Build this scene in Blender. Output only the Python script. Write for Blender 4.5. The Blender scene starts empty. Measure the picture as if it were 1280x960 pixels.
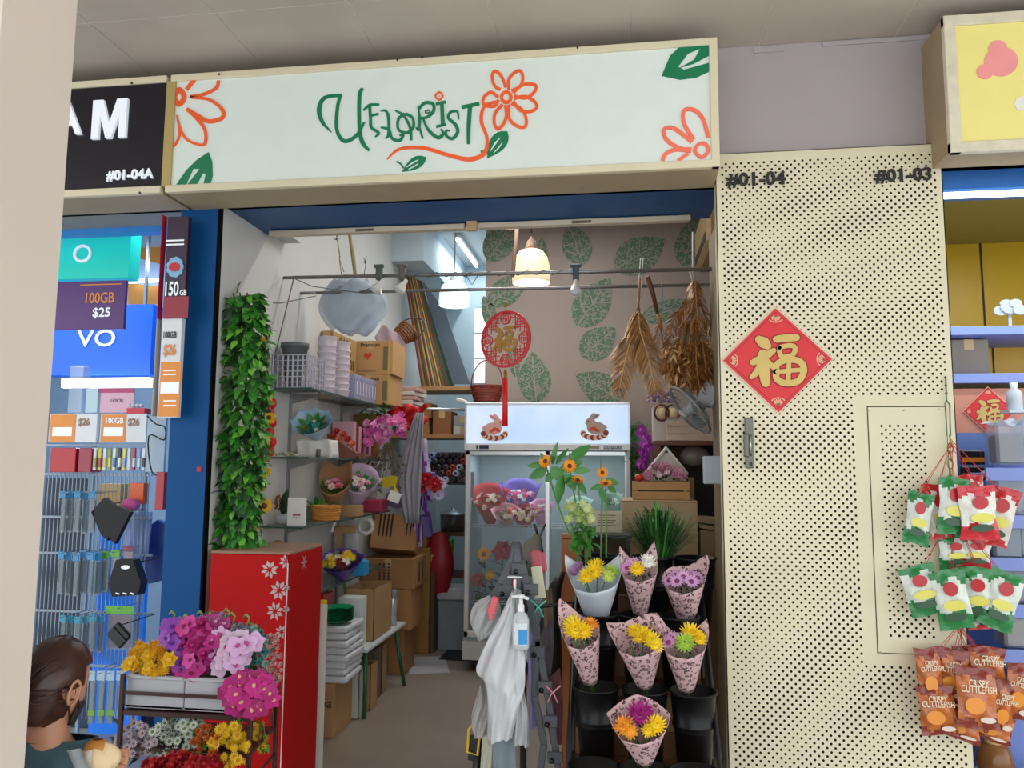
import bpy, math, random
from math import sin, cos, pi, radians, atan2, hypot
from mathutils import Vector, Matrix, noise
random.seed(7)
SC = bpy.context.scene
COL = SC.collection
# ---------------------------------------------------------------- camera
CAMH = 1.55; F = 962.0
def _basis(yaw=8.0, pitch=6.05, roll=.35):
    y, p, r = radians(yaw), radians(pitch), radians(roll)
    f = Vector((-sin(y)*cos(p), cos(y)*cos(p), sin(p)))
    rt = Vector((cos(y), sin(y), 0)); up = rt.cross(f)
    return f, rt*cos(r)+up*sin(r), up*cos(r)-rt*sin(r)
FW, RT, UP = _basis()
cam = bpy.data.objects.new('camera', bpy.data.cameras.new('camera')); COL.objects.link(cam)
cam.data.sensor_width = 36; cam.data.lens = F/1280*36; cam.data.clip_start = .05; cam.data.clip_end = 200
m3 = Matrix((RT, UP, -FW)).transposed()
cam.matrix_world = Matrix.Translation((0, 0, CAMH)) @ m3.to_4x4()
SC.camera = cam
# ---------------------------------------------------------------- world, exposure, area lamps
W = bpy.data.worlds.new('daylight'); SC.world = W; W.use_nodes = True
W.node_tree.nodes['Background'].inputs[0].default_value = (.93, .97, 1, 1)
W.node_tree.nodes['Background'].inputs[1].default_value = 2.1
SC.view_settings.view_transform = 'Standard'; SC.view_settings.look = 'None'
SC.view_settings.exposure = 0.25; SC.view_settings.gamma = 1; SC.view_settings.use_curve_mapping = False
SC.cycles.max_bounces = 8; SC.cycles.diffuse_bounces = 4; SC.cycles.transparent_max_bounces = 12
SC.cycles.sample_clamp_indirect = 6
def area(name, loc, sx, sy, power, col=(1, 1, 1), rot=(0, 0, 0)):
    l = bpy.data.lights.new(name, 'AREA'); l.shape = 'RECTANGLE'; l.size = sx; l.size_y = sy; l.energy = power; l.color = col
    o = bpy.data.objects.new(name, l); o.location = loc; o.rotation_euler = rot; COL.objects.link(o); return o
SHOP_FILL = 13; PHONE_FILL = 13; SNACK_FILL = 22; PASSAGE_FILL = 8  # power of the ceiling tubes added out of view to light each room
# pixel rays of the photograph turned into points of the place
def ray(px, py): return FW*F + RT*(px-640) - UP*(py-480)
def at(px, py, Y):
    d = ray(px, py); v = d*(Y/d.y); return Vector((v.x, v.y, v.z+CAMH))
def onX(px, py, X):
    d = ray(px, py); v = d*(X/d.x); return Vector((v.x, v.y, v.z+CAMH))
def onZ(px, py, Z):
    d = ray(px, py); v = d*((Z-CAMH)/d.z); return Vector((v.x, v.y, v.z+CAMH))
def ppm(Y): return F/Y
# ---------------------------------------------------------------- materials
def srgb(h):
    if isinstance(h, str):
        h = h.lstrip('#'); c = [int(h[i:i+2], 16)/255 for i in (0, 2, 4)]
    else: c = h
    return tuple((x/12.92 if x <= .04045 else ((x+.055)/1.055)**2.4) for x in c)
MATS = {}
def M(name, col='888888', rough=.6, metal=0, var=.06, scale=9, bump=0, emit=0, alpha=1, spec=.5, col2=None, coat=0, trans=0):
    if name in MATS: return MATS[name]
    m = bpy.data.materials.new(name); MATS[name] = m; m.use_nodes = True
    nt = m.node_tree; b = nt.nodes['Principled BSDF']; c = srgb(col)
    b.inputs['Roughness'].default_value = rough; b.inputs['Metallic'].default_value = metal
    b.inputs['Specular IOR Level'].default_value = spec; b.inputs['Coat Weight'].default_value = coat
    tc = nt.nodes.new('ShaderNodeTexCoord'); nz = nt.nodes.new('ShaderNodeTexNoise')
    nz.inputs['Scale'].default_value = scale; nz.inputs['Detail'].default_value = 3
    nt.links.new(tc.outputs['Object'], nz.inputs['Vector'])
    mx = nt.nodes.new('ShaderNodeMix'); mx.data_type = 'RGBA'
    if col2: a, d = c, srgb(col2)
    else: a = tuple(x*(1-var*1.8) for x in c); d = tuple(min(1, x*(1+var*1.8)) for x in c)
    mx.inputs[6].default_value = (*a, 1); mx.inputs[7].default_value = (*d, 1)
    nt.links.new(nz.outputs['Fac'], mx.inputs[0]); nt.links.new(mx.outputs[2], b.inputs['Base Color'])
    if bump:
        bp = nt.nodes.new('ShaderNodeBump'); bp.inputs['Strength'].default_value = bump; bp.inputs['Distance'].default_value = .01
        nt.links.new(nz.outputs['Fac'], bp.inputs['Height']); nt.links.new(bp.outputs[0], b.inputs['Normal'])
    if emit:
        nt.links.new(mx.outputs[2], b.inputs['Emission Color']); b.inputs['Emission Strength'].default_value = emit
    if alpha < 1: b.inputs['Alpha'].default_value = alpha
    return m
def glassy(name, tint='ffffff', opac=.12, rough=.05, spec=.8):
    """clear plastic or window glass: mostly see-through, with a glossy face"""
    return M(name, tint, rough=rough, alpha=opac, spec=spec, var=.01)
def leopard(name='leopard_paper'):
    if name in MATS: return MATS[name]
    m = M(name, 'c6a4a6', rough=.6, spec=.2); nt = m.node_tree; b = nt.nodes['Principled BSDF']
    tc = nt.nodes.new('ShaderNodeTexCoord'); ns = nt.nodes.new('ShaderNodeTexNoise'); ns.inputs['Scale'].default_value = 40
    ad = nt.nodes.new('ShaderNodeMixRGB'); ad.blend_type = 'ADD'; ad.inputs[0].default_value = .03
    nt.links.new(tc.outputs['Object'], ns.inputs['Vector']); nt.links.new(tc.outputs['Object'], ad.inputs[1]); nt.links.new(ns.outputs['Color'], ad.inputs[2])
    v = nt.nodes.new('ShaderNodeTexVoronoi'); v.inputs['Scale'].default_value = 54
    nt.links.new(ad.outputs[0], v.inputs['Vector'])
    r = nt.nodes.new('ShaderNodeValToRGB'); r.color_ramp.interpolation = 'EASE'; e = r.color_ramp.elements
    e[0].position = 0; e[0].color = (*srgb('b98d88'), 1); e[1].position = 1; e[1].color = (*srgb('c9a7a9'), 1)
    for p, c in ((.18, 'a88488'), (.25, '463438'), (.38, '544048'), (.45, 'c9a7a9')):
        k = e.new(p); k.color = (*srgb(c), 1)
    # break the rings with noise
    n2 = nt.nodes.new('ShaderNodeTexNoise'); n2.inputs['Scale'].default_value = 60; nt.links.new(tc.outputs['Object'], n2.inputs['Vector'])
    mt = nt.nodes.new('ShaderNodeMath'); mt.operation = 'GREATER_THAN'; mt.inputs[1].default_value = .42
    nt.links.new(n2.outputs['Fac'], mt.inputs[0])
    mx = nt.nodes.new('ShaderNodeMix'); mx.data_type = 'RGBA'; mx.inputs[6].default_value = (*srgb('c9a7a9'), 1)
    nt.links.new(mt.outputs[0], mx.inputs[0]); nt.links.new(v.outputs['Distance'], r.inputs[0]); nt.links.new(r.outputs[0], mx.inputs[7])
    nt.links.new(mx.outputs[2], b.inputs['Base Color']); return m
def speckle(name, ca, cb, scale=60, thr=.5, rough=.8):
    if name in MATS: return MATS[name]
    m = M(name, ca, rough=rough); nt = m.node_tree; b = nt.nodes['Principled BSDF']
    tc = nt.nodes.new('ShaderNodeTexCoord'); n = nt.nodes.new('ShaderNodeTexNoise'); n.inputs['Scale'].default_value = scale; n.inputs['Detail'].default_value = 1
    nt.links.new(tc.outputs['Object'], n.inputs['Vector'])
    r = nt.nodes.new('ShaderNodeValToRGB'); r.color_ramp.elements[0].position = thr-.04; r.color_ramp.elements[1].position = thr+.04
    r.color_ramp.elements[0].color = (*srgb(ca), 1); r.color_ramp.elements[1].color = (*srgb(cb), 1)
    nt.links.new(n.outputs['Fac'], r.inputs[0]); nt.links.new(r.outputs[0], b.inputs['Base Color']); return m
# ---------------------------------------------------------------- mesh builder
class MB:
    def __init__(s): s.v = []; s.f = []; s.mi = []; s.ms = []; s.k = 0; s.sm = []
    def m(s, mat):
        if mat not in s.ms: s.ms.append(mat)
        s.k = s.ms.index(mat); return s
    def face(s, f, sm=False): s.f.append(tuple(f)); s.mi.append(s.k); s.sm.append(sm)
    def add(s, vs, fs, sm=False, T=None):
        o = len(s.v)
        for p in vs:
            p = Vector(p); s.v.append(T @ p if T is not None else p)
        for f in fs: s.face([i+o for i in f], sm)
        return s
    def box(s, x0, x1, y0, y1, z0, z1, T=None, bev=0):
        x0, x1 = sorted((x0, x1)); y0, y1 = sorted((y0, y1)); z0, z1 = sorted((z0, z1))
        if bev:
            b = min(bev, (x1-x0)/2.1, (y1-y0)/2.1, (z1-z0)/2.1)
            vs = []; idx = {}
            for ix, X in enumerate((x0, x1)):
                for iy, Y in enumerate((y0, y1)):
                    for iz, Z in enumerate((z0, z1)):
                        sx, sy, sz = (1, -1)[ix]*b, (1, -1)[iy]*b, (1, -1)[iz]*b
                        for a, p in enumerate(((X, Y+sy, Z+sz), (X+sx, Y, Z+sz), (X+sx, Y+sy, Z))):
                            idx[ix, iy, iz, a] = len(vs); vs.append(p)
            fs = []
            g = lambda i, j, k, a: idx[i, j, k, a]
            for i in (0, 1): fs.append([g(i, 0, 0, 0), g(i, 1, 0, 0), g(i, 1, 1, 0), g(i, 0, 1, 0)][::(-1 if i == 0 else 1)])
            for j in (0, 1): fs.append([g(0, j, 0, 1), g(1, j, 0, 1), g(1, j, 1, 1), g(0, j, 1, 1)][::(1 if j == 0 else -1)])
            for k in (0, 1): fs.append([g(0, 0, k, 2), g(1, 0, k, 2), g(1, 1, k, 2), g(0, 1, k, 2)][::(-1 if k == 0 else 1)])
            for j in (0, 1):
                for k in (0, 1): fs.append([g(0, j, k, 1), g(1, j, k, 1), g(1, j, k, 2), g(0, j, k, 2)])
            for i in (0, 1):
                for k in (0, 1): fs.append([g(i, 0, k, 0), g(i, 1, k, 0), g(i, 1, k, 2), g(i, 0, k, 2)])
            for i in (0, 1):
                for j in (0, 1): fs.append([g(i, j, 0, 0), g(i, j, 1, 0), g(i, j, 1, 1), g(i, j, 0, 1)])
            for i in (0, 1):
                for j in (0, 1):
                    for k in (0, 1): fs.append([g(i, j, k, 0), g(i, j, k, 1), g(i, j, k, 2)])
            return s.add(vs, fs, T=T)
        vs = [(x, y, z) for x in (x0, x1) for y in (y0, y1) for z in (z0, z1)]
        return s.add(vs, [(0, 1, 3, 2), (4, 6, 7, 5), (0, 4, 5, 1), (2, 3, 7, 6), (0, 2, 6, 4), (1, 5, 7, 3)], T=T)
    def cb(s, c, sz, T=None, bev=0, rz=0, ry=0, rx=0):
        """box by centre and size, turned about its centre"""
        Q = Matrix.Translation(c) @ Matrix.Rotation(rz, 4, 'Z') @ Matrix.Rotation(ry, 4, 'Y') @ Matrix.Rotation(rx, 4, 'X')
        if T is not None: Q = T @ Q
        return s.box(-sz[0]/2, sz[0]/2, -sz[1]/2, sz[1]/2, -sz[2]/2, sz[2]/2, T=Q, bev=bev)
    def tube(s, pts, r, n=8, cap=True, sm=True, T=None):
        pts = [Vector(p) for p in pts]; rs = r if isinstance(r, (list, tuple)) else [r]*len(pts)
        rings = []; prev = None; vs = []; fs = []
        for i, p in enumerate(pts):
            t = (pts[min(i+1, len(pts)-1)]-pts[max(i-1, 0)])
            t = t.normalized() if t.length > 1e-9 else Vector((0, 0, 1))
            if prev is None:
                a = Vector((0, 0, 1)) if abs(t.z) < .9 else Vector((1, 0, 0)); u = t.cross(a).normalized()
            else:
                u = prev-t*prev.dot(t); u = u.normalized() if u.length > 1e-6 else t.orthogonal().normalized()
            prev = u; w = t.cross(u)
            for k in range(n):
                a = 2*pi*k/n; vs.append(p+(u*cos(a)+w*sin(a))*rs[i])
        for i in range(len(pts)-1):
            for k in range(n):
                a, b = i*n+k, i*n+(k+1) % n; fs.append((a, b, b+n, a+n))
        s.add(vs, fs, sm, T)
        if cap:
            o = len(s.v)-len(vs); s.face([o+k for k in range(n)][::-1]); s.face([o+(len(pts)-1)*n+k for k in range(n)])
        return s
    def lathe(s, prof, n=20, T=None, sm=True, a0=0, a1=2*pi):
        """profile of (radius, height) about Z"""
        full = abs(a1-a0-2*pi) < 1e-6; m = n if full else n+1; vs = []; fs = []
        for r, z in prof:
            for k in range(m):
                a = a0+(a1-a0)*k/n; vs.append((r*cos(a), r*sin(a), z))
        for i in range(len(prof)-1):
            for k in range(n):
                a, b = i*m+k, i*m+(k+1) % m; fs.append((a, b, b+m, a+m))
        return s.add(vs, fs, sm, T)
    def ball(s, c, r, n=8, k=5, T=None):
        r = r if isinstance(r, (tuple, list, Vector)) else (r, r, r)
        vs = [(c[0], c[1], c[2]-r[2])]; fs = []
        for i in range(1, k):
            a = -pi/2+pi*i/k
            for j in range(n):
                b = 2*pi*j/n; vs.append((c[0]+r[0]*cos(a)*cos(b), c[1]+r[1]*cos(a)*sin(b), c[2]+r[2]*sin(a)))
        vs.append((c[0], c[1], c[2]+r[2]))
        for j in range(n): fs.append((0, 1+(j+1) % n, 1+j))
        for i in range(k-2):
            for j in range(n):
                a, b = 1+i*n+j, 1+i*n+(j+1) % n; fs.append((a, b, b+n, a+n))
        L = len(vs)-1
        for j in range(n): fs.append((L, 1+(k-2)*n+j, 1+(k-2)*n+(j+1) % n))
        return s.add(vs, fs, True, T)
    def prism(s, poly, y0, y1, T=None, sm=False):
        """polygon in XZ extruded along Y"""
        n = len(poly); vs = [(x, y0, z) for x, z in poly]+[(x, y1, z) for x, z in poly]
        fs = [tuple(range(n)), tuple(range(2*n-1, n-1, -1))]+[(i, (i+1) % n, (i+1) % n+n, i+n) for i in range(n)]
        return s.add(vs, fs, sm, T)
    def ribbon(s, pts, w, y0, y1, closed=False, T=None):
        """thick line in XZ of width w (number or list), from depth y0 to y1"""
        n = len(pts); ws = w if isinstance(w, (list, tuple)) else [w]*n; vs = []; fs = []
        for i in range(n):
            if closed: a, b = pts[(i-1) % n], pts[(i+1) % n]
            else: a, b = pts[max(i-1, 0)], pts[min(i+1, n-1)]
            dx, dz = b[0]-a[0], b[1]-a[1]; L = hypot(dx, dz) or 1; nx, nz = -dz/L*ws[i]/2, dx/L*ws[i]/2
            x, z = pts[i]; vs += [(x+nx, y0, z+nz), (x-nx, y0, z-nz), (x+nx, y1, z+nz), (x-nx, y1, z-nz)]
        for i in range(n if closed else n-1):
            a = i*4; b = ((i+1) % n)*4
            fs += [(a, b, b+1, a+1), (a+2, a+3, b+3, b+2), (a, a+2, b+2, b), (a+1, b+1, b+3, a+3)]
        if not closed: fs += [(0, 1, 3, 2), ((n-1)*4, (n-1)*4+2, (n-1)*4+3, (n-1)*4+1)]
        return s.add(vs, fs, T=T)
    def grid(s, fn, nu, nv, sm=True, T=None, cu=False):
        """surface fn(u, v), both 0..1; cu closes the u direction"""
        m = nu if cu else nu+1
        vs = [fn(i/nu, j/nv) for j in range(nv+1) for i in range(m)]; fs = []
        for j in range(nv):
            for i in range(nu):
                a, b = j*m+i, j*m+(i+1) % m; fs.append((a, b, b+m, a+m))
        return s.add(vs, fs, sm, T)
    def build(s, name, parent=None, loc=None, solid=0, subd=0):
        off = Vector((0, 0, 0))
        if loc is not None: off = Vector(loc)
        elif parent is not None:
            q = parent
            while q is not None: off = off+q.location; q = q.parent
        me = bpy.data.meshes.new(name)
        me.from_pydata([tuple(p-off) for p in s.v], [], s.f)
        for m in s.ms: me.materials.append(m)
        me.polygons.foreach_set('material_index', s.mi); me.polygons.foreach_set('use_smooth', s.sm); me.update()
        o = bpy.data.objects.new(name, me); COL.objects.link(o)
        if parent is not None: o.parent = parent
        elif loc is not None: o.location = loc
        if subd:
            d = o.modifiers.new('subsurf', 'SUBSURF'); d.levels = d.render_levels = subd
        if solid:
            d = o.modifiers.new('solidify', 'SOLIDIFY'); d.thickness = solid; d.offset = 0
        return o
def tag(o, label=None, cat=None, group=None, kind=None):
    if label: o['label'] = label
    if cat: o['category'] = cat
    if group: o['group'] = group
    if kind: o['kind'] = kind
    return o
def T(name, label, cat, loc=(0, 0, 0), group=None):
    o = bpy.data.objects.new(name, None); o.empty_display_size = .05; COL.objects.link(o); o.location = loc
    return tag(o, label, cat, group)
def one(name, mb, label, cat, loc, group=None, kind=None, solid=0, subd=0):
    return tag(mb.build(name, loc=loc, solid=solid, subd=subd), label, cat, group, kind)
def S(name, mb, parent=None, label=None):
    o = mb.build(name, parent)
    if parent is None: o['kind'] = 'structure'
    if label: o['label'] = label
    return o
def dup(root, loc=None, rot=None, label=None, group=None, scale=None):
    r = root.copy(); COL.objects.link(r)
    if loc is not None: r.location = loc
    if rot is not None: r.rotation_euler = rot
    if scale is not None: r.scale = (scale,)*3 if not isinstance(scale, tuple) else scale
    if label: r['label'] = label
    if group: r['group'] = group
    for ch in root.children:
        c = ch.copy(); COL.objects.link(c); c.parent = r
        for g in ch.children:
            d = g.copy(); COL.objects.link(d); d.parent = c
    return r
def inst(src_mesh, name, parent, loc, rot=(0, 0, 0), sc=1, label=None):
    """a part that shares its mesh with its look-alikes, placed in its parent's own space"""
    o = bpy.data.objects.new(name, src_mesh); COL.objects.link(o); o.parent = parent
    o.location = loc; o.rotation_euler = rot; o.scale = (sc, sc, sc) if not isinstance(sc, tuple) else sc
    if label: o['label'] = label
    return o
def smooth_pts(pts, n=5, closed=False):
    """Catmull-Rom through the points"""
    out = []; N = len(pts); R = range(N if closed else N-1); dim = len(pts[0])
    for i in R:
        g = (lambda k: pts[k % N]) if closed else (lambda k: pts[max(0, min(N-1, k))])
        a, b, c, d = g(i-1), g(i), g(i+1), g(i+2)
        for k in range(n):
            t = k/n
            out.append(tuple(.5*((2*b[q])+(-a[q]+c[q])*t+(2*a[q]-5*b[q]+4*c[q]-d[q])*t*t+(-a[q]+3*b[q]-3*c[q]+d[q])*t**3) for q in range(dim)))
    if not closed: out.append(tuple(pts[-1]))
    return out
_TX = {}
def text_mesh(body, size, bold=0, ext=.0006, spacing=1, cjk=False):
    key = (body, size, bold, ext, spacing)
    if key in _TX: return _TX[key]
    c = bpy.data.curves.new('t', 'FONT'); c.body = body; c.size = size; c.offset = bold*size; c.extrude = ext
    c.align_x = 'CENTER'; c.align_y = 'CENTER'; c.resolution_u = 3; c.space_character = spacing
    o = bpy.data.objects.new('t', c); COL.objects.link(o); bpy.context.view_layer.update()
    me = bpy.data.meshes.new_from_object(o.evaluated_get(bpy.context.evaluated_depsgraph_get()))
    bpy.data.objects.remove(o); _TX[key] = me; return me
def text(body, size, loc, mat, parent=None, name='lettering', bold=.02, rz=0, rx=pi/2, ry=0, spacing=1, sx=1, ext=.0006):
    """flat lettering facing the viewer's side (-Y) unless turned; loc in world space"""
    me = text_mesh(body, size, bold, ext, spacing).copy(); me.materials.clear(); me.materials.append(mat); me.name = name
    o = bpy.data.objects.new(name, me); COL.objects.link(o)
    off = Vector((0, 0, 0)); q = parent
    while q is not None: off = off+q.location; q = q.parent
    o.parent = parent; o.location = Vector(loc)-off
    o.rotation_euler = (Matrix.Rotation(rz, 3, 'Z') @ Matrix.Rotation(rx, 3, 'X') @ Matrix.Rotation(ry, 3, 'Z')).to_euler(); o.scale = (sx, 1, 1)
    return o
def R(a, b): return random.uniform(a, b)
# ================================================================ THE SETTING
FZ = 3.45            # line of the shop fronts
XL, XR = -1.95, .80  # inner faces of the shop's side walls
cream = M('cream_metal', 'dcd2b4', rough=.45, var=.03)
white_wall = M('white_wall', 'c9c9c6', rough=.8, var=.05, scale=2, bump=.05)
# floors
mb = MB().m(M('shop_floor', '8f8378', rough=.32, var=.10, scale=2.5))
mb.box(-2.05, XR+.05, FZ, 8.2, -.08, 0)
S('floor', mb)
mb = MB().m(M('corridor_floor', 'c4c0b8', rough=.6, var=.1, scale=3)); mb.box(-6, 6, -8, FZ, -.08, 0)
S('floor_corridor', mb)
mb = MB().m(M('snack_floor', '8d98ab', rough=.3)); mb.box(XR+.05, 6, FZ, 8, -.08, 0); S('floor_right', mb)
mb = MB().m(M('phone_floor', '8a8c90', rough=.4)); mb.box(-6, -2.05, FZ, 8, -.08, 0); S('floor_left', mb)
# corridor ceiling: boards with open joints under a paler backing
cl = M('ceiling_board', 'cfc5ba', rough=.8, var=.14, scale=1.6, col2='a0968c')
mb = MB().m(cl)
xs = [-5.2+.5845*i for i in range(20)]
ys = [-1.0, 0.44, 1.66, 2.89, FZ]
for i in range(len(xs)-1):
    for j in range(len(ys)-1):
        mb.box(xs[i]+.0035, xs[i+1]-.0035, ys[j]+.0035, ys[j+1]-.0035, 3.46, 3.475)
mb.m(M('ceiling_joint', 'd8d3cb', rough=.8)); mb.box(-5.2, 5.8, -1, FZ, 3.4625, 3.5)
S('ceiling', mb)
# upper wall above the shops
PILLAR = MB().m(M('partition_paint', '7d6d58')); PILLAR.box(.5, 1.36, FZ+.002, 4.3, 0, 2.8); S('wall_partition', PILLAR)
mb = MB().m(M('mauve_wall', 'a89fa1', rough=.75, var=.04, scale=2)); mb.box(-6, 6, FZ, FZ+.1, 2.83, 3.476)
mb.m(M('mauve_strip', 'aaa1a4', rough=.7)); mb.box(.62, .75, FZ-.006, FZ, 3.425, 3.45); mb.box(.92, 1.40, FZ-.007, FZ, 3.435, 3.452)
S('wall_front', mb)
# near pillar on the left
mb = MB().m(M('pillar_paint', 'd9ccc0', rough=.65, var=.04, scale=3)); mb.box(-2.3, -1.262, 1.30, 1.60, 0, 3.46, bev=.045)
S('wall_pillar', mb)
# blue jambs, blue soffit inside the front
blue = M('blue_paint', '0a4c86', rough=.5, spec=.15, var=.07, scale=3)
mb = MB().m(blue); mb.box(-2.15, -1.955, FZ, FZ+.16, 0, 2.83); mb.m(M('black_edge', '08080a', rough=.8, spec=.1)); mb.box(-1.955, -1.945, FZ+.002, FZ+.035, 0, 2.83)
mb.m(M('red_tab', 'b01c30')); mb.box(-1.998, -1.975, FZ-.006, FZ, 1.512, 1.535); S('trim_left', mb)
mb = MB().m(M('blue_soffit_paint', '14508a', rough=.5)); mb.box(-1.95, .47, FZ-.02, 3.98, 2.83, 2.87); S('trim_soffit', mb)
mb = MB().m(white_wall)
mb.box(XL-.06, XL, FZ+.005, 8.2, 0, 4.0)
mb.box(XL, XL+.10, FZ+.02, 4.2, 2.845, 2.90)
S('wall_left', mb)
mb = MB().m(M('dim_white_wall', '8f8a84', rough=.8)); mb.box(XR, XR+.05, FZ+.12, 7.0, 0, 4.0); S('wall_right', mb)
# leaf-printed back wall
wb = MB().m(M('printed_wall', '9c8c82', rough=.7, var=.04, scale=1.5)); wb.box(-1.19, XR, 6.72, 6.80, 0, 4.0)
wall_back = S('wall_back', wb)
leafm = speckle('leaf_print', '557158', '8d8a7c', scale=62, thr=.53)
leafv = M('leaf_vein_print', '9a8f84', rough=.7)
def print_leaf(px, py, lx, lz, ang, w=.5):
    """lx, lz unused scale pair kept in pixels: length and width"""
    c = at(px, py, 6.72); k = 6.72/F; L = lx*k; Wd = lz*k
    pts = []
    for i in range(15):
        t = i/14; pts.append((-L/2+L*t, Wd/2*sin(pi*t**.8)**.8 if 0 < t < 1 else 0))
    poly = pts+[(x, -z) for x, z in pts[-2:0:-1]]
    q = MB().m(leafm); a = radians(ang)
    q.prism([(c.x+x*cos(a)-z*sin(a), c.z+x*sin(a)+z*cos(a)) for x, z in poly], 6.7165, 6.72)
    q.m(leafv); q.ribbon([(c.x+x*cos(a), c.z+x*sin(a)) for x in (-L/2, L*.42)], .008, 6.714, 6.7166)
    for s in (-1, 1):
        for t in (-.25, -.02, .2):
            x0 = L*t; x1 = x0+L*.16; z1 = s*Wd*.36
            q.ribbon([(c.x+x0*cos(a), c.z+x0*sin(a)), (c.x+x1*cos(a)-z1*sin(a), c.z+x1*sin(a)+z1*cos(a))], .005, 6.7145, 6.7166)
    q.build('painted_leaf', wall_back)
for a in [(626, 300, 66, 40, 60), (720, 305, 58, 38, 110), (800, 318, 72, 48, 30), (636, 362, 64, 36, 35), (672, 330, 70, 30, 80),
          (742, 378, 74, 46, 55), (748, 428, 56, 40, 40), (668, 472, 66, 42, 95), (748, 484, 66, 40, 150), (838, 388, 76, 28, 15),
          (864, 300, 70, 36, 70), (640, 440, 70, 16, 100), (612, 392, 50, 20, 110), (795, 560, 70, 40, 80), (866, 430, 60, 36, 20)]:
    print_leaf(*a)
# passage beyond, on the left
pale = M('pale_blue_wall', 'b4c4cc', rough=.8, var=.03)
mb = MB().m(pale); mb.box(-1.95, -.5, 8.1, 8.2, 0, 4.0); S('wall_passage', mb)
mb = MB().m(pale); mb.box(-1.19, -1.10, 6.80, 8.1, 0, 4.0); S('wall_passage_right', mb)
mb = MB().m(M('shop_ceiling', 'b9bcbd', rough=.85)); mb.box(-2.0, XR+.05, FZ+.1, 8.2, 3.72, 3.80); mb.m(pale); mb.box(XL, -1.66, 6.3, 8.1, 3.3, 3.72); S('ceiling_shop', mb)
a, b = at(594, 385, 8.1), at(607, 480, 8.1)
mb = MB().m(M('window_glow', 'e8f0f4', rough=.3, emit=1.2, var=.01)); mb.box(a.x, -1.1, 8.08, 8.1, b.z, a.z)
w1 = S('window_1', mb)
mb = MB().m(M('win_bar', '9fb0ba')); 
for z in (0, .33, .66, 1): mb.box(a.x-.01, -1.1, 8.06, 8.085, b.z+(a.z-b.z)*z-.008, b.z+(a.z-b.z)*z+.008)
mb.build('window_frame', w1)
# left (phone) shop shell
pw = M('phone_wall', '7f9ab5', rough=.6)
mb = MB().m(pw); mb.box(-6, -2.05, 6.2, 6.3, 0, 3.4); S('wall_phone_back', mb)
mb = MB().m(M('phone_right_wall', '6f97c8', rough=.6)); mb.box(-2.16, -2.02, FZ+.17, 6.2, 0, 3.4); S('wall_phone_right', mb)
mb = MB().m(pw); mb.box(-6.1, -6, FZ, 6.3, 0, 3.4); S('wall_phone_left', mb)
mb = MB().m(M('phone_ceiling', 'a5b5bb', rough=.8)); mb.box(-6, -2.02, FZ+.1, 6.3, 3.1, 3.2); S('ceiling_phone', mb)
mb = MB().m(M('blue_fascia', '2f86d8', rough=.4)); mb.box(-6, -2.15, 3.75, 3.82, 2.80, 2.95); mb.m(M('grey_soffit', '8f918c')); mb.box(-6, -2.15, FZ-.2, 3.75, 2.83, 2.86); S('trim_phone', mb)
# right (snack) shop shell
yl = M('yellow_wall', 'c29c12', rough=.35, var=.08, scale=1.2)
mb = MB().m(yl); mb.box(XR+.1, 6, 5.6, 5.7, 0, 3.4); S('wall_snack_back', mb)
mb = MB().m(M('snack_side', '9c8f6a')); mb.box(XR+.06, XR+.10, 3.6, 5.6, 0, 3.4); mb.box(5.9, 6, 3.6, 5.6, 0, 3.4); S('wall_snack_sides', mb)
mb = MB().m(M('snack_ceiling', '9a8a3a')); mb.box(XR+.06, 6, FZ+.1, 5.7, 3.1, 3.2); S('ceiling_snack', mb)
mb = MB().m(M('snack_blue', '15508f', rough=.4)); mb.box(1.38, 6, FZ+.00, FZ+.12, 2.752, 2.86); mb.m(M('snack_blue_low', '3a6ea8', rough=.4)); mb.box(1.38, 6, FZ+.01, FZ+.12, 2.735, 2.752); S('trim_right', mb)
# tube lamps; the ceiling ones are added out of view to light the rooms
def tube_light(name, label, cat, p0, p1, power, col, group=None, housing=True):
    p0, p1 = Vector(p0), Vector(p1); c = (p0+p1)/2; L = (p1-p0).length
    t = T(name, label, cat, c, group)
    d = (p1-p0).normalized(); ax = 0 if abs(d.x) > .5 else 1
    if housing:
        q = MB().m(M('lamp_housing', 'd8d8d4', rough=.4)); q.cb(c+Vector((0, 0, .035)), (L, .06, .035) if ax == 0 else (.06, L, .035), bev=.006); q.build('housing', t)
    q = MB().m(M('tube_glow', 'f4faff', emit=4, var=0)); q.tube([p0, p1], .014, 10); q.build('tube', t)
    l = area('lamp_light', (0, 0, -.02), L if ax == 0 else .06, .06 if ax == 0 else L, power, col); l.parent = t
    return t
tube_light('added_ceiling_light', 'added unseen white ceiling tube over the front of the flower shop', 'light', (-1.2, 4.6, 3.66), (0, 4.6, 3.66), SHOP_FILL, (1, .96, .9))
tube_light('added_ceiling_light', 'added unseen white ceiling tube over the back of the flower shop', 'light', (-1.3, 5.75, 3.66), (-.1, 5.75, 3.66), SHOP_FILL, (.93, .97, 1))
tube_light('added_ceiling_light', 'added unseen white ceiling tube in the passage behind the flower shop', 'light', (-1.5, 6.9, 3.66), (-1.5, 7.9, 3.66), PASSAGE_FILL, (.85, .95, 1))
tube_light('added_ceiling_light', 'added unseen front ceiling tube of the phone accessory shop', 'light', (-4.2, 4.1, 3.05), (-2.5, 4.1, 3.05), PHONE_FILL, (.85, .93, 1))
tube_light('added_ceiling_light', 'added unseen rear ceiling tube of the phone accessory shop', 'light', (-4.2, 5.2, 3.05), (-2.5, 5.2, 3.05), PHONE_FILL, (.85, .93, 1))
tube_light('added_ceiling_light', 'added unseen front ceiling tube of the snack shop', 'light', (1.4, 4.2, 3.05), (3.0, 4.2, 3.05), SNACK_FILL, (.9, .95, 1))
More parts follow.
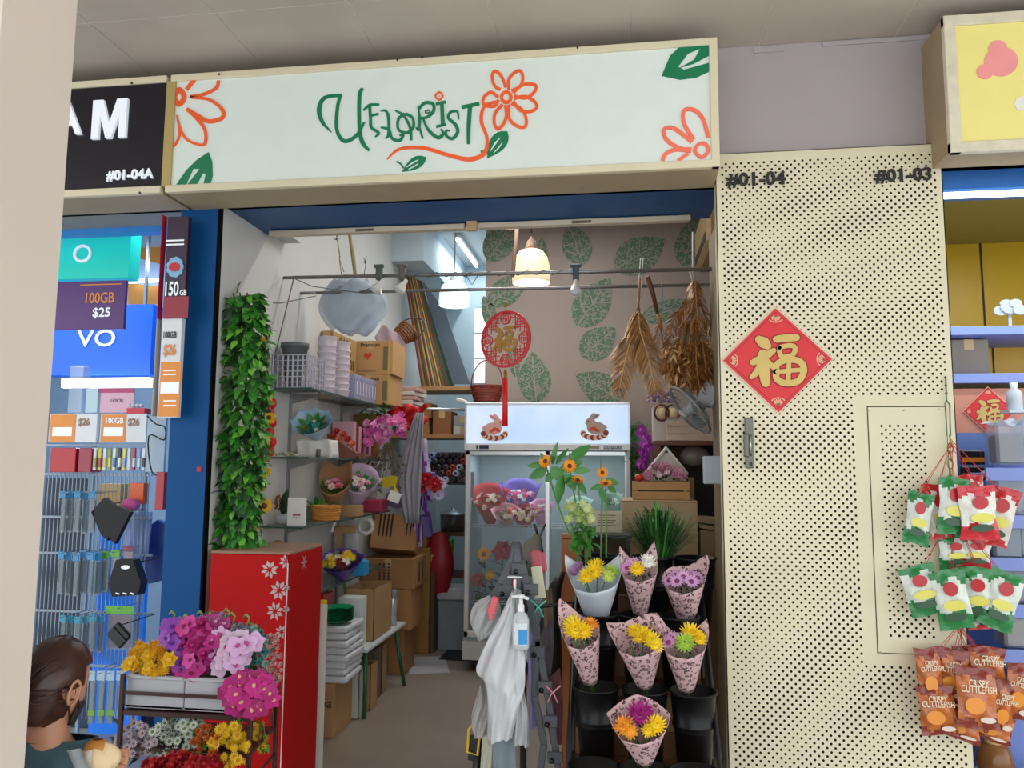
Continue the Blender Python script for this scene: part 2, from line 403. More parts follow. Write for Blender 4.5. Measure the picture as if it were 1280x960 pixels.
a = at(1176, 243, 3.40); b = at(1300, 238, 3.40)
tube_light('fluorescent_tube', 'bright white tube under the yellow shop sign', 'light', (a.x, 3.42, a.z), (a.x+1.3, 3.42, a.z), .35, (.9, .95, 1), housing=False)

# ================================================================ SIGN BOX ALONG THE FRONT
SY = 3.20
sign = T('shop_sign', 'long pale flower shop sign with green lettering and orange flowers', 'sign', (-.8, SY+.12, 2.81))
z0, z1 = 2.802, 3.375; xa, xb = -2.085, .425
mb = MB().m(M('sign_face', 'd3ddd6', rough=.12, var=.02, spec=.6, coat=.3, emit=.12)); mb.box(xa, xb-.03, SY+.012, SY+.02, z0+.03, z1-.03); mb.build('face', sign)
mb = MB().m(cream)
mb.box(xa-.0, xb, SY, SY+.03, z0, z0+.034, bev=.003); mb.box(xa, xb, SY, SY+.03, z1-.032, z1, bev=.003); mb.box(xb-.034, xb, SY-.001, SY+.03, z0, z1, bev=.003)
mb.m(M('tan_post', 'b39c62', rough=.5)); mb.box(xa-.02, xa+.025, SY+.004, SY+.03, z0+.03, z1-.03)
mb.build('frame', sign)
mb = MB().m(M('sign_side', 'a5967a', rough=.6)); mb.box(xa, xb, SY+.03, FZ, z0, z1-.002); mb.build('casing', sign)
mb = MB().m(M('screw_black', '222222'))
for px, py in [(165, 104), (274, 93), (497, 75), (722, 60), (175, 241), (528, 72)]:
    p = at(px, py, SY); mb.cb((p.x, SY-.002, p.z), (.008, .006, .008))
mb.build('screw', sign)
G = M('sign_green', '0b7a50', rough=.4); O = M('sign_orange', 'f4622c', rough=.4)
def logo(cx, cy, sc=1/3.765, ox=380, oy=80, Y=SY):
    p = at(ox+cx*sc, oy+cy*sc, Y+.012); return (p.x, p.z)
LN = [0]
def lstroke(mb, pts, w, closed=False, sc=1/3.765, ox=380, oy=80, n=5, y=0):
    LN[0] += 1; y = y-.00025*(LN[0] % 17)
    q = [logo(x, yy, sc, ox, oy) for x, yy in pts]; k = SY/F*sc
    sp = smooth_pts(q, n, closed)
    if isinstance(w, (list, tuple)):
        N = len(sp); ww = []
        for i in range(N):
            t = i/(N-1)*(len(w)-1); j = min(int(t), len(w)-2); ww.append((w[j]+(w[j+1]-w[j])*(t-j))*k)
    else: ww = w*k
    mb.ribbon(sp, ww, SY+.008+y, SY+.0125, closed)
gm = {'U': [([(130, 322), (88, 275), (72, 215), (98, 160), (178, 148)], [4, 16, 20, 16, 12]), ([(172, 148), (158, 210), (155, 310), (190, 364), (245, 340), (285, 275)], [14, 14, 14, 16, 14, 8]), ([(278, 116), (262, 150), (262, 300), (276, 370), (308, 408)], [12, 16, 15, 18, 10])],
      'F': [([(280, 220), (310, 195), (355, 192)], [6, 12, 8]), ([(310, 200), (314, 260), (318, 300), (352, 325), (335, 345)], [12, 12, 12, 12, 4]), ([(312, 245), (352, 236)], 9)],
      'L': [([(362, 222), (385, 222), (398, 250), (400, 330), (384, 352)], [4, 10, 12, 12, 5]), ([(362, 300), (400, 310), (415, 350), (450, 362), (468, 335), (450, 338)], [5, 12, 12, 12, 10, 5])],
      'O': [([(475, 235), (445, 262), (446, 310), (485, 325), (515, 300), (512, 255), (478, 235)], 11), ([(430, 220), (470, 245), (500, 300), (506, 360)], [5, 11, 11, 9])],
      'R': [([(538, 200), (545, 260), (540, 310), (528, 300)], [5, 12, 12, 5]), ([(540, 215), (570, 185), (608, 190), (610, 225), (580, 252), (550, 256)], [10, 12, 12, 12, 10, 8]), ([(562, 258), (585, 310), (630, 348), (656, 330), (645, 308)], [8, 12, 14, 12, 6]), ([(545, 300), (560, 352)], 8)],
      'I': [([(622, 190), (668, 180)], 11), ([(650, 190), (655, 288)], 15), ([(622, 296), (668, 286)], 11)],
      'S': [([(728, 262), (722, 225), (690, 228), (680, 255), (712, 285), (724, 320), (700, 352), (672, 340), (670, 315), (688, 316)], [6, 10, 11, 12, 14, 14, 13, 12, 9, 4])],
      'T': [([(742, 205), (826, 188)], 15), ([(782, 200), (776, 290), (774, 378)], [17, 17, 12])],
      'R2': [([(572, 222), (590, 218), (592, 228), (574, 232), (572, 222)], 5)]}
for k, ss in gm.items():
    mb = MB().m(G)
    for pts, w in ss: lstroke(mb, pts, [x_*1.25 for x_ in w] if isinstance(w, list) else w*1.25)
    mb.build('green_letter', sign)
# stem, dot, petals of the large flower
mb = MB().m(O); lstroke(mb, [(392, 450), (450, 402), (560, 396), (680, 430), (780, 450), (850, 420), (862, 350), (835, 270), (850, 200), (905, 178)], [4, 14, 18, 18, 22, 22, 16, 18, 16, 12]); mb.build('orange_stem', sign)
mb = MB().m(O); lstroke(mb, [(637, 134), (654, 152), (637, 170), (619, 152)], 9, True); mb.m(M('sign_pale_orange', 'f5a37a')); p = logo(637, 152); mb.prism([(p[0]+.0028*cos(a*pi/4), p[1]+.0028*sin(a*pi/4)) for a in range(8)], SY+.008, SY+.012); mb.build('letter_dot', sign)
def petal_flower(cx, cy, petals, r0, w, ox, oy, sc, rc, clip=None):
    mb = MB().m(O)
    lstroke(mb, [(cx+rc*cos(a*pi/4), cy+rc*1.1*sin(a*pi/4)) for a in range(8)], w*1.1, True, sc, ox, oy, 3)
    for pts in petals: lstroke(mb, pts, w, False, sc, ox, oy, 6)
    mb.build('orange_flower', sign)
pet = []
for a, L, wd in [(-100, 120, 34), (-62, 140, 34), (-20, 150, 34), (18, 152, 38), (58, 165, 40), (105, 155, 30), (168, 112, 36)]:
    a = radians(a); ux, uy = cos(a), sin(a); cx, cy = 952, 158
    q = [(38, 8), (L*.55, wd), (L*.85, wd*.75), (L, 0), (L*.85, -wd*.6), (L*.55, -wd*.8), (38, -6)]
    pet.append([(cx+u*ux-v*uy, cy+u*uy+v*ux) for u, v in q])
pet[0] = [(950, 110), (930, 60), (900, 35), (886, 60), (898, 105), (925, 122)]
petal_flower(952, 158, pet, 0, 15, 380, 80, 1/3.765, 22)
def sign_leaf(tip, base, w, ox, oy, sc, clipx=None):
    mb = MB().m(G); (tx, ty), (bx, by) = tip, base; dx, dy = bx-tx, by-ty; L = hypot(dx, dy); nx, ny = -dy/L, dx/L
    pts = [];
    for s_, amp in ((1, w), (-1, w*.85)):
        row = [(tx+dx*t+nx*s_*amp*sin(pi*t**.75), ty+dy*t+ny*s_*amp*sin(pi*t**.75)) for t in [i/10 for i in range(11)]]
        pts += row if s_ == 1 else row[-2:0:-1]
    mb.prism([logo(x, y, sc, ox, oy) for x, y in pts][::-1], SY+.008, SY+.0125)
    mb.m(M('sign_face', '')); q = [(tx+dx*t+nx*w*.25*sin(pi*t), ty+dy*t+ny*w*.25*sin(pi*t)) for t in (.28, .5, .78)]
    lstroke(mb, q, [2, w*.22, 2], sc=sc, ox=ox, oy=oy, y=-.002)
    q = [(tx+dx*t-nx*w*.35*sin(pi*t), ty+dy*t-ny*w*.35*sin(pi*t)) for t in (.35, .55, .75)]
    lstroke(mb, q, [2, w*.15, 2], sc=sc, ox=ox, oy=oy, y=-.002)
    mb.build('green_leaf', sign)
sign_leaf((575, 440), (462, 508), 30, 380, 80, 1/3.765)
sign_leaf((958, 318), (862, 445), 42, 380, 80, 1/3.765)
mb = MB().m(G); lstroke(mb, [(436, 460), (455, 470), (468, 490)], 8); lstroke(mb, [(832, 414), (850, 412), (872, 420)], 10); mb.build('leaf_stalk', sign)
# left group, crop origin (80,80) scale 4.57
def L2(*a): return dict(ox=80, oy=80, sc=1/4.573)
mb = MB().m(O); kw = L2()
lstroke(mb, [(660, 148), (688, 190), (660, 232), (632, 190)], 34, True, n=5, **kw)
lstroke(mb, [(702, 148), (735, 105), (752, 96)], 26, **kw)
lstroke(mb, [(885, 96), (870, 140), (800, 175), (722, 190), (830, 205), (905, 260), (905, 310), (830, 330), (770, 300), (704, 258)], [20, 20, 20, 18, 18, 24, 26, 26, 26, 22], **kw)
lstroke(mb, [(704, 262), (760, 310), (808, 380), (808, 455), (770, 462), (700, 430), (662, 360), (648, 295)], [18, 26, 20, 20, 16, 16, 14, 10], **kw)
lstroke(mb, [(655, 330), (662, 400), (645, 450), (622, 478)], 14, **kw)
mb.build('orange_flower', sign)
mb = MB().m(G); mb.prism([logo(x, y, **kw) for x, y in [(628, 712), (700, 610), (760, 550), (828, 505), (848, 560), (850, 640), (832, 708), (795, 708), (812, 630), (795, 625), (760, 690), (705, 694), (735, 655), (778, 600), (740, 600), (712, 660), (690, 712)]][::-1], SY+.008, SY+.0125); mb.build('green_leaf', sign)
# right group, crop origin (640,0) scale 2
kw = dict(ox=640, oy=0, sc=.5)
mb = MB().m(G); mb.prism([logo(x, y, **kw) for x, y in [(374, 190), (395, 140), (430, 108), (492, 99), (492, 140), (455, 160), (420, 170), (455, 150), (470, 122), (440, 135), (415, 168), (430, 175), (492, 158), (492, 180), (460, 195), (420, 200)]][::-1], SY+.008, SY+.0125); mb.build('green_leaf', sign)
mb = MB().m(M('sign_coral', 'f8775c', rough=.4))
lstroke(mb, [(482, 360), (490, 378), (474, 394), (457, 378), (466, 362)], 9, True, **kw)
lstroke(mb, [(454, 350), (430, 310), (430, 278), (455, 276), (478, 300), (490, 345)], 10, **kw)
lstroke(mb, [(450, 356), (405, 322), (380, 325), (386, 350), (420, 372), (448, 374)], 10, **kw)
lstroke(mb, [(448, 378), (410, 375), (385, 385), (376, 402)], 10, **kw)
lstroke(mb, [(440, 385), (415, 402)], 8, **kw)
mb.build('orange_flower', sign)
# neighbour's black sign
bs = T('shop_sign', 'black shop sign with white letter M and unit number at far left', 'sign', (-2.6, SY+.12, 2.81))
mb = MB().m(M('black_sign', '17151f', rough=.25)); mb.box(-4.5, xa-.022, SY+.012, SY+.02, z0+.03, z1-.03); mb.build('face', bs)
mb = MB().m(cream); mb.box(-4.5, xa-.022, SY, SY+.03, z0, z0+.034, bev=.003); mb.box(-4.5, xa-.022, SY, SY+.03, z1-.032, z1, bev=.003); mb.build('frame', bs)
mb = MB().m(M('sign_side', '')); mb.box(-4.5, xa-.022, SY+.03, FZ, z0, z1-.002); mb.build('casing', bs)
wh = M('white_letter', 'e6ecf4', rough=.4, emit=.25, var=.01)
a = at(114, 174, SY); b_ = at(160, 123, SY); mw, mh = b_.x-a.x, b_.z-a.z; q = MB().m(wh); q.prism([(a.x+x*mw, a.z+z*mh) for x, z in ((0, 0), (.21, 0), (.21, .68), (.42, 0), (.58, 0), (.79, .68), (.79, 0), (1, 0), (1, 1), (.70, 1), (.5, .36), (.30, 1), (0, 1))], SY-.004, SY+.012); q.build('letter', bs)
a = at(88, 150, SY); text('A', .235, (a.x-.02, SY+.004, a.z), wh, bs, bold=.012, ext=.008)
a = at(161, 218, SY); text('#01-04A', .066, (a.x, SY+.008, a.z), wh, bs, bold=.025, ext=.004)
# yellow sign at right
ys_ = T('shop_sign', 'pale yellow shop sign box with a pink blob at upper right', 'sign', (2.2, SY+.12, 2.81))
ya = 1.330; zz0 = 2.815; zz1 = 3.40
mb = MB().m(M('yellow_face', 'e5da84', rough=.35, var=.02, emit=.08)); mb.box(ya+.045, 4.5, SY+.012, SY+.02, zz0+.04, zz1-.04); mb.build('face', ys_)
mb = MB().m(M('cream_old', 'd5cdb6', rough=.5, var=.12, scale=20)); mb.box(ya, 4.5, SY, SY+.03, zz0, zz0+.045, bev=.003); mb.box(ya, 4.5, SY, SY+.03, zz1-.045, zz1, bev=.003); mb.box(ya, ya+.045, SY-.001, SY+.03, zz0, zz1, bev=.003); mb.build('frame', ys_)
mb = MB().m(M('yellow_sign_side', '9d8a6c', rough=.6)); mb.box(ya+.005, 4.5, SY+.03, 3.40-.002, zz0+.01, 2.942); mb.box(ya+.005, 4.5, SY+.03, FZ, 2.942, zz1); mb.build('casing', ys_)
mb = MB().m(M('pink_print', 'f0989a', rough=.4))
def dsc(mb, px, py, r, Y, d=.004, n=24):
    c = at(px, py, Y); rr = r*Y/F; mb.prism([(c.x+rr*cos(2*pi*i/n), c.z+rr*sin(2*pi*i/n)) for i in range(n)], Y-d, Y)
for i, (px, py, r) in enumerate([(1251, 77, 19), (1247, 61, 10.5), (1231, 90, 9.5)]): dsc(mb, px, py, r, SY+.012, .003+.0006*i)
mb.m(M('white_print', 'e6e6da')); dsc(mb, 1278, 130, 9, SY+.012)
mb.build('pink_shape', ys_)

def fu(q, cx, cz, s, y0, y1, grow=0, T_=None):
    """brush-style fortune character of height about s, as thick strokes in XZ"""
    k = s/270
    for pts, w in (([(-85, 105), (-62, 88), (-45, 72)], [42, 58, 40]), ([(-120, -12), (-70, 10), (-15, 48)], [30, 44, 26]), ([(-68, 30), (-66, -50), (-58, -118)], [50, 56, 44]), ([(-70, -10), (-100, -60), (-128, -88)], [40, 34, 22]), ([(-45, -8), (-28, -30), (-20, -45)], [26, 26, 14]),
        ([(-2, 105), (45, 110), (98, 112)], [34, 40, 34]), ([(12, 62), (60, 72), (88, 62), (78, 26), (28, 14), (14, 36), (14, 60)], 24), ([(-8, -60), (0, -22), (50, 0), (110, -10), (128, -55), (100, -108), (40, -120), (-2, -100), (-8, -62)], 32), ([(0, -62), (60, -56), (122, -52)], 22), ([(58, -5), (54, -60), (50, -112)], 22)):
        ww = [(x+grow)*k for x in (w if isinstance(w, list) else [w]*len(pts))]; y0 -= .00012; sp = smooth_pts([(cx+x*k, cz+z*k) for x, z in pts], 4); N = len(sp); L = []
        for i in range(N): t = i/(N-1)*(len(ww)-1); j = min(int(t), len(ww)-2); L.append(ww[j]+(ww[j+1]-ww[j])*(t-j))
        q.ribbon(sp, L, y0, y1, T=T_)
        for e in (0, -1):
            r_ = L[e]/2*.98; q.prism([(sp[e][0]+r_*cos(i*pi/4), sp[e][1]+r_*sin(i*pi/4)) for i in range(8)], y0-.00005, y1, T=T_)
# ================================================================ PERFORATED PANEL with real holes
PY = 3.40
panel = T('perforated_panel', 'cream perforated metal panel clad around the pillar between two shops', 'panel', (.9, PY+.02, 0))
pxa, pxb, pz1 = .430, 1.374, 2.938
cm = M('panel_cream', 'd8cfb2', rough=.5, var=.05, scale=2.5)
mb = MB().m(cm); d = .01635; x0h = pxa+.022; nx = int((pxb-.022-x0h)/d); z0h = .02; nz = int((pz1-.025-z0h)/d)
h0 = at(1066, 492, PY); h1 = at(1183, 832, PY)      # unpunched hatch surround
i0, i1 = math.ceil((h0.x-x0h)/d), nx; j0, j1 = int((h1.z-z0h)/d), int((h0.z-z0h)/d)
rr = d*.335
ox8 = [(cos(pi/8+k*pi/4)*rr, sin(pi/8+k*pi/4)*rr) for k in range(8)]
def punched(mb, gx, gz, nx, nz, skip, y):
    vid = {}
    def V_(i, j):
        if (i, j) not in vid: vid[i, j] = len(mb.v); mb.v.append(Vector((gx+i*d, y, gz+j*d)))
        return vid[i, j]
    for i in range(nx):
        for j in range(nz):
            if skip(i, j): continue
            c = [V_(i, j), V_(i+1, j), V_(i+1, j+1), V_(i, j+1)]
            if (i+j) % 2: mb.face(c)
            else:
                cx, cz = gx+(i+.5)*d, gz+(j+.5)*d; o = len(mb.v)
                for ax, az in ox8: mb.v.append(Vector((cx+ax, y, cz+az)))
                q = [o+k for k in range(8)]          # k=0,1 right-top ; 2,3 top-left ; 4,5 left-bottom ; 6,7 bottom-right
                mb.face([c[2], c[3], q[2], q[1]]); mb.face([c[3], c[0], q[4], q[3]]); mb.face([c[0], c[1], q[6], q[5]]); mb.face([c[1], c[2], q[0], q[7]])
                mb.face([c[2], q[1], q[0]]); mb.face([c[3], q[3], q[2]]); mb.face([c[0], q[5], q[4]]); mb.face([c[1], q[7], q[6]])
punched(mb, x0h, z0h, nx, nz, lambda i, j: i >= i0 and j0 <= j < j1, PY)
X1 = x0h+nx*d; Z1 = z0h+nz*d
def flat(mb, xa, xb, za, zb, y=PY): mb.add([(xa, y, za), (xb, y, za), (xb, y, zb), (xa, y, zb)], [(0, 1, 2, 3)])
flat(mb, pxa, x0h, 0, pz1); flat(mb, X1, pxb, 0, pz1); flat(mb, x0h, X1, Z1, pz1); flat(mb, x0h, X1, 0, z0h)
hx0, hx1, hz0, hz1 = x0h+i0*d, X1, z0h+j0*d, z0h+j1*d
dx0, dx1 = hx0+.052, hx1-.012; dz0, dz1 = hz0+.045, hz1-.045
flat(mb, hx0, dx0, hz0, hz1); flat(mb, dx1, hx1, hz0, hz1); flat(mb, dx0, dx1, dz1, hz1); flat(mb, dx0, dx1, hz0, dz0)
mb.box(pxa, pxa+.004, PY, FZ, 0, pz1); mb.box(pxb-.004, pxb, PY, FZ, 0, pz1); mb.box(pxa, pxb, PY, FZ, pz1-.003, pz1)
mb.build('sheet', panel)
mb = MB().m(M('panel_core', '1c1a16', rough=.9)); mb.box(pxa+.006, pxb-.006, PY+.03, FZ, 0, pz1-.006); mb.build('core', panel)
hatch = MB().m(cm); gx = at(1102, 600, PY).x; gz = at(1120, 797, PY).z
hn = 11; hm = int((at(1120, 527, PY).z-gz)/d)
punched(hatch, gx, gz, hn, hm, lambda i, j: False, PY-.004)
e = .004; ax0, ax1, az0, az1 = dx0+e, dx1-e, dz0+e, dz1-e
flat(hatch, ax0, gx, az0, az1, PY-.004); flat(hatch, gx+hn*d, ax1, az0, az1, PY-.004); flat(hatch, gx, gx+hn*d, gz+hm*d, az1, PY-.004); flat(hatch, gx, gx+hn*d, az0, gz, PY-.004)
for a_ in ((ax0, ax0+.002, az0, az1), (ax1-.002, ax1, az0, az1), (ax0, ax1, az0, az0+.002), (ax0, ax1, az1-.002, az1)): hatch.box(a_[0], a_[1], PY-.0035, PY+.02, a_[2], a_[3])
hatch.m(M('rivet', 'a89f86'))
for px, py in ((1085, 513), (1129, 513), (1173, 512), (1100, 815), (1102, 580)):
    c = at(px, py, PY); hatch.cb((c.x, PY-.005, c.z), (.007, .003, .007), bev=.002)
hatch.build('hatch_door', panel)
ink = M('black_marker', '22211f', rough=.6)
a = at(945, 225, PY); text('#01-04', .082, (a.x, PY-.006, a.z), ink, panel, bold=.035, ext=.003, spacing=1.05)
a = at(1129, 220, PY); text('#01-03', .076, (a.x, PY-.006, a.z), ink, panel, bold=.035, ext=.003, spacing=1.05)
# door bolt / lock on panel
bolt = MB().m(M('old_grey_metal', '6a6b63', rough=.45, metal=.6)); a = at(935, 522, PY); b = at(935, 586, PY)
bolt.cb((a.x, PY-.014, (a.z+b.z)/2), (.034, .022, (a.z-b.z)*.98), bev=.004); bolt.cb((a.x-.012, PY-.02, (a.z+b.z)/2-.01), (.02, .03, .10), bev=.005)
bolt.m(M('dark_slot', '25261f')); bolt.cb((a.x+.004, PY-.026, (a.z+b.z)/2-.01), (.010, .006, .09), bev=.003); bolt.cb((a.x+.003, PY-.026, b.z+.02), (.012, .006, .02), bev=.003)
bolt.m(M('bright_metal', 'b8b8b0', metal=.8, rough=.3)); bolt.tube([(a.x+.002, PY-.03, b.z+.06), (a.x+.002, PY-.03, b.z+.14)], .005)
one('door_bolt', bolt, 'small grey metal bolt fixed on the perforated panel under the red diamond', 'bolt', (a.x, PY, b.z))
# ================================================================ FLOWER AND PLANT MESHES
def V(*a): return Vector(a)
def petal_mesh(mb, T_, L, w, curl=.3, cup=.15, n=3, tip=.0, flat=False):
    """one petal along +X of length L, half-width w, rising by curl"""
    vs = []; 
    for i in range(n+1):
        t = i/n; ww = w*(sin(pi*min(t*.86+.09, 1))**.7) if not flat else w; z = curl*L*t*t
        if i == n: ww *= .35
        x = L*t; vs += [(x, -ww, z+cup*ww), (x, 0, z), (x, ww, z+cup*ww)]
    fs = []
    for i in range(n):
        a = i*3; fs += [(a, a+3, a+4, a+1), (a+1, a+4, a+5, a+2)]
    mb.add(vs, fs, True, T_)
def rot(az, tilt): return Matrix.Rotation(az, 4, 'Z') @ Matrix.Rotation(-tilt, 4, 'Y')
BL = {}
def finish(mb, key):
    me = bpy.data.meshes.new(key); me.from_pydata([tuple(p) for p in mb.v], [], mb.f)
    for m in mb.ms: me.materials.append(m)
    me.polygons.foreach_set('material_index', mb.mi); me.polygons.foreach_set('use_smooth', mb.sm); me.update(); BL[key] = me; return me
def bloom(kind, c1, c2=None, r=.04):
    """one flower head facing +Z, radius about r"""
    key = f'{kind}_{c1}_{c2}_{r}'
    if key in BL: return BL[key]
    rs = random.getstate(); random.seed(hash((kind, r)) % 1000 if False else len(key)*7+int(r*1000))
    mb = MB(); A = M('petal_'+c1, c1, rough=.6, var=.07, scale=30); B = M('petal_'+(c2 or c1), c2 or c1, rough=.6, var=.07, scale=30)
    if kind == 'mum':
        mb.m(A); mb.ball((0, 0, r*.15), (r*.55, r*.55, r*.35), 8, 5)
        for ring, (n, til, L) in enumerate(((16, .12, 1.0), (15, .45, .92), (12, .8, .8), (8, 1.15, .62))):
            for k in range(n): petal_mesh(mb, rot(2*pi*(k+ring*.5)/n+R(-.08, .08), til+R(-.1, .1)), r*L*R(.9, 1.06), r*.13, .35, .4, 2)
    elif kind == 'daisy':
        mb.m(A)
        for k in range(13): petal_mesh(mb, rot(2*pi*k/13, .1+R(0, .1)), r, r*.19, .1, .2, 2)
        mb.m(B); mb.ball((0, 0, r*.08), (r*.34, r*.34, r*.22), 8, 4)
    elif kind == 'button':
        mb.m(A)
        for n, til in ((10, .35), (9, .75)):
            for k in range(n): petal_mesh(mb, rot(2*pi*k/n+til, til), r, r*.26, .5, .5, 2)
        mb.m(B); mb.ball((0, 0, r*.25), (r*.3, r*.3, r*.18), 6, 4)
    elif kind == 'sun':
        mb.m(A)
        for n, til, L in ((15, .05, 1), (14, .3, .9)):
            for k in range(n): petal_mesh(mb, rot(2*pi*(k+til)/n, til+R(-.08, .1)), r*L, r*.17, .12, .3, 3)
        mb.m(B); mb.ball((0, 0, r*.05), (r*.42, r*.42, r*.2), 10, 5)
    elif kind == 'rose':
        mb.m(A); mb.ball((0, 0, r*.35), (r*.33, r*.33, r*.4), 7, 5)
        for ring, (n, rad, til, L, w) in enumerate(((4, .1, 1.25, .75, .38), (5, .15, .95, .9, .46), (6, .1, .55, 1.0, .5))):
            for k in range(n):
                a = 2*pi*(k+.5*ring)/n+R(-.15, .15)
                petal_mesh(mb, Matrix.Translation((cos(a)*r*rad, sin(a)*r*rad, 0)) @ rot(a, til), r*L, r*w, -.25, .55, 3)
    elif kind == 'orchid':
        mb.m(A)
        for a, L, w in ((pi/2, 1, .36), (pi/2+1.2, 1, .50), (pi/2-1.2, 1, .50), (-pi/2+.55, .95, .33), (-pi/2-.55, .95, .33)):
            petal_mesh(mb, rot(a, .12), r*L, r*w, .08, .15, 4)
        mb.m(B); mb.ball((0, -r*.1, r*.14), (r*.2, r*.24, r*.16), 7, 4); petal_mesh(mb, rot(-pi/2, .55), r*.5, r*.2, .2, .5, 2)
    random.setstate(rs); return finish(mb, key)
def leaf(mb, T_, L, w, droop=.2, n=4, fold=.25):
    vs = []
    for i in range(n+1):
        t = i/n; ww = w*sin(pi*(t*.93+.035))**.75*(1.15-.45*t); z = -droop*L*t*t; x = L*t
        vs += [(x, -ww, z+fold*ww), (x, 0, z), (x, ww, z+fold*ww)]
    fs = []
    for i in range(n): a = i*3; fs += [(a, a+3, a+4, a+1), (a+1, a+4, a+5, a+2)]
    mb.add(vs, fs, True, T_)
def face_to(d, roll=0):
    """rotation that turns +Z to direction d"""
    q = Vector(d).normalized().to_track_quat('Z', 'Y'); return (q.to_matrix() @ Matrix.Rotation(roll, 3, 'Z')).to_euler()
def dirm(p, d, roll=0):
    """matrix at p whose +X points along d"""
    q = Vector(d).normalized().to_track_quat('X', 'Z'); return Matrix.Translation(p) @ q.to_matrix().to_4x4() @ Matrix.Rotation(roll, 4, 'X')
GREEN = M('leaf_green', '37802a', rough=.5, var=.2, scale=14); GREEN2 = M('leaf_bright', '70b63e', rough=.45, var=.2, scale=14); DKGREEN = M('leaf_dark', '26492a', rough=.5, var=.18, scale=14)
STEM = M('stem_green', '4c7a3a', rough=.6)
WRAPS = {}
def wrap_cone(mb, h, r0, R0, rim, nu=40, nv=8, sq=.8, lean=0):
    """paper cone up +Z; rim(theta) gives height factor; theta=-pi/2 is the viewer's side"""
    def f(u, v):
        th = 2*pi*u; H = h*rim(th); z = H*v; rr = r0+(R0-r0)*(z/h)**1.0
        rr *= 1+.035*sin(3*th+1)+.02*sin(7*th)*v
        return (rr*cos(th)+lean*z, rr*sin(th)*sq, z)
    mb.grid(f, nu, nv, True, cu=True)
def rim_of(peaks, low=.72, back=.95):
    """peaks: list of (theta, extra height, sharpness)"""
    def f(th):
        b = low+(back-low)*(.5+.5*sin(th))
        for a, e, s in peaks:
            d = abs((th-a+pi) % (2*pi)-pi); b += e*max(0, 1-d/s)**1.3
        return b
    return f
BQ = []
def bouquet(name, label, base, tilt, h, Rr, wrapmat, rim, blooms, r0=.022, cat='bouquet', group=None, greens=True, zrot=0, lean=0, stems=.10, open_=1.0):
    """local-space build; tilt = (rx, ry)"""
    t = T(name, label, cat, base, group); t.rotation_euler = (tilt[0], tilt[1], zrot)
    mb = MB().m(wrapmat); wrap_cone(mb, h, r0, Rr, rim, lean=lean); o = mb.build('wrapping_paper', None, loc=(0, 0, 0), solid=.0012); o.parent = t
    mb = MB().m(STEM)
    for k in range(5): a = k*1.25; mb.tube([(cos(a)*.006, sin(a)*.006, -stems), (cos(a)*.008, sin(a)*.008, h*.2), (cos(a)*Rr*.35, sin(a)*Rr*.3, h*.66)], .0028, 5)
    if greens:
        mb.m(GREEN)
        for k in range(9): a = k*.7; leaf(mb, dirm((cos(a)*Rr*.3, sin(a)*Rr*.3, h*.58), (cos(a), sin(a), 1.4)), Rr*.6, Rr*.16)
    o = mb.build('stems', None, loc=(0, 0, 0)); o.parent = t
    for kind, c1, c2, r, x, y in blooms:
        z = h*(.72-.08*(x*x+y*y))*open_+R(-.005, .005)
        inst(bloom(kind, c1, c2, r), 'flower_head', t, (x*Rr*.8, y*Rr*.8*.8, z), face_to((x*.6, y*.6-.35, 1), R(0, 6)))
    return t
def spray(mb, c, rad, n, r, mats, up=(0, 0, 1), stem=True):
    """a cloud of tiny blossoms on fine stems"""
    for i in range(n):
        d = V(R(-1, 1), R(-1, 1), R(-.6, 1)).normalized()*rad*R(.55, 1); p = V(*c)+d
        mb.m(mats[i % len(mats)]); mb.ball(p, r*R(.7, 1.2), 5, 3)
        if stem and i % 3 == 0: mb.m(STEM); mb.tube([V(*c)-V(*up)*rad*.6, p], .0008, 3, cap=False)
def carton(name, label, x0, x1, y0, y1, z0, z1, col='b18a5c', group=None, rz=0, tape=True, text_=None, flaps=False, cat='cardboard box'):
    c = V((x0+x1)/2, (y0+y1)/2, z0); t = T(name, label, cat, c, group); w, d, h = x1-x0, y1-y0, z1-z0
    mm = M('cardboard_'+col, col, rough=.8, var=.07, scale=7)
    mb = MB().m(mm)
    if flaps:
        th = .004
        mb.box(c.x-w/2, c.x+w/2, c.y-d/2, c.y-d/2+th, z0, z1); mb.box(c.x-w/2, c.x+w/2, c.y+d/2-th, c.y+d/2, z0, z1); mb.box(c.x-w/2, c.x-w/2+th, c.y-d/2, c.y+d/2, z0, z1); mb.box(c.x+w/2-th, c.x+w/2, c.y-d/2, c.y+d/2, z0, z1); mb.box(c.x-w/2, c.x+w/2, c.y-d/2, c.y+d/2, z0, z0+th)
        mb.build('box_body', t)
    else:
        mb.box(c.x-w/2, c.x+w/2, c.y-d/2, c.y+d/2, z0, z1, bev=.003); mb.build('box_body', t)
        if tape:
            q = MB().m(M('packing_tape', 'c2a476', rough=.25)); q.box(c.x-.025, c.x+.025, c.y-d/2, c.y+d/2, z1, z1+.001); q.box(c.x-.025, c.x+.025, c.y-d/2-.001, c.y-d/2, z1-.06, z1+.001); q.build('tape', t)
    if text_:
        for body, size, dx, dz in text_: text(body, size, (c.x+dx, c.y-d/2-.0015, z0+dz), M('box_ink', '3a2a20'), t, bold=.01)
    t.rotation_euler = (0, 0, rz); return t
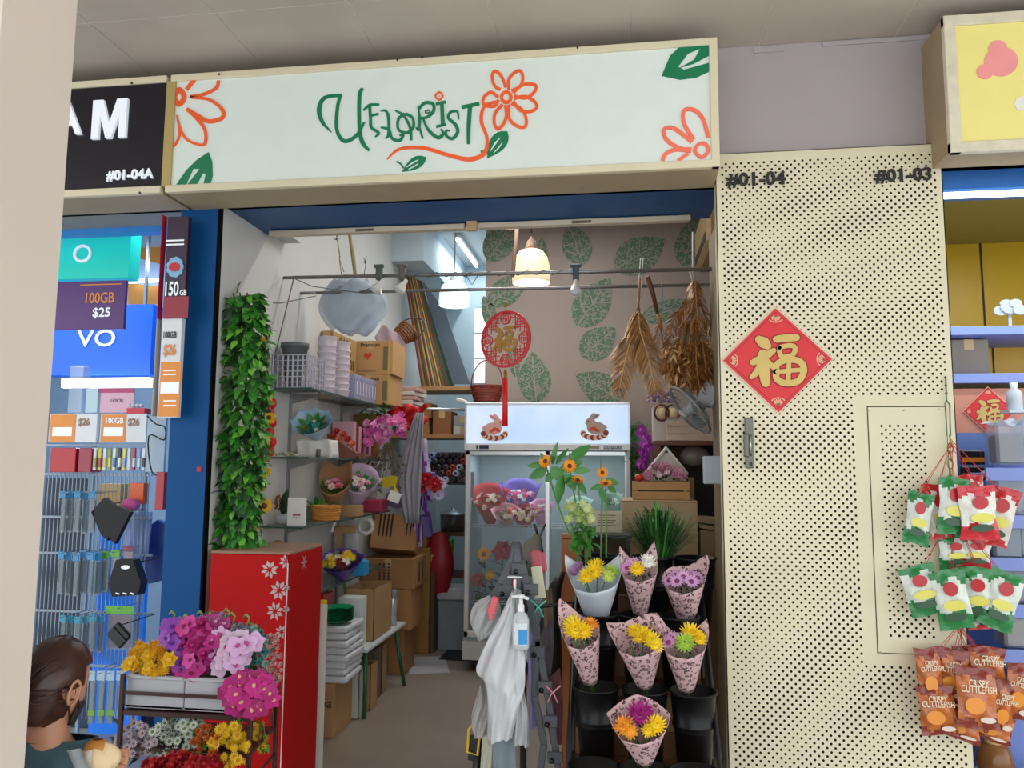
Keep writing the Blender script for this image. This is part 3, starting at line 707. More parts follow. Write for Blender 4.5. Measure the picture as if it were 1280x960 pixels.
def wicker(name, label, c, r0, r1, h, col, handle=0, cat='basket', n=28, rows=7, group=None, rotv=(0, 0, 0), hcol=None):
    """woven basket, local build at c"""
    t = T(name, label, cat, c, group); mm = M('wicker_'+col, col, rough=.6, var=.18, scale=40)
    mb = MB().m(mm)
    for j in range(rows):
        z = h*(j+.5)/rows; rr = r0+(r1-r0)*z/h; pts = []
        for k in range(n+1):
            a = 2*pi*k/n; q = rr+(.004 if (k+j) % 2 else -.003); pts.append((q*cos(a), q*sin(a)*.8, z))
        mb.tube(pts, h/rows*.42, 5, cap=False)
    for k in range(n//2):
        a = 4*pi*k/n; mb.tube([(r0*cos(a), r0*sin(a)*.8, 0), (r1*cos(a), r1*sin(a)*.8, h)], .003, 4)
    mb.lathe([(0, .002), (r0, .002)], 16, T=Matrix.Diagonal((1, .8, 1, 1)))
    mb.tube([((r1+.002)*cos(2*pi*k/24), (r1+.002)*sin(2*pi*k/24)*.8, h) for k in range(25)], .006, 6, cap=False)
    o = mb.build('woven_body', None, loc=(0, 0, 0)); o.parent = t
    if handle:
        mb = MB().m(M('wicker_h_'+(hcol or col), hcol or col, rough=.5)); pts = [(r1*cos(a), 0, h+handle*sin(a)) for a in [pi*k/14 for k in range(15)]]
        mb.tube(pts, .006, 6); o = mb.build('handle', None, loc=(0, 0, 0)); o.parent = t
    t.rotation_euler = rotv; return t

# ================================================================ LEFT WALL: GLASS SHELVES AND WHAT IS ON THEM
SX = -1.70; SH = [1.975, 1.59, 1.215, .83]
gl = glassy('shelf_glass', '5f7a74', .38, .06)
edge = M('glass_edge', '3c5550', rough=.2)
names = ['top glass shelf on the left wall carrying boxes and cup stacks', 'second glass shelf from the top on the left wall', 'third glass shelf on the left wall with a white card frame', 'lowest glass shelf on the left wall behind the red cabinet']
for z, nm, y0_, y1_ in zip(SH, names, (4.06, 4.06, 4.0, 4.0), (6.0, 5.6, 5.6, 5.5)):
    t = T('wall_shelf', nm, 'shelf', (XL, y0_, z)); mb = MB().m(gl); mb.box(XL, SX, y0_, y1_, z-.010, z); mb.m(edge); mb.box(SX-.002, SX+.001, y0_, y1_, z-.0105, z+.0003); mb.box(XL, SX, y0_-.001, y0_+.001, z-.0105, z+.0003); mb.build('glass_panel', t)
    for y in (4.35, 5.2):
        q = MB().m(M('bracket_metal', '9a9c9c', metal=.7, rough=.35)); q.prism([(0, -.012), (.19, -.012), (.19, -.022), (0, -.07)], y, y+.006, T=Matrix.Translation((XL, 0, z))); q.build('bracket', t)
# uprights
t = T('shelf_upright', 'slim metal shelf rail on the left wall near the garland', 'rail', (XL, 4.35, .6)); mb = MB().m(M('bracket_metal', '')); mb.box(XL, XL+.012, 4.34, 4.362, .6, 2.0); mb.build('rail', t)
t = T('shelf_upright', 'slim metal shelf rail on the left wall behind the wrapped bouquets', 'rail', (XL, 5.2, .6)); mb = MB().m(M('bracket_metal', '')); mb.box(XL, XL+.012, 5.19, 5.212, .6, 2.0); mb.build('rail', t)
def shy(px, X=-1.80, py=500): return onX(px, py, X).y
# top shelf: crate, grey pot, cup stacks, clear boxes, cartons
z = SH[0]
cr = T('plastic_crate', 'white plastic lattice crate at the near end of the top shelf', 'crate', (-1.85, 4.2, z))
lav = M('lavender_plastic', 'bdbccb', rough=.35)
mb = MB().m(lav); x0_, x1_, y0_, y1_, hh = -1.94, -1.735, 4.09, 4.34, .185
for zz in [z+.004+hh*i/6 for i in range(7)]:
    for (a, b) in (((x0_, y0_), (x1_, y0_)), ((x0_, y1_), (x1_, y1_)), ((x0_, y0_), (x0_, y1_)), ((x1_, y0_), (x1_, y1_))): mb.tube([(a[0], a[1], zz), (b[0], b[1], zz)], .003, 4)
for i in range(8):
    x = x0_+(x1_-x0_)*i/7
    for y in (y0_, y1_): mb.box(x-.004, x+.004, y-.003, y+.003, z, z+hh)
    y = y0_+(y1_-y0_)*i/7
    for x in (x0_, x1_): mb.box(x-.003, x+.003, y-.004, y+.004, z, z+hh)
mb.box(x0_, x1_, y0_, y1_, z, z+.004); mb.build('lattice', cr)
mb = MB().m(M('grey_pot', '5c6366', rough=.5)); mb.lathe([(.045, 0), (.06, .15), (.074, .235), (.08, .235), (.08, .26), (.07, .26), (.066, .24)], 24, T=Matrix.Translation((-1.85, 4.17, z+.006))); one('flower_pot', mb, 'dark grey plastic pot standing in the white crate', 'pot', (-1.85, 4.17, z+.006))
cup = M('white_cups', 'd8ccd6', rough=.3)
for (x, y, n, lb) in ((-1.765, 4.45, 7, 'left of two tall stacks of white bowls on the top shelf'), (-1.755, 4.66, 7, 'right of two tall stacks of white bowls on the top shelf')):
    t = T('bowl_stack', lb, 'bowl stack', (x, y, z), 'bowl stacks on the top shelf')
    for k in range(n):
        q = MB().m(cup); zz = z+.042*k; q.lathe([(.05, zz), (.058, zz+.036), (.062, zz+.038), (.062, zz+.041), (.05, zz+.041)], 22, T=Matrix.Translation((x, y, 0))); q.build('bowl', t)
    q = MB().m(cup); zz = z+.042*n; q.lathe([(.053, zz), (.057, zz+.05), (.060, zz+.053), (.054, zz+.056), (.02, zz+.056), (0, zz+.056)], 22, T=Matrix.Translation((x, y, 0))); q.build('top_bowl', t)
bx = M('frosted_box', 'a9a9c4', rough=.2, alpha=.8)
y = 4.80
for k in range(7):
    t = T('clear_box', 'frosted clear plastic box in the row between the bowl stacks and the cartons', 'box', (-1.76, y, z), 'clear plastic boxes on the top shelf'); q = MB().m(bx); q.box(-1.90, -1.705, y, y+.052, z, z+.165, bev=.004); q.build('box_body', t)
    q = MB().m(M('box_print', '6d6f93')); q.box(-1.7052, -1.7035, y+.014, y+.038, z+.02, z+.14); q.m(M('frost_white', 'dcdcea')); q.box(-1.7046, -1.703, y+.021, y+.03, z+.03, z+.12); q.build('printed_strip', t); y += .064
ya_, yb_ = 5.27, 5.58
for k, (za, zb, lb) in enumerate(((z, z+.215, 'lower of two stacked brown cartons with a red heart on the top shelf'), (z+.217, z+.46, 'upper of two stacked brown cartons with a red heart on the top shelf'))):
    xa_ = -1.93; t = carton('cardboard_box', lb, xa_, -1.62+.02*k, ya_, yb_, za, zb, col='b98f5e')
    text('Premium', .04, (-1.77, ya_-.0018, zb-.03), M('box_ink', '3a2a20'), t, bold=.012)
    q = MB().m(M('heart_red', 'cf3b2b')); cx, cz = -1.785, (za+zb)/2+.012
    q.prism([(cx+.0020*16*sin(a)**3*.9, cz+.0018*(13*cos(a)-5*cos(2*a)-2*cos(3*a)-cos(4*a))) for a in [2*pi*i/24 for i in range(24)]], ya_-.002, ya_-.0002); q.build('printed_heart', t)
    q = MB().m(M('olive_print', '6e6347')); q.box(-1.672, -1.638, ya_-.002, ya_-.0002, za+.03, zb-.045); q.box(-1.86, -1.72, ya_-.0018, ya_-.0002, za+.022, za+.026); q.build('printed_label', t)
    q = MB().m(M('yellow_strap', 'c9ab52')); q.box(-1.632, -1.626, ya_-.002, ya_-.0003, za, zb); q.build('strap', t)
t = carton('cardboard_box', 'brown foam carton lettered SIS FOAM behind the clear boxes', -1.945, -1.86, 4.78, 5.24, z, z+.45, col='a98550'); 
ink2 = M('box_ink', '')
o = text('OASIS', .085, (-1.8585, 5.00, z+.395), ink2, t, bold=.02, rz=pi/2); o = text('FOAM', .036, (-1.8585, 5.06, z+.335), ink2, t, rz=pi/2, spacing=1.6)
q = MB().m(ink2)
for k in range(9): q.box(-1.8595, -1.858, 4.93+.03*k, 4.945+.03*k, z+.23, z+.30)
q.build('printed_bars', t)
# striped foam box pile beyond cartons
for k in range(5):
    q = MB().m(M(['stripe_pink', 'stripe_white'][k % 2], ['c7a29c', 'dcd6d2'][k % 2], rough=.4)); q.cb((-1.66+.008*k, 5.83, z+.017+.034*k), (.2, .3, .032), rz=R(-.1, .1), bev=.004)
    one('flat_box', q, 'flat pink or white box in the pile at the top shelf far end', 'box', (-1.66, 5.83, z+.034*k), 'pile of flat boxes at the far end of the top shelf')
# dark wicker basket leaning on top of cartons
c = onX(492, 405, -1.72)
wicker('wicker_basket', 'brown wicker basket tipped on its side on top of the cartons', (-1.70, 5.66, z+.53), .055, .085, .15, '7a4a26', handle=.16, rotv=(radians(-25), radians(50), .3), hcol='2b1d17')
q = MB().m(M('pink_net', 'b79fb0', alpha=.7, rough=.4)); q.grid(lambda u, v: (-1.80+.20*u-.05*v, 5.60+.02*sin(9*u), z+.462+.17*v*sin(pi*(.15+.7*u))+.02*sin(7*u)), 12, 6)
one('wrapping_net', q, 'crumpled pale pink net bunched beside the tipped basket', 'net', (-1.75, 5.60, z+.462), solid=.002)

# second shelf
z = SH[1]
def at_shelf(px, zz, X=-1.79): return V(X, onX(px, 600, X).y, zz)
p = at_shelf(393, z, -1.80)
q = MB().m(M('white_wrap_box', 'd9d6d0', rough=.6, bump=.3)); q.grid(lambda u, v: (p.x-.11+.22*u+.008*sin(5*v), p.y-.02+.006*sin(11*u), z+.105*v*(1+.04*sin(9*u))), 14, 5)
q.grid(lambda u, v: (p.x-.10+.20*u, p.y-.02+.12*v, z+.10), 4, 3); q.grid(lambda u, v: (p.x+.11-.01*v, p.y-.02+.12*u, z+.105*v), 4, 4)
q.m(M('grey_twine', '665a52')); q.tube([(p.x+.03, p.y-.03, z), (p.x+.035, p.y-.035, z+.05)], .012, 6)
q.m(M('white_wrap_box', '')); q.box(p.x-.10, p.x+.10, p.y-.012, p.y+.10, z, z+.098)
one('paper_box', q, 'crumpled white paper box with scalloped top on the second shelf', 'box', (p.x, p.y, z), solid=.002)
b = bouquet('wrapped_bouquet', 'round bouquet in pale blue tissue with teal centre on the white paper box', (p.x-.01, p.y+.06, z+.115), (radians(50), 0), .15, .125, M('blue_tissue', 'a9c9de', rough=.5, alpha=.88), rim_of([(k*pi/4, .12, .35) for k in range(8)], .95, 1.0),
  [('rose', '2f8f80', None, .028, .2, 0), ('rose', '3aa08c', None, .026, -.3, .2), ('button', 'dfe8e0', 'c9d6b8', .02, .3, -.35), ('rose', '1f7a70', None, .024, -.1, -.4), ('button', 'a98a3c', None, .022, -.35, -.2), ('button', 'e5ebe8', None, .018, 0, .45)])
p = at_shelf(360, z, -1.84)
q = MB()
for k in range(9): q.m(M('cream_leafy', 'b9bf80')); leaf(q, dirm((p.x, p.y-.02, z+.012), (cos(k*.7), sin(k*.7)*.6, .35)), .075, .015, .5)
q.ball((p.x, p.y-.02, z+.014), (.02, .02, .014), 6, 4)
one('dried_leaf_posy', q, 'small pale green posy lying on the second shelf near its front end', 'posy', (p.x, p.y-.02, z))
# brown paper bouquet lying with red
p = at_shelf(440, z, -1.74)
t = T('wrapped_bouquet', 'bouquet in dark red and brown clear film lying on the second shelf', 'bouquet', (p.x, p.y, z))
q = MB().m(M('brown_film', '6c4238', rough=.25, alpha=.9)); 
q.grid(lambda u, v: (p.x-.13+.27*u, p.y-.10+.04*sin(6*u)+.16*v, z+(.19*(1-u)*sin(pi*min(1, .25+.75*v))*(.4+.6*v)+.006+.01*sin(13*u+5*v))), 16, 8); q.build('film', t)
q = MB().m(M('kraft_dark', '80503f', rough=.7)); q.grid(lambda u, v: (p.x-.135+.20*u, p.y-.11, z+(.16-.13*u)*v), 8, 5); q.grid(lambda u, v: (p.x-.135+.20*u, p.y-.105+.05*v, z+(.16-.13*u)), 8, 3); q.build('kraft_paper', t)
for i, (dx, dz) in enumerate(((-.07, .17), (-.03, .15), (-.05, .12), (.0, .12), (-.09, .14), (.03, .09))): inst(bloom('rose', ['b02620', 'c23a28', 'd06a4a'][i % 3], None, .026), 'flower_head', t, (dx, -.12+.02*(i % 2), dz), face_to((.2, -1, .6), i))
# striped maroon rack behind and orange box
q = MB()
for k in range(8):
    q.m(M('maroon_card' if k % 2 else 'pale_card', '7d2b3a' if k % 2 else 'c79aa5')); q.box(-1.93+.0*k, -1.78, 5.0+.055*k, 5.05+.055*k, z, z+.25-.015*k)
one('card_stack', q, 'row of maroon and pink card sleeves at the back of the second shelf', 'cards', (-1.86, 5.0, z))
q = MB().m(M('orange_card', 'a8733a')); q.box(-1.94, -1.76, 5.47, 5.52, z, z+.33, bev=.003); one('card_board', q, 'tan board standing upright at the far end of the second shelf', 'board', (-1.85, 5.5, z))

# third shelf
z = SH[2]
p = at_shelf(371, z, -1.80)
p.y = 4.16; 
pp = onX(371, 640, -1.74)
cf = T('qr_card_stand', 'small white upright card stand on the third shelf', 'card stand', (pp.x, pp.y, z)); w_ = .075
q = MB().m(M('card_white', 'e4e2de', rough=.3)); q.box(pp.x-.052, pp.x+.052, pp.y-.004, pp.y+.004, z+.003, z+.155, bev=.003); q.build('card', cf)
q = MB().m(M('card_red', 'a5332e')); q.box(pp.x-.02, pp.x+.022, pp.y-.0055, pp.y-.004, z+.058, z+.066); q.m(M('card_ink', '4a4a50'))
for k in range(3): q.box(pp.x-.02+.015*k, pp.x-.012+.015*k, pp.y-.0055, pp.y-.004, z+.044, z+.050)
q.build('printed_line', cf)
q = MB().m(M('card_white', '')); q.box(pp.x-.04, pp.x+.04, pp.y, pp.y+.05, z, z+.003); q.build('foot', cf); cf.rotation_euler = (0, 0, radians(4))
pp = onX(405, 640, -1.76); wicker('wicker_basket', 'orange split-wood basket on the third shelf beside the white card', (pp.x, pp.y+.03, z), .075, .085, .085, 'c98a3c', n=26, rows=6)
q = MB().m(M('small_carton', 'a9815a')); pp = onX(437, 635, -1.75); q.cb((pp.x, pp.y+.03, z+.035), (.13, .12, .07), bev=.003); one('cardboard_box', q, 'low brown carton on the third shelf right of the orange basket', 'cardboard box', (pp.x, pp.y+.03, z))
# bouquets of third shelf
pp = onX(408, 600, -1.83)
bouquet('wrapped_bouquet', 'bouquet in brown kraft paper with a pink cone of roses on the third shelf', (pp.x+.0, pp.y+.15, z+.01), (radians(25), radians(8)), .31, .125, M('kraft', '9c6f4c', rough=.7), rim_of([(pi*.3, .25, .8), (pi*.75, .2, .8)], .6, .95),
   [('rose', 'd9859a', None, .03, 0, .3), ('rose', 'e9b0b0', None, .03, -.3, 0), ('rose', 'd8697f', None, .028, .35, 0), ('rose', 'f0c9c0', None, .026, 0, -.4), ('rose', 'e98f70', None, .028, 0, .8)])
pp = onX(440, 605, -1.79)
bouquet('wrapped_bouquet', 'bouquet of white blossoms in pale lilac paper on the third shelf', (pp.x-.02, pp.y+.12, z+.04), (radians(30), radians(20)), .31, .15, M('lilac_paper', 'cdb4cf', rough=.5), rim_of([(0, .2, .6), (pi, .2, .6)], .62, .95),
   [('daisy', 'e6e2ea', 'd5c66a', .026, R(-.7, .7), R(-.7, .7)) for k in range(8)]+[('rose', 'd9a0b4', None, .022, R(-.6, .6), R(-.6, .6)) for k in range(4)])
pp = onX(462, 610, -1.78)
bouquet('wrapped_bouquet', 'clear film bouquet of white and crimson sprigs, far end of the third shelf', (pp.x, pp.y+.05, z+.03), (radians(28), radians(-5)), .26, .12, M('clear_film', 'c9ccd2', rough=.12, alpha=.35), rim_of([(pi*.2, .25, .6), (pi*.8, .25, .6)], .7, 1),
   [('daisy', 'ddd6dc', '8f8a5a', .02, R(-.8, .8), R(-.8, .8)) for k in range(9)]+[('button', '9c2b3a', None, .016, R(-.8, .8), R(-.8, .8)) for k in range(6)])
q = MB().m(M('crimson_pack', '96304a', rough=.35)); pp = onX(465, 635, -1.75); q.cb((pp.x, pp.y+.02, z+.045), (.17, .18, .09), bev=.01); one('gift_pack', q, 'crimson gift pack at the far front of the third shelf', 'pack', (pp.x, pp.y+.02, z))
# potted orchid leaf, ceramic pot, tulip leaves
pp = onX(343, 640, -1.90)
t = T('potted_plant', 'small white pot with one large round dark green leaf on the third shelf', 'potted plant', (pp.x+.02, pp.y+.06, z))
q = MB().m(M('grey_ceramic', 'b4bcc0', rough=.25)); q.lathe([(.02, 0), (.04, .01), (.045, .04), (.034, .06), (.028, .058)], 16); o = q.build('pot', None, loc=(0, 0, 0)); o.parent = t
q = MB().m(DKGREEN); leaf(q, dirm((0, 0, .05), (.15, -.1, 1), pi/2), .15, .045, .1, 6, .1); leaf(q, dirm((0, 0, .05), (.6, -.3, .6)), .10, .02, .3); o = q.build('leaves', None, loc=(0, 0, 0)); o.parent = t
q = MB().m(M('brown_catkin', '8a5a2e')); 
for k in range(16): q.ball((-.03+.012*R(-1, 1), R(-.01, .01), .085+.008*k*.6), .008, 5, 3)
o = q.build('seed_head', None, loc=(0, 0, 0)); o.parent = t
pp = onX(395, 620, -1.88); q = MB()
for k in range(10): q.m(GREEN2 if k % 3 else GREEN); leaf(q, dirm((pp.x, pp.y+.05, z+.02), (cos(k*.63)*.9, sin(k*.63)*.5, .75)), .17, .02, .25)
q.m(M('white_pot', 'c8c8c0')); q.lathe([(.03, 0), (.04, .06)], 14, T=Matrix.Translation((pp.x, pp.y+.05, z)))
one('potted_plant', q, 'leafy green plant behind the white card on the third shelf', 'potted plant', (pp.x, pp.y+.05, z))
# hanging at the far end: pink flowers, red cloth, grey cloth, purple ribbon...
pp = onX(490, 530, -1.60)
t = T('artificial_flower_bunch', 'bunch of bright pink artificial blossoms hanging from the top shelf end', 'flower bunch', (-1.56, 5.25, 1.62))
for k in range(54):
    px, py = 481+R(-24, 24), 537+R(-13, 13); w_ = at(px, py+(py-537)*.1-(px-481)*.28, 5.22+R(-.05, .05))
    inst(bloom('rose', ['ea86c4', 'dc68b2', 'f0a4d4'][k % 3], None, .031), 'flower_head', t, w_-t.location, face_to((R(-.6, .6), -1, R(-.2, .7)), k))
q = MB().m(GREEN)
for k in range(22): a = at(470+R(-15, 15), 518+R(-8, 6), 5.3); leaf(q, dirm(a, (R(-1, 1), -.6, R(-.5, .8))), .08, .015, .3)
q.m(STEM); q.tube([at(480, 540, 5.28), at(495, 512, 5.5), at(500, 500, 5.6)], .006, 5); q.build('foliage', t)
q = MB().m(M('red_tulle', 'b8141e', rough=.5)); a = at(508, 522, 5.45)
q.grid(lambda u, v: (a.x-.13+.27*u+.03*sin(8*v), a.y+.03*sin(10*u+3*v), a.z+.09-.17*v*(.5+.5*sin(pi*u))-.03*u*v+.012*sin(14*u)), 20, 8); one('red_cloth', q, 'bright red tulle bunched at the end of the top shelf', 'cloth', (a.x, a.y, a.z-.08), solid=.003)
# grey curtain
def drape(px0, py0, px1, py1, px2, py2, px3, py3, Y, folds, mat, name, label, cat, amp=.02, solid=.003):
    A, B, C_, D = at(px0, py0, Y), at(px1, py1, Y), at(px2, py2, Y), at(px3, py3, Y)
    q = MB().m(mat)
    def f(u, v):
        P1 = A.lerp(B, u); P2 = D.lerp(C_, u); p = P1.lerp(P2, v); return (p.x, p.y+amp*sin(folds*2*pi*u+v*1.3)+amp*.4*sin(17*u+4*v), p.z)
    q.grid(f, 36, 14); base = at((px2+px3)/2, max(py2, py3), Y)
    return one(name, q, label, cat, base, solid=solid)
gc = M('grey_cloth', '8a8a94', rough=.85)
def gray(u, v): 
    l = at(508-18*v, 525+130*v, 5.3).lerp(at(492-0*v, 655, 5.3), 0); 
    x0 = 520-24*min(v/.6, 1)**.8+(10*(v-.6)/.4 if v > .6 else 0); x1 = 530-6*v; py = 516+138*v
    return at(x0+(x1-x0)*u, py, 5.3+.007*sin(4*2*pi*u+2*v)+.003*sin(7*2*pi*u+2)+.01*sin(3*v))
q = MB().m(gc); q.grid(lambda u, v: tuple(gray(u, v)), 40, 12); one('grey_drape', q, 'long grey pleated cloth hanging from the rail beside the shelves', 'cloth', at(508, 652, 5.3), solid=.003)
# steel rail holding them
q = MB().m(M('rail_steel', 'a5a7a8', metal=.8, rough=.3)); q.tube([(-1.95, 5.9, 2.0), at(583, 512, 5.9)], .011, 8); one('steel_rail', q, 'short steel rail running from the top shelf to the fridge', 'rail', (-1.5, 5.9, 2.0))
# yellow bow with white card, dried bunch
t = T('yellow_bow', 'yellow ribbon bow holding a white card by the grey cloth', 'bow', at(487, 615, 5.2)); q = MB().m(M('yellow_ribbon', 'd9c128', rough=.4)); c = at(487, 603, 5.2)
for s_ in (-1, 1): q.grid(lambda u, v: (c.x+s_*.07*sin(pi*u)*(.7+.3*v), c.y-.02*v, c.z+.05*(u-.3)*s_*.6+.05*v-.02), 8, 3)
q.grid(lambda u, v: (c.x+.03+.05*v*u, c.y, c.z-.10*v), 4, 4); q.build('bow', t); q = MB().m(M('card_white', '')); q.cb(at(493, 621, 5.16), (.085, .002, .07), ry=.35); q.build('card', t)
t = T('dried_bunch', 'brown and grey dried flower bunch hanging below the pink blossoms', 'dried flowers', at(470, 590, 5.35))
q = MB()
for k in range(70):
    a = at(485+R(-5, 5), 555+R(-3, 3), 5.35); b_ = at(482+R(-26, 26), 585+R(-15, 30), 5.35+R(-.06, .06)); q.m(M('dry_stem', '6b5f48')); q.tube([a, b_], .0016, 3, cap=False); q.m(M(['dry_grey', 'dry_brown', 'dry_wine'][k % 3], ['8b8a80', '6d5236', '6d2f30'][k % 3])); q.ball(b_, .010, 5, 3)
q.build('sprigs', t)
# lilac paper roll bottom (482,660)
q = MB().m(M('lilac_roll', '75678f', rough=.4)); c = at(483, 660, 5.3); q.lathe([(.0, -.1), (.065, -.1), (.075, 0), (.06, .1), (0, .1)], 18, T=Matrix.Translation((c.x, 5.55, 1.215+.09)) @ Matrix.Rotation(pi/2, 4, 'X')); q.m(M('silver_core', 'b9b6c9')); q.lathe([(.0, .103), (.02, .103)], 10, T=Matrix.Translation((c.x, 5.55, 1.215+.09)) @ Matrix.Rotation(pi/2, 4, 'X'))
one('ribbon_roll', q, 'fat lilac roll of film at the far end of the third shelf', 'roll', (c.x, 5.55, 1.215))
q = MB().m(M('white_tape_ring', 'c9c9c6')); c = at(457, 658, 5.25); q.tube([(c.x+.05*cos(a), c.y, c.z+.05*sin(a)) for a in [2*pi*k/16 for k in range(17)]], .016, 6, cap=False); one('tape_roll', q, 'white roll of tape hanging under the third shelf', 'tape roll', (c.x, c.y, c.z-.06))
# purple ribbons with red rose
t = T('ribbon_bunch', 'bunch of purple and white ribbons with a red rose hanging by the fridge', 'ribbons', at(533, 700, 5.6))
for k in range(16):
    a = at(528+R(-4, 8), 545+R(0, 60), 5.6+R(-.04, .04)); b_ = at(530+R(-15, 12), 640+R(-30, 48), 5.6+R(-.05, .05)); w_ = R(.025, .055); ph = R(0, 6)
    if k % 4 == 3: a = at(535+R(-5, 5), 590, 5.55); b_ = at(535+R(-22, 18), 610+R(-15, 25), 5.55)
    q = MB().m(M(['purple_sat', 'violet_sat', 'white_sat', 'lilac_sat'][k % 4], ['5b2382', '7d3a9c', 'b8aec9', '8f7cc0'][k % 4], rough=.35)); q.grid(lambda u, v: (a.x+(b_.x-a.x)*v+w_*(u-.5)*cos(ph+3*v)+.015*sin(5*v+ph), a.y+w_*(u-.5)*sin(ph+3*v)+.01*sin(4*v), a.z+(b_.z-a.z)*v), 2, 12); q.build('ribbon', t, solid=.001)
for dx, dy in ((0, 0), (12, 6), (-7, 8)): inst(bloom('rose', 'b01820', None, .06), 'flower_head', t, at(532+dx, 600+dy, 5.5)-t.location, face_to((.1, -1, .2), dx))
for dx, dy in ((-16, 10), (20, 4), (16, 18), (-12, 24)): inst(bloom('daisy', 'b9b0d0', 'a79ac4', .05), 'flower_head', t, at(532+dx, 600+dy, 5.5)-t.location, face_to((dx*.02, -1, .1), dx))
# lowest shelf items
z = SH[3]
pp = onX(418, 690, -1.72)
bouquet('wrapped_bouquet', 'yellow, white and maroon posy in a purple wrap on the lowest glass shelf', (-1.72, 4.72, z+.0), (radians(28), 0), .17, .15, M('purple_wrap', '5a3590', rough=.45), rim_of([(0, .25, .7), (pi, .2, .7)], .75, .95),
   [('mum', ['e3c32a', 'e9e6da', '7c1a30', 'e3c32a'][k % 4], None, .034, cos(k*2.4)*(.15+.07*k**.9), sin(k*2.4)*(.12+.07*k**.9)) for k in range(13)], open_=1.25)
t = T('tape_dispenser', 'bright blue tape dispenser on the lowest glass shelf', 'tape dispenser', (-1.76, 4.98, z)); q = MB().m(M('sky_plastic', '2a93c4', rough=.35)); q.prism([(-.12, 0), (.10, 0), (.10, .085), (.07, .10), (.02, .05), (-.05, .07), (-.12, .04)], -.05, .05, T=Matrix.Translation(t.location)); q.build('body', t)
q = MB().m(M('tape_clear', '8f7f70', rough=.2)); q.tube([(t.location.x-.02+.055*cos(a), t.location.y, t.location.z+.08+.055*sin(a)) for a in [2*pi*k/20 for k in range(21)]], .014, 6, cap=False); q.build('tape_roll', t)
q = MB().m(M('clear_sheet', 'b9c2c9', alpha=.35, rough=.08)); pp = onX(432, 660, -1.84); q.grid(lambda u, v: (pp.x-.08+.16*u, pp.y+.02*sin(8*u), z+.26*v), 12, 6); q.grid(lambda u, v: (pp.x-.07+.14*u, pp.y+.04+.03*sin(9*u+1), z+.22*v), 12, 6); one('clear_bag', q, 'clear plastic bag standing at the back of the lowest glass shelf', 'bag', (pp.x, pp.y, z), solid=.001)
q = MB().m(M('cardboard_b18a5c', 'b18a5c')); pp = onX(448, 640, -1.86); q.cb((pp.x, 5.1, z+.15), (.14, .05, .30), bev=.003); one('cardboard_box', q, 'upright brown board box under the third shelf', 'cardboard box', (pp.x, 5.1, z))
q = MB().m(M('kraft_bag', 'b08058', rough=.8, bump=.3)); q.grid(lambda u, v: (-1.93+.25*u, 4.15+.03*sin(4*u), z+.30*v*(.75+.25*sin(6*u+1))), 12, 6); q.box(-1.93, -1.70, 4.16, 4.26, z, z+.24, bev=.02); one('paper_bag', q, 'crumpled brown paper bag on the lowest glass shelf beside the red cabinet', 'bag', (-1.82, 4.2, z), solid=.002)
t = T('white_plastic_clip', 'small white clip hanging under the third shelf', 'clip', (-1.75, 4.6, 1.15)); q = MB().m(M('card_white', '')); q.cb((-1.75, 4.6, 1.17), (.015, .01, .07), ry=.3, bev=.003); q.build('clip', t)

# ================================================================ FLOOR STACK, LEFT SIDE
Cc = carton
# table with green legs
t = T('work_table', 'low folding work table with green metal legs under the shelves', 'table', (-1.72, 4.9, 0))
q = MB().m(M('table_white', 'c5cbd0', rough=.4)); q.box(-1.93, -1.545, 4.70, 5.55, .40, .425, bev=.005); q.build('tabletop', t)
for (x, y, dx) in ((-1.58, 5.40, .06), (-1.57, 4.74, .0), (-1.91, 5.48, 0), (-1.91, 4.74, 0)): q = MB().m(M('green_leg', '1f5a3a', rough=.35)); q.tube([(x, y, .40), (x+dx, y+dx, .0)], .013, 8); q.build('leg', t)
# carton on the table and white box
carton('cardboard_box', 'open brown carton on the work table beside a silver can', -1.78, -1.575, 4.90, 5.28, .425, .75, flaps=True, col='a5825a')
q = MB().m(M('white_card_box', 'ccd4cf', rough=.5)); q.box(-1.76, -1.61, 4.74, 4.86, .425, .72, bev=.003); one('white_box', q, 'white flat carton on the work table under the lowest glass shelf', 'box', (-1.7, 4.74, .425))
t = T('spray_can', 'silver spray can at the far end of the work table', 'can', (-1.60, 5.40, .425)); q = MB().m(M('can_silver', 'c5cace', metal=.5, rough=.25)); q.lathe([(.0, .425), (.032, .425), (.033, .60), (.028, .615)], 16, T=Matrix.Translation((-1.60, 5.40, 0))); q.build('can_body', t); q = MB().m(M('grey_cap', '6a6e72', rough=.3)); q.lathe([(.034, .615), (.034, .67), (0, .675)], 16, T=Matrix.Translation((-1.6, 5.4, 0))); q.build('cap', t)
q = MB().m(M('green_bowl', '128a5a', rough=.4))
for k in range(7): q.lathe([(.05, k*.012), (.092, k*.012+.016), (.097, k*.012+.018)], 22, T=Matrix.Translation((-1.66, 4.47, .626)))
q.lathe([(0, .0), (.05, 0)], 16, T=Matrix.Translation((-1.66, 4.47, .626)))
one('plate_stack', q, 'stack of green plastic plates on top of the white foam trays', 'plates', (-1.66, 4.47, .626))
q = MB().m(M('red_black_box', 'a8161c', rough=.4)); q.box(-1.92, -1.76, 4.50, 4.66, .626, .775, bev=.004); q.m(ink2); q.box(-1.90, -1.78, 4.498, 4.4995, .68, .73); one('red_box', q, 'red carton with black print under the lowest glass shelf', 'box', (-1.84, 4.55, .626))
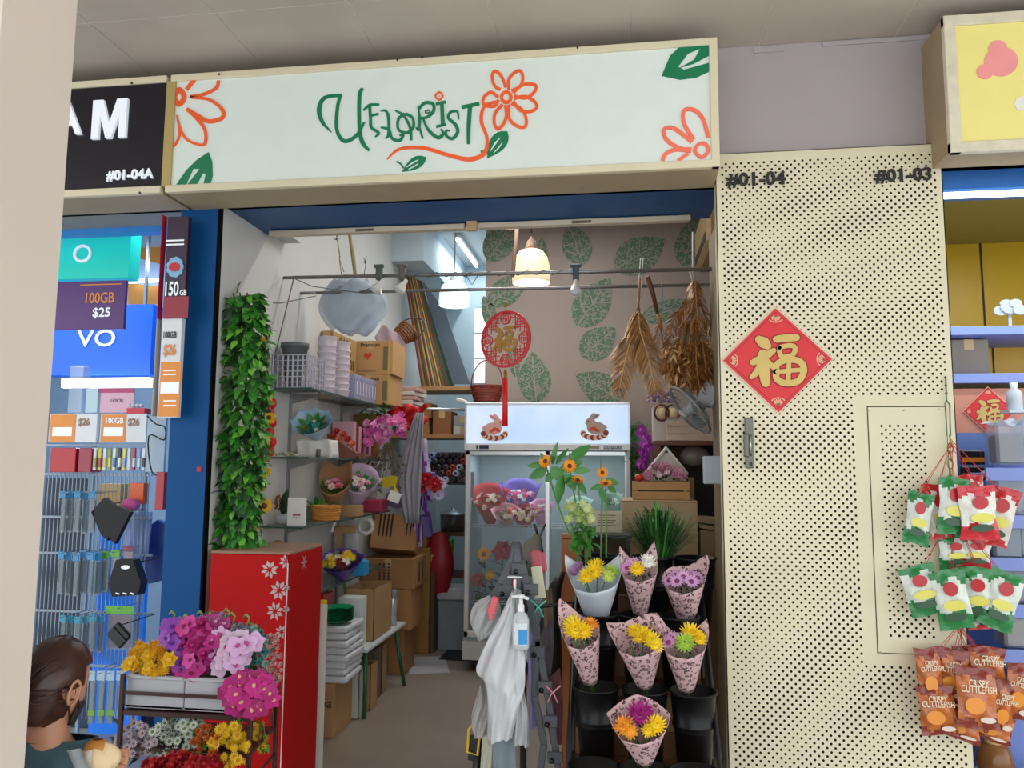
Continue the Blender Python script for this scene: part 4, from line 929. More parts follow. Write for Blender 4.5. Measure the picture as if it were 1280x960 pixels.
for k in range(8):
    q = MB().m(M('tray_white', 'c9ced4', rough=.5)); zz = .302+.040*k; q.cb((-1.73+R(-.01, .01), 4.52+R(-.01, .01), zz+.019), (.33, .30, .037), rz=R(-.05, .05), bev=.010)
    one('foam_tray', q, 'white foam tray wrapped in film in the stack beside the red cabinet', 'tray', (-1.73, 4.52, zz), 'stack of white foam trays')
carton('cardboard_box', 'brown carton printed Sylba under the white foam trays', -1.93, -1.63, 4.38, 4.68, 0, .30, text_=[('Sylba', .075, .06, .19)], col='a9845a')
q = MB().m(M('yellow_folder', 'c9b02c', rough=.4)); q.box(-1.56, -1.492, 3.86, 3.872, .0, .86, bev=.003); q.m(M('white_edge', 'c9c5b8')); q.box(-1.56, -1.486, 3.845, 3.858, 0, .84); one('yellow_board', q, 'thin yellow and white boards standing right behind the red cabinet', 'board', (-1.53, 3.86, 0))
for (x0_, x1_, y0_, y1_, h_, col, lb) in ((-1.72, -1.60, 4.72, 4.86, .28, 'b9b9ae', 'grey-white carton on the floor under the work table'), (-1.70, -1.58, 4.88, 5.02, .28, 'a9845a', 'brown carton on the floor under the middle of the work table'), (-1.74, -1.62, 5.06, 5.22, .33, '6f5f52', 'dark brown carton on the floor under the far half of the work table'), (-1.76, -1.62, 5.24, 5.36, .32, '9c7c58', 'narrow brown carton beside the green table leg')):
    carton('cardboard_box', lb, x0_, x1_, y0_, y1_, 0, h_, col=col, flaps=True)
# big stack
def px_carton(px0, py0, px1, py1, Y, dep, label, **k):
    a, b = at(px0, py1, Y), at(px1, py0, Y); return carton('cardboard_box', label, min(a.x, b.x), max(a.x, b.x), Y, Y+dep, a.z, b.z, **k)
yb = 5.72
c0 = carton('cardboard_box', 'lowest brown carton of the tall stack beyond the work table', -1.88, -1.60, yb, yb+.30, 0, .33, col='9a6f48')
c0 = carton('cardboard_box', 'second brown carton from the floor in the tall stack', -1.93, -1.55, yb-.02, yb+.34, .331, .63, col='a87a4e')
c0 = carton('cardboard_box', 'brown carton with vertical print in the middle of the tall stack', -1.93, -1.53, yb-.03, yb+.34, .631, .85, col='a3764c')
q = MB().m(ink2)
for k in range(3):
    for j in range(8): q.box(-1.80+.035*k, -1.785+.035*k, yb-.032, yb-.0305, .65+.022*j, .663+.022*j)
for k in range(2): q.tube([(-1.529, yb+.12+.10*k, .67), (-1.529, yb+.12+.10*k, .82)], .006, 5)
q.build('printed_text', c0)
t = T('cardboard_box', 'tilted brown carton with printed instructions on top of the tall stack', 'cardboard box', (-1.735, yb+.17, .875)); q = MB().m(M('cardboard_a87a4e', '')); q.box(-.17, .17, -.18, .18, 0, .26, bev=.003); o = q.build('box_body', None, loc=(0, 0, 0)); o.parent = t
q = MB().m(ink2)
for k in range(4):
    for j in range(7): q.box(-.12+.03*k, -.107+.03*k, -.1815, -.1802, .09+.022*j, .134+.022*j)
for k in range(2):
    for j in range(5): q.box(.09+.03*k, .10+.03*k, -.1815, -.1802, .11+.022*j, .174+.022*j)
o = q.build('printed_text', None, loc=(0, 0, 0)); o.parent = t; t.rotation_euler = (radians(-14), radians(4), .12)
# tall narrow carton
t = carton('cardboard_box', 'tall narrow brown carton with faint red print standing on the floor', -1.80, -1.58, 6.40, 6.66, 0, .86, col='97703f', flaps=True)
q = MB().m(M('faint_red_ink', '9c4a30'))
for k in range(5): q.box(-1.74, -1.69, 6.3975, 6.3995, .35+.05*k, .375+.05*k)
q.build('printed_text', t)
carton('cardboard_box', 'dark narrow carton beside the tall narrow one', -1.575, -1.545, 6.42, 6.68, 0, .80, col='5b452e')
carton('cardboard_box', 'small brown carton on top of the tall narrow one', -1.80, -1.62, 6.40, 6.60, .861, .95, col='8f6a44')

# back shelf (passage side) with cartons, fanned sheets and rolls
wd = M('shelf_wood', 'a5794a', rough=.5, var=.12, scale=6)
PZ = at(560, 483, 6.35).z; P2 = at(560, 543, 6.35).z
t = T('wooden_shelf', 'wooden wall shelf holding the fanned coloured sheets', 'shelf', (-1.5, 6.5, PZ-.03)); q = MB().m(wd); q.box(-1.93, -1.17, 6.35, 6.75, PZ-.035, PZ, bev=.003); q.build('plank', t)
for x in (-1.85, -1.25): q = MB().m(M('bracket_metal', '')); q.box(x, x+.02, 6.4, 6.75, PZ-.06, PZ-.036); q.build('bracket', t)
t = T('wooden_shelf', 'lower wooden shelf with small cartons left of the fridge', 'shelf', (-1.5, 6.5, P2-.03)); q = MB().m(wd); q.box(-1.93, -1.205, 6.35, 6.75, P2-.035, P2, bev=.003); q.build('plank', t)
for x in (-1.9, -1.225): q = MB().m(M('bracket_metal', '')); q.box(x, x+.018, 6.4, 6.7, P2, PZ-.036); q.build('upright', t)
for x0_, x1_, z0_, z1_, col, lb in ((-1.80, -1.62, 0, .14, 'a0703f', 'lower left small carton on the back shelf'), (-1.80, -1.60, .141, .27, '9a6a3e', 'upper left small carton on the back shelf'), (-1.58, -1.42, 0, .20, '8a5a34', 'middle small carton on the back shelf'), (-1.40, -1.23, .0, .07, 'b9b9c0', 'lower white case on the back shelf beside the fridge'), (-1.40, -1.24, .071, .16, '8f8f96', 'upper grey case on the back shelf beside the fridge')):
    carton('cardboard_box', lb, x0_, x1_, 6.40, 6.66, P2+z0_, P2+z1_, col=col)
# fanned sheets leaning on the wall, standing on plank
cols = ['5c2018', '6a3a24', '8a6a34', '3d2418', '2c4a24', '7a2a20', 'a88a44', '3a2014', '6a3420', 'a89a74', '33502a', '9a5a28', '4a1c18', 'b09a50', '23401f', '7a4426', '5c2420', '25401f', '4a2c1c', '1f3a1c']
for k, c_ in enumerate(cols):
    q = MB().m(M('sheet_'+c_, c_, rough=.6)); u = k/len(cols)
    bx0 = at(528+36*u, 476, 6.45); tx = at(508+21*u, 346+8*u, 6.7); w_ = .011
    q.add([(bx0.x, 6.42, PZ+.001), (bx0.x+w_, 6.42, PZ+.001), (tx.x+w_, 6.62, tx.z), (tx.x, 6.62, tx.z), (bx0.x, 6.66, PZ+.001), (bx0.x+w_, 6.66, PZ+.001), (tx.x+w_, 6.71, tx.z-.01), (tx.x, 6.71, tx.z-.01)], [(0, 1, 2, 3), (1, 5, 6, 2), (5, 4, 7, 6), (4, 0, 3, 7), (3, 2, 6, 7), (0, 4, 5, 1)])
    one('coloured_sheet', q, 'coloured card sheet leaning in the fanned stack on the wooden shelf', 'card sheet', (bx0.x, 6.45, PZ), 'fanned coloured sheets on the wooden shelf')
q = MB().m(M('slate_board', '4f5a68', rough=.6)); A, B, C_, D = at(528, 350, 6.6), at(556, 388, 6.6), at(587, 480, 6.6), at(562, 480, 6.6)
q.add([tuple(p) for p in (A, B, C_, D)]+[(p.x, p.y+.02, p.z) for p in (A, B, C_, D)], [(0, 1, 2, 3), (7, 6, 5, 4), (0, 4, 5, 1), (1, 5, 6, 2), (2, 6, 7, 3), (3, 7, 4, 0)])
one('slate_board', q, 'slate blue board leaning at the right of the fanned sheets', 'board', (C_.x-.1, 6.6, PZ))
# red wicker basket on the fridge side
wicker('wicker_basket', 'red-brown wicker basket with a loop handle beside the fridge top', (at(606, 500, 6.2).x, 6.30, at(606, 501, 6.2).z), .10, .135, .13, '7c2c1c', handle=.22, n=30, rows=6)
q = MB().m(M('white_clip', 'dcdcdc', rough=.3)); q.cb(at(577, 501, 5.9), (.09, .02, .03), ry=.3, bev=.006); one('plastic_grip', q, 'small white plastic grip at the top left corner of the fridge', 'grip', at(577, 504, 5.9))
# wrapping rolls
t0 = None; n = 0
q = MB().m(M('roll_rack_metal', '2b2a2e', rough=.5)); rz0 = at(550, 603, 6.3).z; rz1 = at(550, 545, 6.3).z
q.box(-1.72, -1.21, 6.30, 6.70, rz0-.02, rz0-.005)
for x in (-1.72, -1.222): q.box(x, x+.012, 6.30, 6.70, rz0-.02, P2-.036)
one('roll_rack', q, 'dark rack full of wrapping rolls left of the fridge', 'rack', (-1.46, 6.5, rz0-.02))
rc = ['3a3038', '4a3d48', '7f8ec9', 'b04030', '5d4a52', '2c262c', '8a6a74', '3f3640', 'b9c6d4', '6a5660', '4c3a44', '93707c']
k = 0
for j in range(5):
    for i in range(8):
        x = -1.68+.060*i+.03*(j % 2); zz = rz0+.026+.050*j
        if x > -1.24 or zz > P2-.07: continue
        col = rc[(i*5+j*7) % len(rc)]; q = MB().m(M('roll_'+col, col, rough=.35, var=.2, scale=30)); TT = Matrix.Translation((x, 6.27+R(0, .05), zz)) @ Matrix.Rotation(-pi/2, 4, 'X')
        q.lathe([(.012, 0), (.026, 0), (.026, .38), (.012, .38), (.012, .0)], 12, T=TT); q.m(M('roll_core', '15131a')); q.lathe([(0, .01), (.012, .01)], 10, T=TT)
        one('wrapping_roll', q, 'roll of wrapping paper lying end-on in the rack left of the fridge', 'paper roll', (x, 6.3, zz-.026), 'wrapping paper rolls in the rack')
# low shelf in the back left with pot, green item, white boxes
t = T('storage_shelf', 'low wooden shelf in the back corner left of the fridge', 'shelf', (-1.25, 6.9, 0)); q = MB().m(M('dark_wood', '6c4a2c', rough=.6))
q.box(-1.62, -1.21, 6.85, 7.2, .92, .95); q.box(-1.62, -1.21, 6.85, 7.2, .55, .58); q.box(-1.62, -1.59, 6.85, 7.2, 0, .92); q.box(-1.24, -1.21, 6.85, 7.2, 0, .92); q.build('frame', t)
t = T('steel_pot', 'small steel pot with a lid in the back corner', 'pot', (at(565, 655, 6.95).x, 6.98, .95)); c = t.location; q = MB().m(M('pot_steel', '9aa0a4', metal=.8, rough=.25)); q.lathe([(.0, 0), (.11, 0), (.115, .15), (.12, .155)], 22, T=Matrix.Translation(c)); q.build('pot_body', t); q = MB().m(M('pot_steel', '')); q.lathe([(.118, .158), (.06, .19), (.015, .195), (.015, .22), (0, .222)], 22, T=Matrix.Translation(c)); q.build('lid', t)
q = MB().m(M('lime_plastic', '5fc435', rough=.4)); q.cb(at(563, 683, 6.84), (.06, .04, .13), bev=.01); one('green_bottle', q, 'bright lime green bottle in the back corner below the steel pot', 'bottle', at(563, 692, 6.84))
q = MB().m(M('case_white', 'b9bcc0', rough=.4)); q.box(-1.55, -1.25, 6.5, 6.80, .42, .52, bev=.01); one('white_box', q, 'shallow white box in the back corner near the fridge foot', 'box', (-1.4, 6.6, .42))
q = MB().m(M('clear_bin', '9aa6ae', alpha=.75, rough=.2)); q.box(-1.54, -1.26, 6.52, 6.80, 0, .418, bev=.01); one('storage_bin', q, 'clear plastic storage bin on the floor below the white box', 'bin', (-1.4, 6.6, 0))
t = T('red_bag', 'red mesh bag hanging in the back corner above the storage bin', 'bag', at(545, 740, 6.5)); q = MB().m(M('red_mesh', '8f1420', rough=.5, bump=.4)); A = at(548, 690, 6.5)
q.grid(lambda u, v: (A.x+(.05+.075*sin(pi*min(1, v*.9+.05)))*cos(2*pi*u)+.02*v, A.y+(.04+.05*sin(pi*v))*sin(2*pi*u), A.z+.16-.50*v+.01*sin(9*u)), 18, 10, cu=True); q.build('bag_body', t)
q = MB().m(M('lilac_bag', '6d5fa8', rough=.5)); A = V(-1.70, 6.50, 1.052); q.grid(lambda u, v: (A.x+(.09+.03*v)*cos(2*pi*u), A.y+.06*sin(2*pi*u), A.z+.07-.17*v+.01*sin(13*u)), 18, 6, cu=True); one('lilac_bag', q, 'lilac bag sitting on the tall narrow carton', 'bag', (A.x, A.y, A.z-.1))
q = MB().m(M('purple_fold', '4d2f86', rough=.5)); A = at(513, 665, 5.95); q.grid(lambda u, v: (A.x-.08+.18*u, A.y+.03*sin(9*u), A.z+.06-.13*v), 14, 5); one('purple_cloth', q, 'folded purple cloth over the top of the carton stack', 'cloth', (A.x, A.y, A.z-.07), solid=.004)
q = MB().m(M('black_mat', '1b1d24', rough=.8)); q.cb((-1.28, 6.42, .006), (.34, .42, .012), bev=.003); one('floor_mat', q, 'dark doormat on the floor beside the fridge', 'mat', (-1.28, 6.42, 0))
q = MB().m(M('pale_paper', 'b0b2bb', rough=.6)); q.cb((-1.50, 6.05, .002), (.30, .5, .004), rz=.3); one('paper_sheet', q, 'pale sheet lying flat on the floor beyond the cartons', 'paper', (-1.5, 6.05, 0))
# ================================================================ RED CABINET
t = T('red_cabinet', 'tall red cabinet with silver flower stickers beside the blue jamb', 'cabinet', (-1.69, 3.6, 0))
cx0, cx1, cy0, cy1, cz = -1.885, -1.50, 3.415, 3.80, 1.15
redm = M('red_laminate', 'a30d10', rough=.55, spec=.12, var=.03)
q = MB().m(redm); q.box(cx0, cx1, cy0+.004, cy1, 0, cz-.014, bev=.004); q.build('body', t)
q = MB().m(M('red_door', 'b01012', rough=.55, spec=.12, var=.03)); q.box(cx0+.002, cx1-.01, cy0-.010, cy0+.003, .01, cz-.014, bev=.003); q.build('door', t)
q = MB().m(M('cabinet_top', '8d6f58', rough=.6)); q.box(cx0, cx1, cy0-.010, cy1, cz-.013, cz, bev=.002); q.build('top', t)
q = MB().m(M('edge_white', 'e3d3cf')); q.box(cx1-.009, cx1-.006, cy0-.0105, cy0-.004, .02, cz-.05); q.build('edge_strip', t)
slv = M('silver_sticker', 'b3a3a3', rough=.35, var=.12)
for px, py, r_ in ((337, 712, 12), (358, 702, 10), (349, 738, 13), (361, 735, 7), (344, 764, 12), (361, 762, 8), (352, 790, 9)):
    c = at(px, py, cy0-.0105); q = MB().m(slv); n_ = 8; k_ = 3.42/F*r_
    for k in range(n_):
        a = 2*pi*k/n_+.3; ux, uz = cos(a), sin(a); x1 = min(c.x+ux*k_, cx1-.011)
        pts = [(c.x+ux*k_*.2, c.z+uz*k_*.2), (min(c.x+ux*k_*.6-uz*k_*.2, cx1-.011), c.z+uz*k_*.6+ux*k_*.2), (x1, c.z+uz*k_), (min(c.x+ux*k_*.6+uz*k_*.2, cx1-.011), c.z+uz*k_*.6-ux*k_*.2)]
        q.prism(pts, cy0-.0115, cy0-.0102)
    q.build('flower_sticker', t)
c = onX(380, 700, cx1); q = MB().m(slv)
for k in range(6):
    a = pi*k/3; q.add([(cx1+.001, c.y+.02*cos(a-.3)*.6, c.z-.01+.02*sin(a-.3)), (cx1+.001, c.y+.04*cos(a), c.z-.01+.04*sin(a)), (cx1+.001, c.y+.02*cos(a+.3)*.6, c.z-.01+.02*sin(a+.3)), (cx1+.001, c.y, c.z-.01)], [(0, 1, 2, 3)])
q.build('side_sticker', t)

# ================================================================ IVY GARLAND, SUNFLOWER GARLAND, RED DECOR
gx_, gy_ = 300, 3.75
t = T('ivy_garland', 'thick hanging garland of green artificial ivy leaves at the left of the shop', 'garland', at(300, 366, 3.60))
q = MB()
for k in range(1900):
    v = R(0, 1); py = 368+318*v
    wl = (24 if v < .1 else 31 if v < .7 else 31-12*(v-.7)/.3)*(1+.12*sin(v*23)); cx_ = 300+3*sin(v*6)-(14*(max(0, v-.8)/.2))
    if v > .93: wl = 34; cx_ = 290
    th = R(0, 2*pi); rr = R(.35, 1)**.5; px = cx_+wl*cos(th)*rr; Y = 3.60+.075*sin(th)*rr
    p = at(px, py, Y)
    d = V(cos(th)*1.0, -abs(sin(th))*.9 if R(0, 1) < .8 else .4, R(-1.1, .35)).normalized()
    q.m((GREEN2, GREEN, GREEN, M('leaf_mid', '3f8a2c', rough=.45, var=.2, scale=14), DKGREEN)[k % 5]); leaf(q, dirm(p, d, R(-.6, .6)), R(.042, .066), R(.016, .025), R(.2, .6), 3, .2)
q.build('ivy_leaves', t)
q = MB().m(M('vine', '3c5a28')); 
for dx in (-8, 0, 9): q.tube([at(300+dx+4*sin(i), 366+31*i, 3.62) for i in range(11)], .004, 5)
q.tube([at(296, 366, 3.62), at(298, 357, 3.66), V(-1.95, 3.70, at(300, 352, 3.7).z)], .003, 5); q.build('vine_stem', t)
for px, py in ((266, 688), (258, 684), (275, 690)):
    q = MB()
    for k in range(6): q.m(GREEN); leaf(q, dirm(at(px+8, py-4, 3.56), (R(-1, -.2), -.4, R(-.3, .4))), .06, .018)
    q.build('loose_leaves', t)
t = T('sunflower_garland', 'string of small yellow artificial sunflowers behind the ivy garland', 'garland', at(325, 430, 3.9))
q = MB().m(STEM); q.tube([at(322+5*sin(i*1.3), 395+25*i, 3.80) for i in range(12)], .003, 5); q.build('stem', t)
for i, (px, py) in enumerate(((322, 398), (325, 428), (330, 448), (326, 470), (333, 496), (336, 522), (330, 548), (322, 572), (331, 590), (323, 608), (318, 622), (330, 632), (312, 660), (304, 680), (316, 640))):
    inst(bloom('sun', 'e8b420', '5a3216', .038 if py < 600 else .046), 'flower_head', t, at(px, py, 3.74)-t.location, face_to((.5, -1, .2+.2*sin(i)), i))
t = T('red_tassel_charm', 'red knotted charm with a tassel hanging on the wall beside the ivy', 'charm', at(325, 400, 4.0))
q = MB().m(M('festive_red', 'c8141c', rough=.5)); 
for k in range(6): a = at(325+R(-2, 6), 388+k*6, 4.0); q.ball(a, .02, 8, 5)
q.tube([at(319, 380, 4.0), at(319, 395, 4.0)], .003, 5); q.build('knots', t)
q = MB().m(M('festive_red', '')); 
for k in range(8): a = at(323+k*.9, 402, 4.0); b_ = at(324+k*.9, 430+R(-3, 3), 4.0); q.tube([a, b_], .004, 5)
q.build('tassel', t)
q = MB().m(M('festive_red', ''))
for k in range(7): a = at(338+2.5*(k % 2), 492+12*k, 4.02); q.ball(a, (.025, .025, .032), 8, 5)
q.tube([at(336, 485, 4.02), at(336, 578, 4.02)], .004, 5)
one('red_firecracker_string', q, 'string of red firecracker ornaments hanging behind the yellow flowers', 'ornament', at(336, 570, 4.02))
q = MB().m(M('switch_plate', 'c7c6be', rough=.4)); c = onX(268, 583, -1.95); q.box(-1.949, -1.935, 3.63, 3.75, c.z-.045, c.z+.05, bev=.003); q.m(M('switch_key', 'e0dfd8', rough=.35)); q.box(-1.936, -1.90, 3.68, 3.73, c.z-.03, c.z+.025, bev=.004)
one('light_switch', q, 'white wall switch with an adapter beside the ivy garland', 'switch', (-1.95, 3.69, c.z))
# bare twig and cords
t = T('bare_twig', 'thin dark twig leaning at the left end of the top shelf', 'twig', at(334, 480, 4.02)); q = MB().m(M('twig_brown', '4a3830')); q.tube([at(333, 484, 4.03), at(336, 450, 4.03), at(334, 415, 4.03)], [.005, .004, .002], 5)
for k in range(8): q.ball(at(335+R(-1.5, 1.5), 420+k*6, 4.03), .006, 5, 3)
q.build('twig', t)

# ================================================================ RAILS UNDER THE CEILING, SPOTS, BAGS, LAMPS
R1a, R1b = at(365, 347, 4.2), at(892, 337, 4.2); R2a, R2b = at(395, 366, 4.45), at(892, 356, 4.45)
steel = M('rail_dark_steel', '8d8b8a', metal=.75, rough=.3)
R1b.x = XR; R2b.x = XR
q = MB().m(steel); q.tube([R1a, R1b], .011, 8); q.m(M('rail_end', '55504c')); q.tube([(-1.95, 4.2, R1a.z), R1a], .009, 8); one('hanging_rail', q, 'front steel rail across the shop with hanging ornaments', 'rail', R1a)
q = MB().m(steel); q.tube([R2a, R2b], .010, 8); q.tube([(-1.95, 4.45, R2a.z+.0), R2a], .010, 8); one('hanging_rail', q, 'rear steel rail across the shop just below the front rail', 'rail', R2a)
q = MB().m(M('cable_grey', '5c5a58')); q.tube([R1a+V(.01, 0, -.01), at(352, 410, 4.15), at(338, 470, 4.1), at(335, 480, 4.1)], .0035, 5); q.tube([R1a, at(390, 358, 4.3), at(450, 366, 4.3), at(480, 352, 4.2)], .003, 5); q.tube([at(312, 377, 4.0), at(350, 379, 4.1), at(395, 370, 4.4)], .003, 5)
one('power_cable', q, 'grey cable drooping from the left end of the front rail', 'cable', at(337, 480, 4.1))
q = MB().m(M('cable_grey', '')); pts = []
for i in range(40): f = i/39; pts.append(R1a.lerp(R1b, .25+.4*f)+V(0, .016*sin(i*1.7), .014*cos(i*1.7)))
q.tube(pts, .003, 5); q.tube([at(583, 345, 4.2), at(590, 356, 4.2), at(597, 345, 4.2)], .003, 5); one('power_cable', q, 'thin cable wound round the middle of the front rail', 'cable', pts[0])
for px, py, dark, lb in ((474, 345, '4c5350', 'left of two white clip spotlights on the front rail'), (503, 345, '5f5852', 'right of two white clip spotlights on the front rail'), (720, 345, '2f4652', 'clip spotlight on the front rail near the warm dome lamp')):
    c = at(px, py, 4.2); t = T('clip_spotlight', lb, 'spotlight', c)
    q = MB().m(M('clip_'+dark, dark, rough=.5)); q.cb(c+V(0, 0, .02), (.034, .04, .09), bev=.005); q.cb(c+V(0, -.01, .055), (.06, .02, .02), bev=.004); q.build('clamp', t)
    q = MB().m(M('bulb_white', 'd9d6d0', rough=.25)); d = V(-.5 if px < 520 else 0, -.4, -1).normalized(); TT = Matrix.Translation(c+V(.03 if px < 520 else 0, -.02, -.03)) @ d.to_track_quat('Z', 'Y').to_matrix().to_4x4()
    q.lathe([(.012, 0), (.014, .025), (.022, .04), (.034, .075), (.036, .082)], 16, T=TT); q.build('lamp_body', t); q = MB().m(M('bulb_face', 'cfd4d6', rough=.1)); q.lathe([(.035, .08), (.02, .090), (0, .093)], 16, T=TT); q.build('bulb', t)
# warm dome pendant, cool pendant, hidden warm lamp above
def pendant(name, label, px, py, wpx, hpx, Y, ceil_z, col, warm, glow, power, cap='6b6058', ratio=None):
    c = at(px, py, Y); r_ = wpx/2*Y/F; h_ = hpx*Y/F; t = T(name, label, 'lamp', c)
    q = MB().m(M('shade_'+col, col, rough=.3, emit=glow, var=.01)); q.lathe([(.02, h_*.5), (r_*.35, h_*.5), (r_*.62, h_*.44), (r_*.84, h_*.28), (r_*.97, 0), (r_, -h_*.35), (r_*.99, -h_*.5), (r_*.95, -h_*.5), (r_*.9, 0), (r_*.3, h_*.44), (0, h_*.45)], 28, T=Matrix.Translation(c)); q.build('lamp_shade', t)
    q = MB().m(M('cap_'+cap, cap, rough=.5)); q.lathe([(r_*.32, h_*.5), (r_*.34, h_*.56), (r_*.28, h_*.62), (r_*.22, h_*.76), (r_*.1, h_*.82), (.004, h_*.9)], 16, T=Matrix.Translation(c)); q.build('socket', t)
    q = MB().m(M('lamp_cord', '2c2622')); q.tube([c+V(0, 0, h_), V(c.x, c.y, ceil_z)], .004, 6); q.build('cord', t)
    q = MB().m(M('cap_'+cap, '')); q.lathe([(0, -.03), (.05, -.028), (.055, 0)], 16, T=Matrix.Translation((c.x, c.y, ceil_z))); q.build('ceiling_rose', t)
    q = MB().m(M('bulb_'+col, col, emit=3.5 if warm else 4, var=.0)); q.ball(c+V(0, 0, -h_*.15), .03, 10, 6); q.build('bulb', t)
    l = bpy.data.lights.new('lamp_light', 'POINT'); l.energy = power; l.shadow_soft_size = .04; l.color = (1, .78, .5) if warm else (.8, .95, 1); o = bpy.data.objects.new('lamp_light', l); COL.objects.link(o); o.parent = t; o.location = (0, 0, -h_*.42); return t
pendant('pendant_lamp', 'glowing warm white dome pendant lamp in front of the leaf-printed wall', 664, 333, 49, 44, 5.0, 3.72, 'ffe2b8', True, .55, 5)
pendant('pendant_lamp', 'cool white bell pendant lamp beside the fanned sheets', 568, 367, 40, 32, 6.0, 3.72, 'e6f6f4', False, .6, 4, cap='b9c4c4')
pendant('pendant_lamp', 'warm white lamp mostly hidden behind the white track above the red medallion', 636, 268, 46, 26, 4.9, 3.72, 'ffe0b0', True, .5, 3)
# white track fittings under the soffit
trk = M('track_cream', 'cfc3ae', rough=.4, var=.07)
za_ = 2.80
for pxa_, pya_, pxb_, pyb_, lb in ((342, 274, 583, 266, 'left cream ceiling track under the blue soffit'), (598, 266, 862, 256, 'right cream ceiling track under the blue soffit')):
    a = at(pxa_, pya_, 3.94); b_ = at(pxb_, pyb_, 3.94); zz = 2.83; t = T('ceiling_track', lb, 'track', (a.x, 3.94, zz))
    q = MB().m(trk); q.box(a.x, b_.x, 3.90, 3.97, zz-.022, zz-.001, bev=.003); q.box(a.x, b_.x, 3.885, 3.90, zz-.034, zz-.006, bev=.003); q.build('track_body', t)
    q = MB().m(M('track_slot', '6b5d4c')); m_ = (a.x+b_.x)/2; q.box(m_-.05, m_+.05, 3.883, 3.886, zz-.030, zz-.016); q.build('slot', t)
q = MB().m(M('tan_block', 'c3a37c', rough=.6)); c = at(590, 266, 3.88); q.cb((c.x, 3.885, 2.81), (.055, .03, .06), bev=.004); one('track_bracket', q, 'small tan bracket between the two cream ceiling tracks', 'bracket', (c.x, 3.88, 2.80))
# rope of the hidden lamp
q = MB().m(M('rope_pink', 'a88574', rough=.8)); q.tube([at(647, 276, 4.6), at(641, 345, 4.3)], .012, 6); one('hanging_rope', q, 'thick pinkish rope hanging beside the warm dome lamp', 'rope', at(641, 345, 4.3))
# plastic bags hanging at left
q = MB().m(M('bag_film', 'b4c2d2', rough=.15, alpha=.5, bump=.5, scale=18)); 
def bagf(px0, px1, py0, py1, Y, wob, ph):
    def f(u, v):
        w_ = .45+.6*sin(pi*min(1, v*.85+.1)); cx_ = (px0+px1)/2; p = at(cx_+(u-.5)*(px1-px0)*w_, py0+(py1-py0)*v, Y)
        return (p.x, p.y+wob*sin(7*u+4*v+ph)-.05*sin(pi*u), p.z+.4*wob*sin(11*u+ph))
    return f
q.grid(bagf(398, 482, 352, 415, 4.5, .03, 0), 18, 12); q.grid(bagf(404, 470, 348, 412, 4.56, .03, 2), 16, 10); q.tube([R2a+V(.10, .0, .01), at(440, 352, 4.48), at(440, 372, 4.52)], .006, 5)
one('plastic_bag', q, 'crumpled pale blue plastic bag hanging from the rear rail', 'bag', at(440, 415, 4.5), solid=.001)
q = MB().m(M('bag_film2', 'c3c3d2', rough=.25, alpha=.75, bump=.4)); q.grid(bagf(418, 472, 388, 420, 4.62, .02, 1), 14, 8); one('plastic_bag', q, 'lilac-white folded plastic bag resting behind the cartons below the blue bag', 'bag', at(445, 420, 4.62), solid=.001)
t = T('dried_stick_bundle', 'pale dried sticks hung upright on the front rail', 'sticks', at(435, 345, 4.22)); q = MB().m(M('straw', '9c8a62'))
q.tube([at(444, 344, 4.22), at(441, 318, 4.22), at(437, 292, 4.22)], [.009, .013, .010], 6); q.tube([at(427, 345, 4.22), at(424, 322, 4.22), at(430, 340, 4.2)], .003, 5); q.tube([at(425, 322, 4.22), at(421, 296, 4.22)], .0035, 5); q.m(M('dry_stem', ''))
for k in range(6): q.tube([at(420, 300, 4.22), at(420+R(-5, 5), 294+R(-3, 5), 4.22)], .002, 4)
for k in range(5): q.tube([at(455, 345, 4.22), at(457, 330, 4.22), at(455+R(-3, 5), 322+R(-3, 6), 4.22)], .002, 4)
q.build('sticks', t)
# ================================================================ RED MEDALLION
MY = 4.15; c = at(632, 424, MY)
t = T('fortune_medallion', 'round red lattice medallion with a gold character and a long red tassel', 'ornament', c)
mr = M('medallion_red', 'c01016', rough=.4, var=.03); mg = M('medallion_gold', '9a6a1c', rough=.4, metal=.3)
Rd = .160
def ring(q, r_, w_, cx=0, cz=0, n=40, y=0): q.ribbon([(cx+r_*cos(2*pi*k/n), cz+r_*sin(2*pi*k/n)) for k in range(n)], w_, -.003+y, .003+y, True)
q = MB().m(mr); ring(q, Rd-.008, .016); ring(q, Rd-.022, .003)
def bar(q, x0, z0, x1, z1, w_=.005): q.ribbon([(x0, z0), (x1, z1)], w_, -.002, .002)
for s in (-1, 1):
    for a in (.030, .062, .092, .118):
        L = (Rd*Rd*.92-a*a)**.5
        if a > .05: bar(q, s*a, -L, s*a, -L*.30); bar(q, s*a, L*.30, s*a, L); bar(q, -L, s*a, -L*.30, s*a); bar(q, L*.30, s*a, L, s*a)
    for s2 in (-1, 1):
        ring(q, .022, .004, s*.085, s2*.085, 4); bar(q, s*.075, s2*.055, s*.075, s2*.11); bar(q, s*.055, s2*.075, s*.11, s2*.075)
o = q.build('lattice', None, loc=(0, 0, 0)); o.parent = t
for a in range(4):
    cx_, cz_ = .117*cos(a*pi/2), .117*sin(a*pi/2); q = MB().m(mr); ring(q, .032, .006, cx_, cz_, 24); o = q.build('small_roundel', None, loc=(0, 0, 0)); o.parent = t
    o = inst(text_mesh('福', .052, .004, .002), 'character', t, (cx_, -.003, cz_), (pi/2, 0, 0)); o.data = o.data.copy(); o.data.materials.clear(); o.data.materials.append(mr)
q = MB().m(mg); fu(q, 0, 0, .148, -.012, -.005); o = q.build('gold_character', None, loc=(0, 0, 0)); o.parent = t
